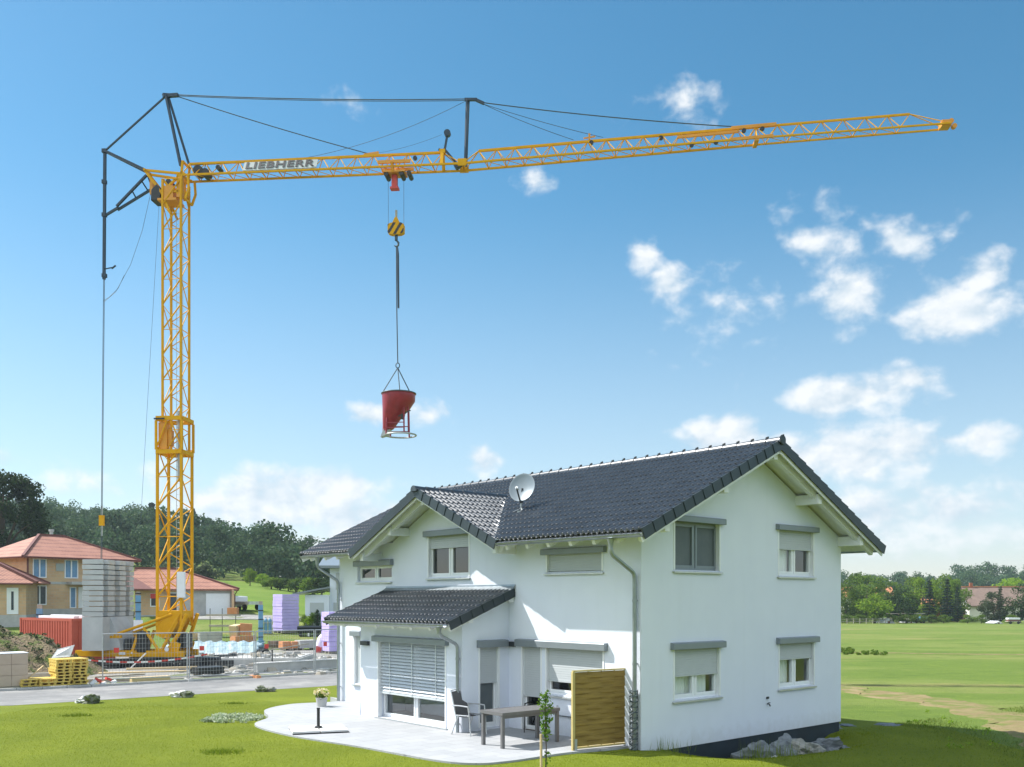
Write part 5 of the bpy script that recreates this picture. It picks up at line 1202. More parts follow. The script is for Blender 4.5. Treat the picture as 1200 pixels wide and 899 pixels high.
# ================================================================== building yard by the road
def PX(px, Y): return (px - 600) / FPX * Y
RA = math.atan2(rf_[1], rf_[0])
# earth mound
mb = MB(); N1, N2 = 46, 34; vs = []
from mathutils import noise as mnoise
for i in range(N1 + 1):
    for j in range(N2 + 1):
        a = i / N1 * 2 - 1; b = j / N2 * 2 - 1; x = -25.2 + a * 6.2; y = 44.0 + b * 4.6; d = math.sqrt(a*a + b*b)
        h = max(0, 1 - d ** 1.7) * 2.35; h += (mnoise.fractal(Vector((x*.6, y*.6, 3)), .8, 2, 5)) * .38 * min(1, max(0, 1.15 - d) * 2.4)
        vs.append((x, y, H(x, y) - .12 + max(-.05, h)))
mb.add(vs, [(i*(N2+1)+j, (i+1)*(N2+1)+j, (i+1)*(N2+1)+j+1, i*(N2+1)+j+1) for i in range(N1) for j in range(N2)])
tag(mb.build('earth_mound', 'mound', smooth=True), 'weed grown heap of brown earth in front of the red container', 'earth mound', kind='structure')
mw = []
for _ in range(420):
    a, b = rng.uniform(-.85, .85, 2)
    if a*a + b*b > .8: continue
    x, y = -25.2 + a * 6.2, 44.0 + b * 4.6; d = math.hypot(a, b); z = H(x, y) - .1 + max(0, 1 - d ** 1.7) * 2.35 + mnoise.fractal(Vector((x*.6, y*.6, 3)), .8, 2, 5) * .38
    s = rng.uniform(.06, .22); mw.append(leafcards((x, y, z + s * .2), (s, s, s * .5), 12, .11))
tag(np_mesh('weeds', np.concatenate(mw), 4, 'leaf_grey'), 'low weeds scattered over the earth mound', 'weeds', kind='stuff')
# wrapped block pallet at the left border
def zg(x, y): return H(x, y) + .015
cp = thing('block_pallet', 'tall beige wrapped pallet of blocks cut by the left border', 'pallet load', (-19.62, 36.75, zg(-19.62, 36.75)), RA)
mb = MB(); mb.box(-.60, .60, -.5, .5, .02, .10); mb.box(-.6, -.42, -.5, .5, 0, .02); mb.box(.42, .6, -.5, .5, 0, .02); mb.build('pallet_base', 'woodgrey', cp)
for i in range(2):
    for j in range(3):
        mb = MB(); mb.box(-.59 + i * .592, -.59 + i * .592 + .586, -.48, .48, .11 + j * .42, .11 + j * .42 + .414); mb.build('block_carton', 'card', cp, bevel=.01)
mb = MB(); mb.box(-.60, .60, -.49, .49, 1.372, 1.40); mb.build('lid_sheet', 'white', cp)
# yellow formwork pallets
def pallet():
    t = thing('formwork_pallet', 'yellow timber formwork pallet', 'pallet')
    mb = MB()
    for i in range(4): mb.box(-.30, .30, -.5 + i * .27, -.5 + i * .27 + .2, .085, .120)
    mb.build('deck_board', 'ypal', t)
    for x in (-.25, 0.02, .25):
        mb = MB(); mb.box(x - .045, x + .045, -.44, .44, .0, .084); mb.build('bearer', 'ypal', t)
    return t
p0 = pallet(); first = True
for sx, sy, n, lab, g in ((PX(71, 37.7), 37.7, 9, 'yellow pallet in the tall stack under the grey metal sheet', 'yellow pallets in the left tall stack'), (PX(90, 38.2), 38.2, 9, 'yellow pallet in the tall stack nearest the red container end', 'yellow pallets in the right tall stack'), (PX(31, 37.0), 37.0, 3, 'yellow pallet in the low stack nearest the beige wrapped pallet', 'yellow pallets in the left low stack'), (PX(52, 37.3), 37.3, 3, 'yellow pallet in the low stack beside the tall stacks', 'yellow pallets in the right low stack')):
    for k in range(n):
        loc = (sx + random.uniform(-.03, .03), sy + random.uniform(-.03, .03), zg(sx, sy) + k * .124); rz = RA + random.uniform(-.06, .06)
        if first: p0.location = loc; p0.rotation_euler = (0, 0, rz); p0['label'] = lab; p0['group'] = g; first = False
        else: dup(p0, loc, rz, label=lab, group=g)
mb = MB(); P = [(-.40, -.02, 0), (.36, -.02, .06), (.48, .10, .52), (-.24, .16, .34)]
mb.prism(P, (0, .02, .006)); o = mb.build('metal_sheet', 'galv'); o.location = (PX(72, 38), 38.0, zg(PX(72, 38), 38) + 1.12); tag(o, 'bent grey metal sheet lying on the taller pallet stack', 'metal sheet')
def plank(px, Y, L, rz, label, m='wood', w=.2, t=.06, z=0, tilt=0, group='loose planks in the yard', name='plank', cat='plank'):
    x = PX(px, Y); mb = MB(); mb.box(-L/2, L/2, -w/2, w/2, 0, t); o = mb.build(name, m, bevel=.004); o.location = (x, Y, zg(x, Y) + z); o.rotation_euler = (0, tilt, rz); return tag(o, label, cat, group)
plank(38, 39.4, 3.4, RA * .4, 'long grey beam lying behind the low yellow pallets', 'woodgrey', .24, .16, .25)
plank(40, 37.0, .9, RA, 'short pale board leaning across the low yellow pallets', 'wood', .1, .03, .55, -.7)
plank(150, 40.4, 3.2, RA * .7, 'weathered beam on the ground in front of the crane', 'woodgrey', .25, .14)
plank(168, 41.3, 3.6, RA * .5, 'pale plank lying across the timber in front of the crane', 'wood', .25, .06, .28)
plank(140, 41.6, 2.2, RA * 1.1, 'short dark plank below the crane ballast', 'woodgrey', .2, .06, .1)
plank(190, 42.6, 3.0, RA * .6, 'raw timber plank near the galvanised fence post', 'wood', .22, .08, .35)
plank(176, 40.0, 1.6, RA, 'squared timber block just behind the kerb', 'wood', .3, .22)
plank(156, 42.8, 1.6, RA * .4, 'white board standing in front of the crane undercarriage', 'white', .3, .05, .45, -.8)
plank(287, 42.2, .9, RA, 'small grey board lying at the kerb below the fence post', 'woodgrey', .25, .05)
def crate(px, Y, w, d, h, label, m, cat, name, rz=RA, z=0, rows=0, group=None, tilt=0, base=True):
    """stack of layers on two bearers"""
    x = PX(px, Y); t = thing(name, label, cat, (x, Y, zg(x, Y) + z), rz, group); t.rotation_euler = (0, tilt, rz)
    b = .10 if base else 0
    if base:
        mb = MB()
        for s in (-1, 1): mb.box(s * w * .35 - .05, s * w * .35 + .05, -d/2, d/2, 0, .10)
        mb.build('bearer', 'woodgrey', t)
    n = max(1, rows)
    for k in range(n):
        hh = (h - b) / n; e = random.uniform(-.02, .02) if n > 1 else 0; mb = MB(); mb.box(-w/2 + e, w/2 + e, -d/2, d/2, b + k * hh + .006, b + (k+1) * hh); mb.build('layer', m, t, bevel=.008)
    return t
crate(226, 67.5, 1.25, .9, .62, 'low stack of brown timber left of the concrete rings', 'wood', 'timber stack', 'timber_stack', rows=4)
for k, (px, lab) in enumerate(((241, 'left grey concrete well ring'), (251, 'right grey concrete well ring'))):
    x = PX(px, 67); mb = MB()
    for j in range(3): mb.lathe([(.50, j*.24), (.53, j*.24 + .01), (.53, j*.24 + .21), (.50, j*.24 + .225), (.40, j*.24 + .225), (.40, j*.24), (.50, j*.24)], (0, 0, 0), 24, cap=False)
    o = mb.build('well_ring', 'concg', smooth=True); o.location = (x, 67, zg(x, 67)); tag(o, lab + ' beside the timber crates', 'well ring', 'concrete rings in the yard')
crate(285, 65, 1.5, .9, .68, 'long orange timber crate at the bottom of the pile', 'terra', 'crate', 'timber_crate', rows=2, group='orange timber crates')
crate(277, 65, .72, .6, .72, 'orange crate tipped to the left on the crate pile', 'wood', 'crate', 'timber_crate', z=.72, rz=RA + .5, tilt=-.16, group='orange timber crates', base=False)
crate(287.5, 65.1, .8, .6, .80, 'upright orange crate on the right of the crate pile', 'terra', 'crate', 'timber_crate', z=.72, rz=RA - .4, tilt=.08, group='orange timber crates', base=False)
def prop(px, Y, h, label, r=.15, name='blue_prop', foot=True):
    x = PX(px, Y); t = thing(name, label, 'steel prop', (x, Y, zg(x, Y)), .3, 'blue steel props')
    mb = MB(); mb.box(-r, r, -r*.8, r*.8, .5, h); mb.build('shaft', 'bluepaint', t, bevel=.01)
    for k in range(int(h / .6)): mb = MB(); mb.box(-r*1.12, r*1.12, -r*.95, r*.95, .7 + k*.6, .76 + k*.6); mb.build('collar', 'black', t)
    mb = MB(); mb.lathe([(.24, 0), (.24, .48), (.2, .5)], (0, 0, 0), 16); mb.build('foot', 'bluepaint', t, smooth=True)
    mb = MB(); mb.box(-r*.8, r*.8, -r*.6, r*.6, h, h + .25); mb.build('head', 'woodgrey', t)
    return t
prop(305.5, 64, 2.9, 'tall blue steel prop in front of the lilac foam stack'); prop(46.5, 57.5, 2.9, 'blue steel prop rising behind the red container', .17); prop(162, 62, 3.6, 'blue steel prop standing behind the crane ballast', .16)
x = PX(162, 61.5); sg = thing('site_sign', 'white notice board on a short stand behind the crane base', 'sign', (x, 61.5, zg(x, 61.5)), 0)
mb = MB(); mb.box(-.30, .30, -.02, .02, .9, 2.0); mb.build('panel', 'white', sg)
mb = MB(); mb.box(-.25, -.20, .02, .06, 0, 2.0); mb.build('post', 'galv', sg); mb = MB(); mb.box(.20, .25, .02, .06, 0, 2.0); mb.build('post', 'galv', sg)
x = PX(311.5, 72); t = thing('gas_bottle_rack', 'blue grey bottle rack left of the lilac foam stack', 'bottle rack', (x, 72, zg(x, 72)), .2)
for k in range(3):
    mb = MB(); mb.lathe([(.13, 0), (.13, .95), (.08, 1.08), (.03, 1.12), (.03, 1.2)], (-.3 + k * .3, 0, .05), 12); mb.build('bottle', 'bluepaint', t, smooth=True)
mb = MB(); mb.box(-.5, .5, -.2, .2, 0, .05); mb.box(-.5, -.45, -.2, -.15, .05, 1.2); mb.box(.45, .5, -.2, -.15, .05, 1.2); mb.box(-.45, .45, -.2, -.15, .8, .85); mb.build('frame', 'galv', t)
def foam(px, Y, w, h, label, m, rz, rows=12):
    x = PX(px, Y); t = thing('foam_stack', label, 'insulation foam', (x, Y, zg(x, Y)), rz, 'stacks of lilac insulation foam')
    mb = MB()
    for s in (-.4, 0, .4): mb.box(-w/2, w/2, s*w - .05, s*w + .05, 0, .12)
    mb.build('bearer', 'woodgrey', t)
    for k in range(rows):
        hh = (h - .12) / rows; e = random.uniform(-.015, .015); mb = MB(); mb.box(-w/2 + e, w/2 + e, -w/2 - e, w/2 - e, .12 + k*hh + .012, .12 + (k+1)*hh); mb.build('foam_board', m, t, bevel=.01)
foam(335, 73, 1.45, 2.95, 'tall lilac foam stack standing alone at the edge of the green field', 'purple', .75)
foam(393, 60, 1.35, 2.6, 'lilac foam stack half hidden behind the left downpipe of the house', 'purple', .55, 8)
x = PX(367, 71); t = thing('pipe_bundle', 'bundle of black plastic pipes on timber bearers', 'pipe bundle', (x, 71, zg(x, 71)), .1)
for r_ in range(2):
    for k in range(3 - r_):
        mb = MB(); mb.tube([(-1.15, -.3 + k*.3 + r_*.15, .38 + r_*.25), (1.15, -.3 + k*.3 + r_*.15, .38 + r_*.25)], .14, 14); mb.build('pipe', 'pipe', t, smooth=True)
for k in range(4):
    mb = MB(); mb.box(-1.0 + k*.65, -.88 + k*.65, -.5, .5, .0, .24); mb.build('bearer', 'white' if k % 2 else 'black', t)
G3 = 'terracotta block packs in the yard'
crate(334, 62, .62, .6, .58, 'terracotta block pack, left one of the bright pair by the grey tile pallet', 'terra', 'block pack', 'block_pack', rows=2, group=G3)
crate(343.5, 62.2, .46, .6, .56, 'terracotta block pack touching the grey tile pallet', 'terra', 'block pack', 'block_pack', rows=2, group=G3)
crate(323, 63.5, .8, .7, .5, 'loose brownish block pack behind the bright terracotta pair', 'oldroof', 'block pack', 'block_pack', rows=3, group=G3, rz=RA + .4)
crate(359, 62.6, 1.3, .8, .62, 'pallet of grey roof tiles below the black pipes', 'concg', 'tile pallet', 'tile_pallet', rows=5)
x = PX(377, 60.5); t = thing('bulk_bag', 'crumpled white and red bulk bag leaning beside the foam stack', 'bulk bag', (x, 60.5, zg(x, 60.5)), .2)
mb = MB(); mb.lathe([(.30, 0), (.38, .12), (.36, .5), (.26, .9), (.10, 1.12), (.02, 1.15)], (0, 0, 0), 14); o = mb.build('bag', 'purplew', t, smooth=True)
mb = MB(); mb.prism([(-.40, -.40, .0), (-.05, -.42, .0), (.0, -.40, .32), (-.34, -.38, .42)], (0, .04, 0)); mb.prism([(.22, -.36, .0), (.34, -.32, .0), (.16, -.2, .8), (.08, -.25, .8)], (0, .04, 0)); mb.build('red_strap', 'redsign', t)
# shelf rack with boards
x = PX(262, 70); t = thing('board_rack', 'thin steel rack with boards and a brown box on top', 'rack', (x, 70, zg(x, 70)), 0)
for dx in (-1.0, -.1, .9):
    mb = MB(); mb.tube([(dx, 0, 0), (dx, 0, 2.1)], .025, 6); mb.build('post', 'black', t)
for z, L in ((1.55, 1.2), (.75, 1.0)):
    mb = MB(); mb.box(-L, L, -.3, .3, z, z + .12); mb.build('board', 'woodgrey', t)
mb = MB(); mb.box(.35, 1.05, -.3, .3, 1.68, 2.15); mb.build('box', 'terra', t, bevel=.01)
# tarpaulin over the bank
mb = MB(); vs = []; N1, N2 = 44, 10
for i in range(N1 + 1):
    for j in range(N2 + 1):
        a, b = i / N1, j / N2; Y = 56.2 + b * 2.6; xx = PX(196 + 108 * a, 57.5) + .1 * math.sin(j * 2.1)
        z = .10 + .70 * math.sin(min(1, b * 1.25) * math.pi / 2) + .045 * math.sin(i * 1.15 + j * .75) * (.3 + b) + .02 * math.sin(i * 2.7) - .35 * max(0, a - .8)
        vs.append((xx, Y, H(xx, Y) + z))
mb.add(vs, [(i*(N2+1)+j, (i+1)*(N2+1)+j, (i+1)*(N2+1)+j+1, i*(N2+1)+j+1) for i in range(N1) for j in range(N2)])
o = mb.build('tarpaulin', 'tarp', smooth=True); o.modifiers.new('thickness', 'SOLIDIFY').thickness = .02; tag(o, 'pale blue creased tarpaulin over the bank beside the crane', 'tarpaulin')
mb = MB(); vs = []
for i in range(31):
    for j in range(5):
        a, b = i / 30, j / 4; xx = PX(192 + 120 * a, 58.5); Y = 57.0 + b * 2.6; vs.append((xx, Y, H(xx, Y) + .6 * math.sin(b * math.pi) * (1 - .5 * max(0, a - .7))))
mb.add(vs, [(i*5+j, (i+1)*5+j, (i+1)*5+j+1, i*5+j+1) for i in range(30) for j in range(4)]); tag(mb.build('earth_bank', 'gravel', smooth=True), kind='structure')
# foundation slab and low concrete wall
x0, x1 = PX(222, 52), PX(356, 52)
t = thing('foundation', 'pale concrete foundation strip with rough side in the middle of the yard', 'foundation', ((x0 + x1) / 2, 52.6, H((x0 + x1)/2, 52.6)), .03)
mb = MB(); L = (x1 - x0) / 2; mb.box(-L, L, -2.2, 2.2, -.1, .34); mb.build('slab', 'concg', t, bevel=.02)
mb = MB(); mb.box(-L + .1, L - .1, -2.1, 2.1, .342, .38); mb.build('screed', 'concg', t)
for i in range(24):
    mb = MB(); xx = -L + .3 + i * (2*L - .6) / 23; mb.tube([(xx, -2.05, .38), (xx, -2.05, .62)], .012, 5); mb.build('rebar', 'rope', t)
a = np.array([PX(300, 45.2), 45.2]); b = np.array([PX(398, 48.5), 48.5]); d = b - a
t = thing('low_wall', 'low grey concrete wall at the back of the fenced road edge', 'low wall', (a[0], a[1], H(*a)), math.atan2(d[1], d[0]))
mb = MB(); mb.box(0, np.linalg.norm(d), -.12, .12, -.3, .42); mb.build('wall', 'concg', t, bevel=.01); mb = MB(); mb.box(-.03, np.linalg.norm(d), -.16, .16, .42, .47); mb.build('coping', 'conc', t)
t = thing('guard_rail', 'thin dark handrail with a leaning top bar beside the foundation', 'handrail', (PX(319, 46), 46, H(PX(319, 46), 46)), RA * .5)
mb = MB(); mb.tube([(0, 0, 0), (0, 0, 1.05)], .035, 8); mb.build('post', 'black', t); mb = MB(); mb.tube([(-.1, 0, 1.05), (2.0, 1.6, 1.25)], .03, 8); mb.build('top_bar', 'woodgrey', t)
t = crate(243, 43.2, 1.25, .9, .40, 'low pile of black plastic formwork behind the fence', 'black', 'formwork pile', 'formwork_pile', rows=3)
# rubble over the yard
rb_ = MB()
for _ in range(420):
    Y = rng.uniform(43.5, 57); px = rng.uniform(205, 395); x = PX(px, Y)
    if (x - (-14.2)) * .765 - (Y - 39.9) * .64 > -1.2: pass
    sz = rng.uniform(.04, .16) * (1 + .8 * (rng.uniform() < .1)); a = rng.uniform(0, 3.1); z = H(x, Y) + .38 * (50.4 < Y < 54.8 and 222 < px < 356)
    d = Vector((math.cos(a) * sz * rng.uniform(.7, 2.4), math.sin(a) * sz, 0)); e = Vector((-math.sin(a) * sz, math.cos(a) * sz, 0)); h_ = Vector((rng.uniform(-.03, .03), rng.uniform(-.03, .03), sz * rng.uniform(.5, 1.1))); c = Vector((x, Y, z - .01)); rb_.cur = int(rng.integers(0, 4))
    rb_.hexa([c-d-e, c+d-e, c+d+e, c-d+e, c-d*.7-e*.6+h_, c+d*.6-e*.7+h_, c+d*.7+e*.6+h_, c-d*.6+e*.7+h_])
tag(rb_.build('rubble', ['concg', 'rockdark', 'woodgrey', 'gravel']), 'grey rubble and scraps scattered over the building yard', 'rubble', kind='stuff')
# mesh fence
FE = [(-16.85, 38.75), (-13.80, 40.25), (-11.42, 41.95), (-9.22, 44.15), (-6.9, 46.6)]
lab = ['galvanised mesh fence panel in front of the crane base', 'galvanised mesh fence panel between the crane and the double post', 'galvanised mesh fence panel in front of the low concrete wall', 'galvanised mesh fence panel running behind the house corner']
for i in range(4):
    a = np.array(FE[i]); b = np.array(FE[i+1]); L = np.linalg.norm(b - a); z = H(*a) + .10; zb = H(*b) + .10
    t = thing('mesh_fence', lab[i], 'fence panel', (a[0], a[1], z), math.atan2(b[1] - a[1], b[0] - a[0]), 'mobile fence panels along the road')
    Lp = L - .06; dz = zb - z; f = lambda x: dz * x / L
    mb = MB(); mb.tube([(.03, 0, f(0)), (.03, 0, 2.0)], .026, 8); mb.build('upright', 'galv', t); mb = MB(); mb.tube([(Lp, 0, f(Lp)), (Lp, 0, 2.0 + f(Lp))], .026, 8); mb.build('upright', 'galv', t)
    mb = MB(); mb.tube([(.03, 0, 1.98), (Lp, 0, 1.98 + f(Lp))], .024, 8); mb.build('rail', 'galv', t); mb = MB(); mb.tube([(.03, 0, .12), (Lp, 0, .12 + f(Lp))], .022, 8); mb.build('rail', 'galv', t)
    mb = MB(); n = int(Lp / .125)
    for k in range(1, n): x = .03 + (Lp - .03) * k / n; mb.tube([(x, 0, .12 + f(x)), (x, 0, 1.98 + f(x))], .0042, 4)
    for k in range(1, 9): zz = .12 + 1.86 * k / 9; mb.tube([(.03, .006, zz), (Lp, .006, zz + f(Lp))], .004, 4)
    mb.build('mesh_infill', 'galv', t)
    mb = MB(); sx = .45; mb.box(sx, sx + .20, -.035, -.028, 1.2, 1.40); mb.build('red_tag', 'redsign', t)
    fo = thing('concrete_block', ['concrete fence foot beside the red and white post', 'concrete fence foot in front of the black formwork', 'concrete fence foot below the middle double post', 'concrete fence foot nearest the house'][i], 'fence foot', (a[0], a[1], z - .10), math.atan2(b[1] - a[1], b[0] - a[0]) + 1.57, 'fence feet')
    mb = MB(); mb.prism([(-.35, -.11, 0), (.35, -.11, 0), (.30, -.11, .13), (-.30, -.11, .13)], (0, .22, 0)); mb.build('block', 'concg' if i % 2 else 'terra', fo, bevel=.01)
    mb = MB(); mb.lathe([(.045, .13), (.045, .15), (.03, .15)], (0, 0, 0), 10); mb.build('socket', 'black', fo)
# red and white barrier foot and tape
x, y = PX(121, 38.4), 38.4
t = thing('barrier_foot', 'red and white striped barrier foot at the first fence post', 'barrier', (x, y, zg(x, y)), RA)
for k in range(5):
    mb = MB(); mb.bar((-.5 + k * .2, 0, .05 + .22 * (k % 2)), (-.3 + k * .2, 0, .20 - .06 * (k % 3)), .22, .10); mb.build('stripe', 'redsign' if k % 2 else 'white', t)
mb = MB(); pts = sag((-17.8, 39.2, 1.0 + H(-17.8, 39.2)), (-13.7, 42.4, 1.05 + H(-13.7, 42.4)), .22, 18)
for k in range(18): 
    mb.cur = k % 2; a, b = pts[k], pts[k+1]; mb.bar(a, b, .008, .07)
o = mb.build('barrier_tape', ['white', 'redsign']); tag(o, 'red and white barrier tape sagging in front of the crane undercarriage', 'barrier tape')

# red container
c0 = Vector((-24.7, 53.0)); cdv = Vector((-.79, .613)); 
ct = thing('shipping_container', 'rust red corrugated steel container half hidden by the crane ballast', 'container', (c0.x, c0.y, H(c0.x, c0.y)), math.atan2(cdv.y, cdv.x))
CLn, CW, CH = 6.06, 2.44, 2.42    # local x along the long side, y negative = towards the right hand end wall
mb = MB()
def corr(p, d, L, nrm, n):
    vs = []; 
    for k in range(n):
        for f, h in ((0, 0), (.3, 0), (.45, -.05), (.85, -.05)):
            s = (k + f) / n * L; q = Vector(p) + Vector(d) * s + Vector(nrm) * h; vs += [(q.x, q.y, .16), (q.x, q.y, CH - .12)]
    q = Vector(p) + Vector(d) * L; vs += [(q.x, q.y, .16), (q.x, q.y, CH - .12)]
    m_ = len(vs) // 2; mb.add(vs, [(2*i, 2*i+2, 2*i+3, 2*i+1) for i in range(m_ - 1)])
sgn = -1
corr((.08, -.02 * sgn * 0, 0), (1, 0, 0), CLn - .16, (0, -1, 0), 20)
mb.build('corrugated_side', 'redcont', ct, fix=False)
mb = MB(); corr((-.0, -.08, 0), (0, -1, 0), CW - .16, (1, 0, 0), 0) if False else None
for k in range(2): mb.box(-.012, .04, -.08 - k * (CW - .16) / 2 - (CW - .16) / 2 + .01, -.08 - k * (CW - .16) / 2, .16, CH - .12)
mb.build('end_door', 'redcont', ct)
for k in range(4):
    mb = MB(); y = -.35 - k * .56; mb.tube([(-.05, y, .2), (-.05, y, CH - .15)], .022, 6); mb.build('locking_bar', 'redcont', ct)
mb = MB()
for x in (0, CLn):
    for y in (0, -CW): mb.box(x - .06, x + .08, y - .08, y + .08, 0, CH)
for z in (.0, CH - .14):
    for y in (0, -CW): mb.box(.08, CLn - .06, y - .05, y + .05, z, z + .16 if z == 0 else CH)
    for x in (0, CLn): mb.box(x - .05, x + .06, -CW + .08, -.08, z, z + .16 if z == 0 else CH)
mb.build('frame', 'redcont', ct)
mb = MB(); mb.box(.05, CLn - .05, -CW + .05, -.05, CH - .10, CH - .05); mb.box(CLn - .04, CLn, -CW + .08, -.08, .16, CH - .14); mb.box(.08, CLn - .06, -CW, -CW + .03, .16, CH - .14); mb.build('roof_panel', 'redcont', ct)
for k, (a, w, lab_) in enumerate(((.6, .3, 'white beam on the container roof, nearest the crane'), (1.2, .25, 'white beam in the middle of the container roof'), (1.75, .4, 'broad white board on the far side of the container roof'))):
    p = c0 + cdv * (2.9 - .2 * k) + Vector((.613, .79)) * a; mb = MB(); mb.box(-2.2 + .3*k, 2.0, -w/2, w/2, 0, .14 + .05 * (k == 1)); o = mb.build('roof_beam', 'white', bevel=.01); o.location = (p.x, p.y, H(c0.x, c0.y) + CH); o.rotation_euler = (0, 0, math.atan2(cdv.y, cdv.x)); tag(o, lab_, 'beam', 'beams on the container roof')
# pale lane behind the yard
drape('site_lane', [(-31, 82), (-8, 82), (-8, 86.5), (-31, 86.5)], .05, 'gravel')

# ================================================================== neighbouring houses
def hip_roof(mb, L, Wd, ze, zr_, r0, r1, ov=0, th=.16):
    """hip roof over the rectangle 0..L, 0..Wd; ridge from (r0, Wd/2) to (r1, Wd/2)"""
    a = [(-ov, -ov), (L + ov, -ov), (L + ov, Wd + ov), (-ov, Wd + ov)]; m = Wd / 2
    for dz in (0, -th):
        e = [(x, y, ze + dz) for x, y in a]; p, q = (r0, m, zr_ + dz), (r1, m, zr_ + dz)
        mb.add(e + [p, q], [(0, 1, 5, 4), (1, 2, 5), (2, 3, 4, 5), (3, 0, 4)])
    e = [(x, y, ze) for x, y in a] + [(x, y, ze - th) for x, y in a]; mb.add(e, [(0,1,5,4),(1,2,6,5),(2,3,7,6),(3,0,4,7)])
def win_simple(parent, m, a0, a1, z0, z1, glass='skyblue', mull=1, door=False):
    fb = MB(); f = .09
    fb.mbox(m, a0, a0 + f, -.05, .06, z0, z1); fb.mbox(m, a1 - f, a1, -.05, .06, z0, z1); fb.mbox(m, a0 + f, a1 - f, -.05, .06, z0, z0 + f); fb.mbox(m, a0 + f, a1 - f, -.05, .06, z1 - f, z1)
    for k in range(mull): c = a0 + (a1 - a0) * (k + 1) / (mull + 1); fb.mbox(m, c - .06, c + .06, -.05, .055, z0 + f, z1 - f)
    fr = fb.build('door' if door else 'window', 'upvc', parent)
    g = MB(); g.mbox(m, a0 + f, a1 - f, -.04, .01, z0 + f, z1 - f); g.build('pane', glass, fr); return fr
def hip_lines(parent, L, Wd, ze, zr_, r0, r1, ov, sides):
    m = Wd / 2
    for k, (p, q) in enumerate((((-ov, -ov, ze), (r0, m, zr_)), ((L + ov, -ov, ze), (r1, m, zr_)), ((r0, m, zr_), (r1, m, zr_)))):
        if k in sides: mb = MB(); mb.bar(Vector(p) + Vector((0, 0, .05)), Vector(q) + Vector((0, 0, .05)), .22, .14); mb.build('hip_tiles', 'ridgedark', parent)
M['dkpane'] = mat('dark_window_pane', (.03, .045, .06), .1, var=.3)
def villa():
    rz = math.atan2(.81, .585); x, y = -41.5, 80.0; zb = 1.18
    t = thing('brick_villa', 'orange brick villa with red hipped roof, still without plaster', 'house', (x, y, zb), rz)
    a_ = lambda a, d, z: (a, -d + .7, z)          # front wall in local coords; local y grows to the back
    Lr, Wr, ze, zt = 11.1, 10.0, 5.45, 7.67
    # local x runs along the front, local y to the back-left
    mb = MB(); mb.box(.7, Lr - .7, .7, Wr - .7, -.6, ze + .0); mb.build('wall', 'brick', t)
    mb = MB(); mb.box(.66, Lr - .66, .66, Wr - .66, -.8, .95); mb.build('base', 'concg', t)
    mb = MB(); mb.box(.67, Lr - .67, .67, Wr - .67, 3.12, 3.34); mb.build('floor_band', 'concg', t)
    mb = MB(); hip_roof(mb, Lr, Wr, ze, zt, 4.0, 6.3); r = mb.build('roof', 'rooftile', t); hip_lines(r, Lr, Wr, ze, zt, 4.0, 6.3, 0, (0, 1, 2))
    mb = MB(); mb.tube([(5.9, 6.4, 6.9), (5.9, 6.4, 8.15)], .16, 10); mb.tube([(5.9, 6.4, 8.15), (5.9, 6.4, 8.35)], .24, 10); mb.build('flue', 'galv', r)
    mb = MB(); mb.tube([(-.02, -.06, ze - .02), (Lr, -.06, ze - .02)], .07, 8); mb.tube([(-.06, 0, ze - .02), (-.06, Wr, ze - .02)], .07, 8); mb.build('gutter', 'ridgedark', t)
    for (a0, a1) in ((1.19, 2.40), (4.02, 5.28), (8.2, 9.5)): win_simple(t, a_, a0, a1, 3.66, 5.34)
    win_simple(t, a_, 1.19, 2.40, 1.30, 3.02, 'dkpane'); win_simple(t, a_, 4.5, 5.1, 1.0, 2.90, 'skyblue', 0); win_simple(t, a_, 5.3, 6.3, 1.0, 2.90, 'upvc', 0, True)
    mb = MB(); mb.mbox(a_, 3.25, 3.95, 0, .07, 4.3, 4.95); mb.build('shutter_recess', 'cream', t)
    mb = MB(); mb.mbox(a_, 4.2, 10.2, 0, .9, 3.10, 3.36); mb.build('balcony', 'concg', t)
    mb = MB(); mb.mbox(a_, .68, .80, .03, .13, .3, ze - .1); mb.build('downpipe', 'ridgedark', t)
    return t
villa()
rz = math.atan2(.81, .585)
t = thing('brick_annex', 'single storey orange brick annex with low red hipped roof at the left border', 'annex', (PX(39, 76.5), 76.5, .62), math.atan2(.95, -.3))
# local y runs to the left/back along the visible wall
mb = MB(); mb.box(.4, 6.0, .6, 11, -.6, 3.7); mb.build('wall', 'brick', t)
mb = MB(); mb.box(.36, 6.0, .56, 11, -.8, 1.1); mb.build('base', 'concg', t)
mb = MB(); e = [(-.1, -.3, 3.7), (6.2, -.3, 3.7), (6.2, 11.5, 3.7), (-.1, 11.5, 3.7)]; rd_ = [(3.1, 4.2, 5.9), (3.1, 8.5, 5.9)]
mb.add(e + rd_, [(0, 1, 4), (1, 2, 5, 4), (2, 3, 5), (3, 0, 4, 5), (0, 3, 2, 1)]); r = mb.build('roof', 'rooftile', t)
mb = MB(); mb.bar((-.1, -.3, 3.75), (3.1, 4.2, 5.95), .30, .20); mb.build('hip_tiles', 'ridgedark', r); mb = MB(); mb.bar((6.2, -.3, 3.75), (3.1, 4.2, 5.95), .22, .16); mb.build('hip_tiles', 'ridgedark', r)
mb = MB(); mb.tube([(-.16, 0, 3.62), (-.16, 11, 3.62)], .07, 8); mb.build('gutter', 'ridgedark', t)
b_ = lambda a, d, z: (.4 - d, a, z)
win_simple(t, b_, 1.15, 2.0, 1.15, 3.3, 'upvc', 0, True); mb = MB(); mb.mbox(b_, 1.5, 1.68, .0, .03, 1.5, 3.0); mb.build('door_glass', 'dkpane', t)
win_simple(t, b_, 2.6, 3.5, 2.2, 3.35)
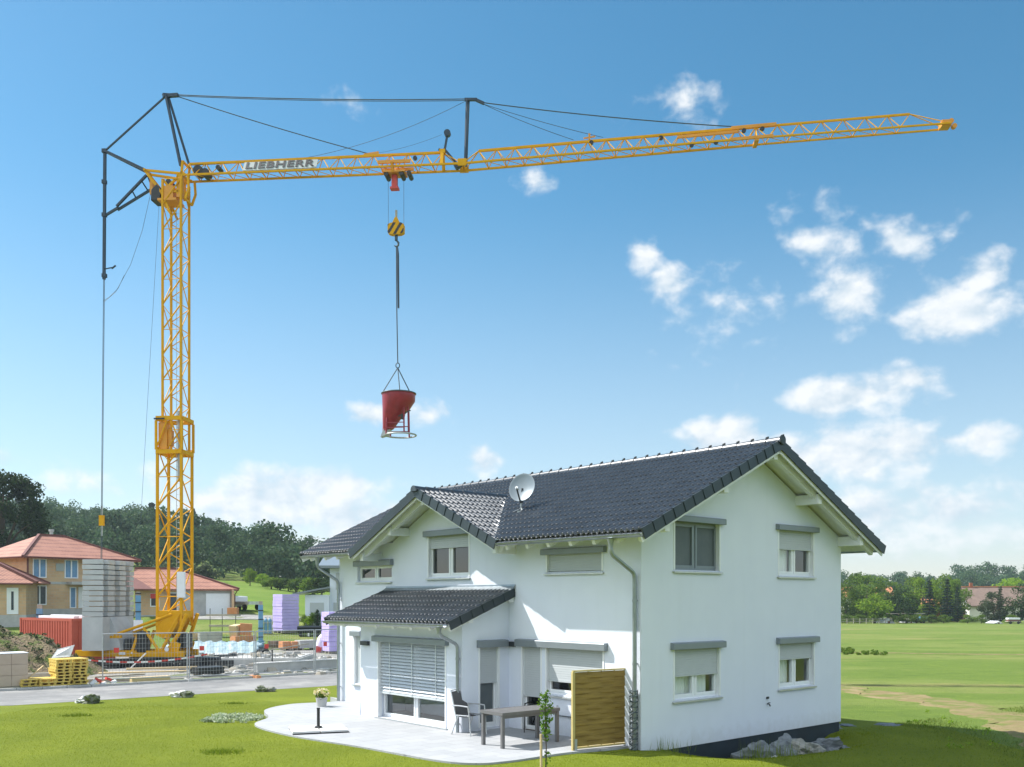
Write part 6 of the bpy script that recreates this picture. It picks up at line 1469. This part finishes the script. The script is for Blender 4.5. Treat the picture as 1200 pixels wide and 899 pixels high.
# garage house on the right of the villa
gx0, gy0 = PX(152, 84), 84.0
t = thing('garage_house', 'low brick house with red hipped roof and wide garage door behind the crane mast', 'house', (gx0, gy0, 1.30), .38)
Lg, Wg, ze, zt = 9.4, 8.0, 2.62, 4.55
mb = MB(); mb.box(.4, Lg - .4, .4, Wg - .4, -.8, ze); mb.build('wall', 'brick', t); mb = MB(); mb.box(4.6, Lg - .38, .36, .5, -.8, ze - .02); mb.build('plastered_wall', 'concg', t); mb = MB(); mb.box(.37, Lg - .37, .37, Wg - .37, -.9, .25); mb.build('base', 'concg', t)
mb = MB(); hip_roof(mb, Lg, Wg, ze, zt, .4, 4.0); r = mb.build('roof', 'rooftile', t); hip_lines(r, Lg, Wg, ze, zt, .4, 4.0, 0, (1, 2))
mb = MB(); mb.add([(-.2, -.6, ze + .02), (1.9, -.6, ze + .02), (.2, 3.0, ze + 1.4), (-.2, 3.0, ze + 1.4)], [(0, 1, 2, 3)]); 
g_ = lambda a, d, z: (a, .4 - d, z)
mb = MB(); mb.prism([(-.3, -.9, 2.5), (1.9, -.9, 2.5), (-.3, 2.4, 4.05)], (0, 0, .1)); mb.build('porch_roof', 'ridgedark', t)
mb = MB(); mb.mbox(g_, 6.5, 8.6, .05, .10, 0.1, 2.2)
for k in range(5): mb.mbox(g_, 6.5, 8.6, .10, .115, .16 + k * .42, .16 + k * .42 + .37)
mb.build('garage_door', 'white', t)
win_simple(t, g_, 1.7, 2.5, 1.0, 2.2, 'dkpane', 0); win_simple(t, g_, 3.3, 4.1, .4, 2.3, 'dkpane', 0)
mb = MB(); mb.mbox(g_, 1.72, 2.48, .07, .09, 1.75, 2.18); mb.build('red_sticker', 'redsign', t)
mb = MB(); mb.mbox(g_, 8.75, 8.95, .0, .6, -.2, ze - .05); mb.build('pillar', 'brick', t); mb = MB(); mb.tube([(Lg - .1, -.05, ze - .05), (Lg - .35, .2, ze - .5), (Lg - .35, .3, 0)], .05, 8); mb.build('downpipe', 'ridgedark', t)
# white neighbour house behind the left downpipe
nx0 = PX(386.5, 80)
t = thing('white_neighbour_house', 'white modern house with grey flat pitched roof and lower garage wing', 'house', (nx0, 80, .6), .12)
mb = MB(); mb.box(0, 9, 0, 8, -.8, 5.0); mb.build('wall', 'plaster', t)
mb = MB(); mb.prism([(-.9, -.9, 5.0), (9.5, -.9, 5.0), (9.5, 8.6, 6.5), (-.9, 8.6, 6.5)], (0, 0, .22)); mb.build('roof', 'shutbox', t)
mb = MB(); mb.box(-2.0, -.01, -.6, 4.5, -.8, 2.75); mb.build('garage_wing', 'plaster', t)
mb = MB(); mb.prism([(-3.0, -1.1, 2.75), (.0, -1.1, 3.3), (.0, 4.8, 3.3), (-3.0, 4.8, 2.75)], (0, 0, .14)); mb.build('wing_roof', 'shutbox', t)
n_ = lambda a, d, z: (a, -d, z)
mb = MB(); mb.mbox(n_, .5, 1.5, .0, .05, 3.2, 4.6); mb.build('shutter', 'shut', t); mb = MB(); mb.mbox(n_, .3, 1.5, .0, .05, .7, 2.1); mb.build('shutter', 'shut', t)
mb = MB(); mb.mbox(lambda a, d, z: (a, -.6 - d, z), -1.6, -.45, 0, .04, .05, 2.1); mb.build('garage_door', 'shut', t)
# white pickup on the lane
px_ = PX(277, 93)
t = thing('pickup_truck', 'small white flatbed truck parked at the foot of the green hill', 'truck', (px_, 93, H(px_, 93) + .05), -.62)
mb = MB(); mb.prism([(-1.0, -.8, .35), (.75, -.8, .35), (.75, -.8, 1.35), (-.25, -.8, 1.4), (-.62, -.8, .85), (-1.0, -.8, .78)], (0, 1.6, 0)); mb.build('cab', 'carwhite', t, bevel=.06)
mb = MB(); mb.prism([(-.50, -.815, .88), (.6, -.815, .88), (.6, -.815, 1.25), (-.22, -.815, 1.28)], (0, .02, 0)); mb.build('side_window', 'dkpane', t)
mb = MB(); mb.box(.78, 2.9, -.85, .85, .55, .62)
for s in (-.85, .80): mb.box(.78, 2.9, s, s + .05, .62, .85)
mb.box(2.85, 2.9, -.8, .8, .62, .85); mb.build('flatbed', 'alu', t)
for xw in (-.55, 2.2):
    for s in (-.82, .70):
        mb = MB(); mb.tube([(xw, s, .30), (xw, s + .14, .30)], .30, 16); mb.build('wheel', 'tyre', t)

# ================================================================== trees
def tree_proto(name, kind, seed, leaf, cat='tree'):
    r = np.random.default_rng(seed); rr = random.Random(seed)
    t = thing(name, '', cat); parts = []
    if kind == 'broad':
        clumps = []
        for i in range(34):
            th = r.uniform(0, 2*np.pi); ph = r.uniform(-1, 1); rad = r.uniform(.45, 1) ** .6
            w = .33 * math.sqrt(max(0.02, 1 - ph * ph)) * (1 if ph > 0 else 1.0)
            clumps.append((np.array([w*rad*math.cos(th), w*rad*math.sin(th), .53 + .37 * ph * (.7 + .3*rad)]), r.uniform(.10, .165)))
        for c, s in clumps: parts.append(leafcards(c, (s, s, s * .82), 130, .034, 1, .45, .3))
        mb = MB(); mb.tube([(0, 0, -.02), (.01, 0, .15), (0, .01, .35), (.02, 0, .62)], [.028, .022, .016, .006], 8)
        for c, s in clumps[:7]: mb.tube([(0, 0, .22 + rr.uniform(0, .12)), tuple(c * np.array([.5, .5, 1]) * np.array([1, 1, .82])), tuple(c)], [.011, .008, .003], 5)
    elif kind == 'bush':
        for i in range(16):
            th = r.uniform(0, 2*np.pi); q = r.uniform(0, .36); c = np.array([q*math.cos(th), q*math.sin(th), r.uniform(.18, .78) * (1 - q*.7)]); s = r.uniform(.14, .22)
            parts.append(leafcards(c, (s, s, s * .9), 130, .05, 1, .45, .3))
        mb = MB(); mb.tube([(0, 0, -.02), (0, 0, .4)], [.03, .01], 6)
    elif kind == 'conifer':
        n = 15
        for k in range(n):
            z = .08 + .90 * k / n; R_ = .20 * (1 - k / n) ** .85 + .012; m = max(4, int(12 * (1 - k / n)) + 3)
            for j in range(m):
                th = 2*np.pi*j/m + k * .7 + r.uniform(-.2, .2); L = R_ * r.uniform(.75, 1.1)
                for f in (.45, .8):
                    c = np.array([L*f*math.cos(th), L*f*math.sin(th), z - .035 * f]); parts.append(leafcards(c, (.035 + L*.18, .035 + L*.18, .022), 7, .034, 1.2, .3, .5))
        mb = MB(); mb.tube([(0, 0, -.02), (0, 0, .5), (0, 0, 1.0)], [.022, .014, .003], 7)
    elif kind == 'column':
        for k in range(16):
            z = .1 + .85 * k / 16; s = .085 * math.sin(math.pi * min(1, (k + 2.5) / 18.5)) + .02; parts.append(leafcards(np.array([r.uniform(-.015, .015), r.uniform(-.015, .015), z]), (s, s, .07), 70, .03, 1.2, .4, .6))
        mb = MB(); mb.tube([(0, 0, -.02), (0, 0, .9)], [.02, .004], 6)
    mb.build('trunk', 'bark', t, smooth=True); np_mesh('crown', np.concatenate(parts), 4, leaf, t)
    return t
protos = {}
def tree(kind, leaf, px, Y, h, w, label, group=None, seed=1, name=None, cat='tree', dz=0):
    key = (kind, leaf, seed)
    base = {'broad': .80, 'bush': .92, 'conifer': .42, 'column': .2}[kind]
    x = PX(px, Y); loc = (x, Y, H(x, Y) + dz); sx = w / base; nm = name or {'broad': 'broadleaf_tree', 'bush': 'bush', 'conifer': 'conifer', 'column': 'columnar_tree'}[kind]
    rz_ = random.uniform(0, 6.28)
    if key not in protos:
        o = tree_proto(nm, kind, seed, leaf, cat); protos[key] = o; o.location = loc; o.rotation_euler = (0, 0, rz_); o.scale = (sx, sx, h); o['label'] = label
        if group: o['group'] = group
        return o
    o = dup(protos[key], loc, rz_, (sx, sx, h), label, group); o.name = nm; return o
# the big dark tree at the left border
bt = thing('large_tree', 'large dark broadleaf tree towering over the villa at the left border', 'tree', (PX(0, 118), 118, H(PX(0, 118), 118)))
parts = []; r = np.random.default_rng(55); mb = MB(); mb.tube([(0, 0, -.3), (.2, 0, 3), (0, .2, 7), (.4, 0, 13)], [.6, .45, .33, .12], 10)
for i in range(150):
    th = r.uniform(0, 2*np.pi); ph = r.uniform(-.8, 1); q = r.uniform(.35, 1) ** .5; w = 6.2 * math.sqrt(max(.03, 1 - ph * ph * .92))
    c = np.array([w*q*math.cos(th), w*q*math.sin(th), 7.9 + 7.2 * ph]); s = r.uniform(1.0, 2.0)
    parts.append(leafcards(c, (s, s, s * .75), 190, .36, 1, .3, .65))
    if i < 14: mb.tube([(0, 0, 4 + r.uniform(0, 3)), tuple(c * .5 + np.array([0, 0, 3.2])), tuple(c)], [.22, .14, .04], 6)
mb.build('trunk', 'bark', bt, smooth=True); np_mesh('crown', np.concatenate(parts), 4, 'leaf_dark', bt)
# hedge and trees along the crest of the green field
GH = 'bushes along the crest of the green field'
for i, (px, Y, h, w, lf, lab) in enumerate((
    (318, 152, 3.2, 4.4, 'leaf_mid', 'light bush at the left end of the crest hedge'), (328, 153, 3.4, 4.2, 'leaf_mid', 'second light bush of the crest hedge from the left'), (338, 152, 3.6, 4.4, 'leaf_dark', 'dark bush of the crest hedge above the left side of the lilac stack'),
    (347, 150, 3.8, 4.6, 'leaf_mid', 'green bush of the crest hedge right of the lilac stack'), (356, 148, 4.2, 4.8, 'leaf_dark', 'dark rounded bush in the middle of the crest hedge'), (366, 146, 4.6, 5.4, 'leaf_mid', 'tall bush of the crest hedge left of the white house'), (377, 144, 4.9, 5.6, 'leaf_dark', 'tallest dark bush beside the roof of the white house'), (388, 146, 4.4, 5, 'leaf_dark', 'dark bush behind the white house roof'))):
    tree('bush', lf, px, Y, h * .78, w, lab, GH, seed=1 + i % 2)
tree('broad', 'leaf_bright', 293, 160, 3.2, 2.6, 'small bright tree standing alone on the crest of the green field', seed=3)
tree('broad', 'leaf_bright', 308, 158, 2.4, 2.6, 'low bright tree at the left end of the crest hedge', seed=4)
for px, w, lab in ((196, 6, 'grey green bush on the crest left of the crane mast'), (226, 5.5, 'grey green bush just right of the crane mast'), (240, 6.2, 'broad grey green bush on the crest right of the crane mast')): tree('bush', 'leaf_grey', px, 168, 4.0, w, lab, 'grey bushes on the crest', seed=5)
for px, Y, h, w, lf, lab, k in ((372, 78, 1.5, .7, 'leaf_con', 'small dark cypress in front of the white house garage', 'column'), (366, 78.5, 1.4, 1.4, 'leaf_bright', 'yellow green shrub left of the small cypress', 'bush'), (357, 79, 1.1, 1.3, 'leaf_mid', 'low green shrub right of the lilac stack', 'bush')): tree(k, lf, px, Y, h, w, lab, 'garden shrubs by the white house', seed=7)

# ---- wooded hills as single masses
def forest(name, spots, leafm, ncards, label, seedv, con=None):
    r = np.random.default_rng(seedv); A = []; B = []
    for (x, y, h, w, kind) in spots:
        z = H(x, y)
        if kind == 'c':
            for k in range(9):
                f = k / 9; s = w * .5 * (1 - f) ** .9 + .2; B.append(leafcards(np.array([x, y, z + h * (.1 + .88 * f)]), (s, s, h * .07), int(ncards * .11), w * .13, 1.3, .35, .5))
        else:
            m = 9
            for k in range(m):
                th = r.uniform(0, 2*np.pi); ph = r.uniform(-.3, 1); q = r.uniform(.3, 1); c = np.array([x + w*.36*q*math.cos(th)*math.sqrt(1.05 - ph*ph*.9), y + w*.36*q*math.sin(th)*math.sqrt(1.05 - ph*ph*.9), z + h * (.58 + .30 * ph)]); s = w * r.uniform(.17, .30)
                A.append(leafcards(c, (s, s, s * .8), int(ncards / m), w * .060, 1, .5, .9))
            A.append(leafcards(np.array([x, y, z + h * .3]), (w * .4, w * .4, h * .3), int(ncards * .2), w * .09, 1, .5, .6))
    o = np_mesh(name, np.concatenate(A), 4, leafm); tag(o, label, 'forest', kind='stuff')
    if B: o2 = np_mesh(name, np.concatenate(B), 4, 'leaf_con'); tag(o2, label.replace('forest', 'dark fir stand'), 'forest', kind='stuff')
r = np.random.default_rng(11); sp_ = []
for row, (Y0, dy) in enumerate(((186, 4), (203, 5), (222, 6), (243, 6), (264, 6), (286, 6), (308, 6))):
    k = -.66
    while k < -.05:
        Y = Y0 + r.uniform(-dy, dy); x = k * Y; w = r.uniform(7.5, 13) ; h = r.uniform(9, 14.5) * (.8 if row == 0 else 1)
        px = 600 + k * FPX; fir = (row >= 4 and (175 < px < 262 or 35 < px < 60)) or (r.uniform() < .12 and row > 2)
        sp_.append((x, Y, h * (1.05 if fir else 1), w * (.62 if fir else 1), 'c' if fir else 'b'))
        k += w * (.44 if fir else .70) / Y
forest('hill_forest', sp_, 'leaf_forest', 1000, 'dense mixed forest covering the hill behind the building yard', 12)
sp_ = []
for row, Y0 in enumerate((395, 425, 455, 490)):
    k = -.04
    while k < .70:
        Y = Y0 + r.uniform(-9, 9); w = r.uniform(9, 16); h = r.uniform(11, 16) + (5 if k > .47 and row > 1 else 0); sp_.append((k * Y, Y, h, w, 'b')); k += w * .62 / Y
forest('far_forest', sp_, 'leaf_forest', 800, 'long line of distant forest on the right horizon', 13)

# ---- trees and farm at the right edge of the meadow
GT = 'trees behind the meadow'
for i, (k, lf, px, by, w_, h_, lab) in enumerate((
    ('broad', 'leaf_mid', 991, 205, 34, 48, 'mid green tree next to the corner of the white house'), ('broad', 'leaf_mid', 1016, 212, 44, 56, 'broad green tree behind the bright round bush'), ('bush', 'leaf_bright', 1025, 196, 40, 35, 'bright round bush at the edge of the meadow'),
    ('broad', 'leaf_dark', 1058, 204, 40, 42, 'dark tree right of the bright round bush'), ('broad', 'leaf_bright', 1082, 214, 38, 52, 'bright green tree above the white tent row'), ('conifer', 'leaf_con', 1089, 206, 17, 50, 'slim dark conifer in front of the orange gable'),
    ('broad', 'leaf_bright', 1105, 216, 36, 54, 'tall bright tree left of the farmhouse'), ('conifer', 'leaf_con', 1110, 206, 16, 52, 'dark conifer in front of the tall bright tree'), ('broad', 'leaf_mid', 1120, 212, 30, 48, 'green tree touching the farmhouse gable'), ('conifer', 'leaf_con', 1122, 207, 14, 42, 'short dark conifer beside the farmhouse gable'),
    ('broad', 'leaf_grey', 1164, 200, 29, 37, 'grey green willow in front of the farmhouse'), ('conifer', 'leaf_grey', 1172, 200, 13, 44, 'thin grey conifer in front of the farmhouse roof'), ('broad', 'leaf_dark', 1196, 202, 30, 44, 'dark tree cut by the right border'), ('broad', 'leaf_bright', 1184, 262, 46, 46, 'bright tree behind the farmhouse roof'), ('broad', 'leaf_mid', 1002, 236, 40, 52, 'green tree farthest left behind the house corner'), ('broad', 'leaf_mid', 1040, 238, 46, 46, 'green tree behind the dark tree and the bush'), ('broad', 'leaf_mid', 1070, 240, 40, 50, 'green tree above the far red roof'))):
    Y = by; tree(k, lf, px, Y, h_ * (1.06 if k == 'conifer' else 1.14) * Y / FPX, w_ * 1.2 * Y / FPX, lab, GT, dz=0 if k != 'broad' else -.08 * h_ * Y / FPX, seed=20 + i % 3)
for i, (px, w_, lab) in enumerate(((992, 30, 'low dark hedge bush next to the house corner'), (1008, 28, 'low hedge bush left of the bright round bush'), (1046, 30, 'low hedge bush right of the bright round bush'), (1062, 26, 'low hedge bush behind the open shelter'), (1074, 24, 'low hedge bush behind the blue trailer'), (1091, 26, 'low green bush left of the red brick shed'), (1106, 22, 'low green bush in front of the red brick shed'), (1134, 22, 'low bush under the farmhouse side wall'), (1150, 20, 'low bush in the middle of the farmhouse side wall'), (1185, 24, 'low bush right of the grey green willow'))): tree('bush', 'leaf_mid', px, 196, 12 * 196 / FPX, w_ * 196 / FPX, lab, 'low bushes by the farm', seed=30)
# farmhouse
Yf = 224; fx = PX(1136, Yf)
t = thing('farmhouse', 'long farmhouse with weathered red roof and bright white gable', 'farmhouse', (fx, Yf, H(fx, Yf) - .1), -.20)
LF, WF, ze, zt = 19, 9.5, 3.9, 7.9
mb = MB(); mb.prism([(0, 0, -.6), (0, WF, -.6), (0, WF, ze), (0, WF/2, zt - .25), (0, 0, ze)], (LF, 0, 0)); mb.build('wall', 'render', t)
mb = MB()
for s in (-1, 1):
    y0 = WF/2 + s * (WF/2 + .7); z0 = ze - .55
    mb.hexa([(-.6, WF/2, zt), (LF + .6, WF/2, zt), (LF + .6, y0, z0), (-.6, y0, z0), (-.6, WF/2, zt + .22), (LF + .6, WF/2, zt + .22), (LF + .6, y0, z0 + .22), (-.6, y0, z0 + .22)])
r_ = mb.build('roof', 'oldroof', t); mb = MB(); mb.bar((-.6, WF/2, zt + .25), (LF + .6, WF/2, zt + .25), .5, .25); mb.build('ridge_tiles', 'orangeroof', r_); mb = MB(); mb.box(1.2, 1.9, WF/2 - .3, WF/2 + .3, zt - .2, zt + 1.2); mb.build('chimney', 'brickred', r_)
f_ = lambda a, d, z: (a, -d, z); e_ = lambda a, d, z: (-d, a, z)
for a in (3.0, 7.2, 11.5, 15.5): win_simple(t, f_, a, a + 1.3, 1.1, 2.5, 'dkpane')
for a, z in ((1.8, 1.0), (6.2, 1.0), (2.6, 3.7), (5.6, 3.7)): win_simple(t, e_, a, a + 1.2, z, z + 1.3, 'dkpane')
mb = MB(); mb.mbox(f_, 4.6, 6.6, .02, .5, 2.6, 3.3); mb.build('eave_box', 'ridgedark', t)
# brick shed and orange gable
fx = PX(1098, 214); t = thing('brick_shed', 'long low red brick shed left of the farmhouse', 'shed', (fx, 214, H(fx, 214) - .1), -.12)
mb = MB(); mb.box(0, 6.2, 0, 3, -.4, 2.8); mb.build('wall', 'brickred', t); mb = MB(); mb.prism([(-.2, -.3, 2.8), (6.5, -.3, 2.8), (6.5, 3.2, 3.5), (-.2, 3.2, 3.5)], (0, 0, .15)); mb.build('roof', 'oldroof', t)
mb = MB(); mb.box(2.6, 3.3, -.05, 0, 0, 2.0); mb.build('door', 'ridgedark', t)
fx = PX(1080, 222); t = thing('orange_barn', 'small barn with glowing orange roof between the conifers', 'barn', (fx, 222, H(fx, 222)), -.5)
mb = MB(); mb.box(0, 4, 0, 4, -.5, 2.6); mb.build('wall', 'brickred', t); mb = MB(); mb.prism([(-.3, -.3, 2.5), (4.3, -.3, 2.5), (4.3, 2, 5.0), (-.3, 2, 5.0)], (0, 0, .2)); mb.prism([(-.3, 4.3, 2.5), (4.3, 4.3, 2.5), (4.3, 2, 5.0), (-.3, 2, 5.0)], (0, 0, .2)); mb.build('roof', 'orangeroof', t)
for px, Y, w, lab in ((999, 275, 5, 'far red roofed house left of the broad green tree'), (1036, 272, 4.5, 'far red roofed house between the tree tops')):
    x = PX(px, Y); t = thing('far_house', lab, 'house', (x - w/2, Y, H(x, Y)), -.2, 'red roofed houses behind the trees')
    mb = MB(); mb.box(0, w, 0, 7, -.5, 5.6); mb.build('wall', 'render', t); mb = MB(); mb.prism([(-.4, -.4, 5.5), (-.4, 3.5, 8.4), (-.4, 7.4, 5.5)], (w + .8, 0, 0)); mb.build('roof', 'orangeroof', t)
# tent, paddock fence, trailers at the meadow edge
def tent(px, Y, w, h, label):
    x = PX(px, Y); t = thing('white_tent', label, 'tent', (x, Y, H(x, Y)), .3, 'white tents at the meadow edge'); mb = MB(); mb.prism([(-w/2, -1, .15), (w/2, -1, .0), (w*.05, -1, h)], (0, 2.4, 0)); mb.build('canopy', 'white', t); mb = MB(); mb.box(-w*.1, w*.1, -1.01, -1.0, .05, h*.5); mb.build('entrance', 'ridgedark', t); return t
tent(1038, 196, 3.2, 1.15, 'white tent left of the open shelter'); tent(1064, 200, 2.2, .9, 'small white tent under the open shelter'); tent(1166, 192, 2.4, .6, 'low white sheet in front of the farmhouse bushes')
x = PX(1062, 203); t = thing('open_shelter', 'open wooden shelter with flat roof behind the white tents', 'shelter', (x, 203, H(x, 203)), .05)
for k in range(5):
    mb = MB(); mb.box(-3.4 + k * 1.65, -3.25 + k * 1.65, -.08, .08, 0, 1.9); mb.build('post', 'wood', t)
mb = MB(); mb.box(-3.8, 3.8, -.8, 1.2, 1.9, 2.05); mb.build('roof', 'woodgrey', t); mb = MB(); mb.box(-3.4, 3.4, -.04, .04, .9, 1.0); mb.build('rail', 'wood', t)
x = PX(1081, 199); t = thing('blue_trailer', 'dark blue covered trailer right of the open shelter', 'trailer', (x, 199, H(x, 199)), .1)
mb = MB(); mb.box(-.8, .8, -.6, .6, .35, 1.35); mb.build('box', 'bluepaint', t, bevel=.05)
for s in (-.62, .5): mb = MB(); mb.tube([(0, s, .28), (0, s + .12, .28)], .28, 14); mb.build('wheel', 'tyre', t)
x = PX(1187, 190); t = thing('farm_cart', 'low farm cart with pale load at the right border', 'cart', (x, 190, H(x, 190)), 0)
mb = MB(); mb.box(-1.3, 1.3, -.6, .6, .45, .6); mb.build('deck', 'woodgrey', t); mb = MB(); mb.box(-1.2, 1.2, -.55, .55, .9, 1.25); mb.build('load', 'white', t, bevel=.05); mb = MB(); mb.box(-1.1, 1.1, -.5, .5, .6, .9); mb.build('crate', 'ridgedark', t)
for a in (-.8, .8): mb = MB(); mb.tube([(a, -.66, .28), (a, -.55, .28)], .28, 14); mb.build('wheel', 'tyre', t)
# paddock fence
x0, x1 = PX(985, 192), PX(1046, 194)
t = thing('paddock_fence', 'thin wooden paddock fence in front of the trees beside the house', 'fence', (x0, 192, H(x0, 192)), math.atan2(2, x1 - x0))
L = x1 - x0
for k in range(9): mb = MB(); mb.box(k*L/8 - .05, k*L/8 + .05, -.05, .05, -.1, 1.1); mb.build('post', 'woodgrey', t)
for z in (.5, .95): mb = MB(); mb.box(0, L, -.02, .02, z - .04, z + .04); mb.build('rail', 'woodgrey', t)
# field shrubs: bindweed patch beside the house, weeds by the track
cl = []
for _ in range(30):
    x, y = PX(1000, 72) + rng.uniform(-2.6, 1.3), 72 + rng.uniform(-4, 4); s = rng.uniform(.14, .34); cl.append(leafcards((x, y, H(x, y) + s * .4), (s, s, s * .7), 40, .16))
tag(np_mesh('crop_patch', np.concatenate(cl), 4, 'leaf_mid'), 'patch of leafy crop in the meadow beside the house corner', 'crop patch', kind='stuff')
cl = []
for _ in range(14):
    t_ = rng.uniform(0, 1); x = 11.2 + rng.uniform(-1.6, .4) + 1.6 * t_; y = 20.5 + 9 * t_ + rng.uniform(-.6, .6); s = rng.uniform(.05, .16); cl.append(leafcards((x, y, H(x, y) + s * .6), (s, s, s * .8), 24, .05))
tag(np_mesh('weeds', np.concatenate(cl), 4, 'leaf_bright'), 'low weeds along the dirt track', 'weeds', kind='stuff')

# ================================================================== grass blades
def scatter(n, x0, x1, y0, y1, ok):
    x = rng.uniform(x0, x1, n); y = rng.uniform(y0, y1, n); m = ok(x, y); return x[m], y[m]
tp = np.array([(p[0], p[1]) for p in poly])
def inside(x, y, P):
    c = np.zeros(len(x), bool); j = len(P) - 1
    for i in range(len(P)):
        xi, yi = P[i]; xj, yj = P[j]; cnd = ((yi > y) != (yj > y)) & (x < (xj - xi) * (y - yi) / (yj - yi + 1e-12) + xi); c ^= cnd; j = i
    return c
def onlawn(x, y):
    dx, dy = x - CORNER.x, y - CORNER.y; u = dx * D1.x + dy * D1.y; v = dx * D2.x + dy * D2.y
    house_ = (u > -.05) & (v > -.05)
    rn = (x - RN[0][0]) * (-rd[1]) + (y - RN[0][1]) * rd[0]
    return ~inside(x, y, tp) & ~house_ & (rn < -.05)
vis = lambda x, y: (np.abs(x) < y * .58 + .5)
x, y = scatter(450000, -14, 11.3, 16.2, 34, lambda x, y: onlawn(x, y) & vis(x, y) & (rng.uniform(0, 1, len(x)) < np.clip(1.5 - (y - 16) / 14, .12, 1)) & (x < 11.3) & ~((y > 26) & (x > 2)))
o = np_mesh('lawn_grass', blades_at(x, y, .034, .013, .9), 3, 'grass_blade'); tag(o, 'short bright lawn grass', 'grass', kind='stuff')
x, y = scatter(200000, 5, 26, 16.2, 44, lambda x, y: onlawn(x, y) & vis(x, y) & (rng.uniform(0, 1, len(x)) < np.clip(1.4 - (y - 16) / 22, .1, 1)) & ~((x > 11.4 + .12 * (y - 20) + rng.normal(0, .35, len(x))) & (x < 15.2 + .05 * (y - 20) + rng.normal(0, .35, len(x)))) & ~((x < 10.5) & (rng.uniform(0, 1, len(x)) < .85)))
o = np_mesh('meadow_grass', blades_at(x, y, .065, .018, .9), 3, 'meadow_blade'); tag(o, 'unmown meadow grass right of the house', 'grass', kind='stuff')
for i, (u, v, n, h, lab) in enumerate(((.5, -.35, 60, .32, 'sparse tall weeds at the near corner of the gable wall'), (2.2, -1.3, 90, .45, 'thin flowering grasses in front of the dark plinth'), (3.0, -1.5, 60, .40, 'dry grass stalks left of the boulder pile'))):
    p = W(u, v); bl = blades_at(p[0] + rng.normal(0, .22, n), p[1] + rng.normal(0, .15, n), h, .012, .35, 0); z = H(p[0], p[1]); bl[:, :2] -= np.array(p[:2])
    tag(np_mesh('weed_tuft', bl, 3, 'meadow_blade', loc=(p[0], p[1], z)), lab, 'weeds', 'weed tufts along the gable wall', 'stuff')

# ================================================================== hazy air
hz = MB(); hz.box(-700, 760, -60, 720, -6.5, 62)
hm = bpy.data.materials.new('haze_air'); hm.use_nodes = True; nt = hm.node_tree; nt.nodes.clear()
vo = nt.nodes.new('ShaderNodeVolumePrincipled'); vo.inputs['Color'].default_value = (.74, .88, 1, 1); vo.inputs['Density'].default_value = .00022; vo.inputs['Anisotropy'].default_value = .25
ou = nt.nodes.new('ShaderNodeOutputMaterial'); nt.links.new(vo.outputs[0], ou.inputs['Volume'])
M['haze'] = hm
tag(hz.build('haze', 'haze'), 'thin bluish summer haze over the valley', 'haze', kind='stuff')
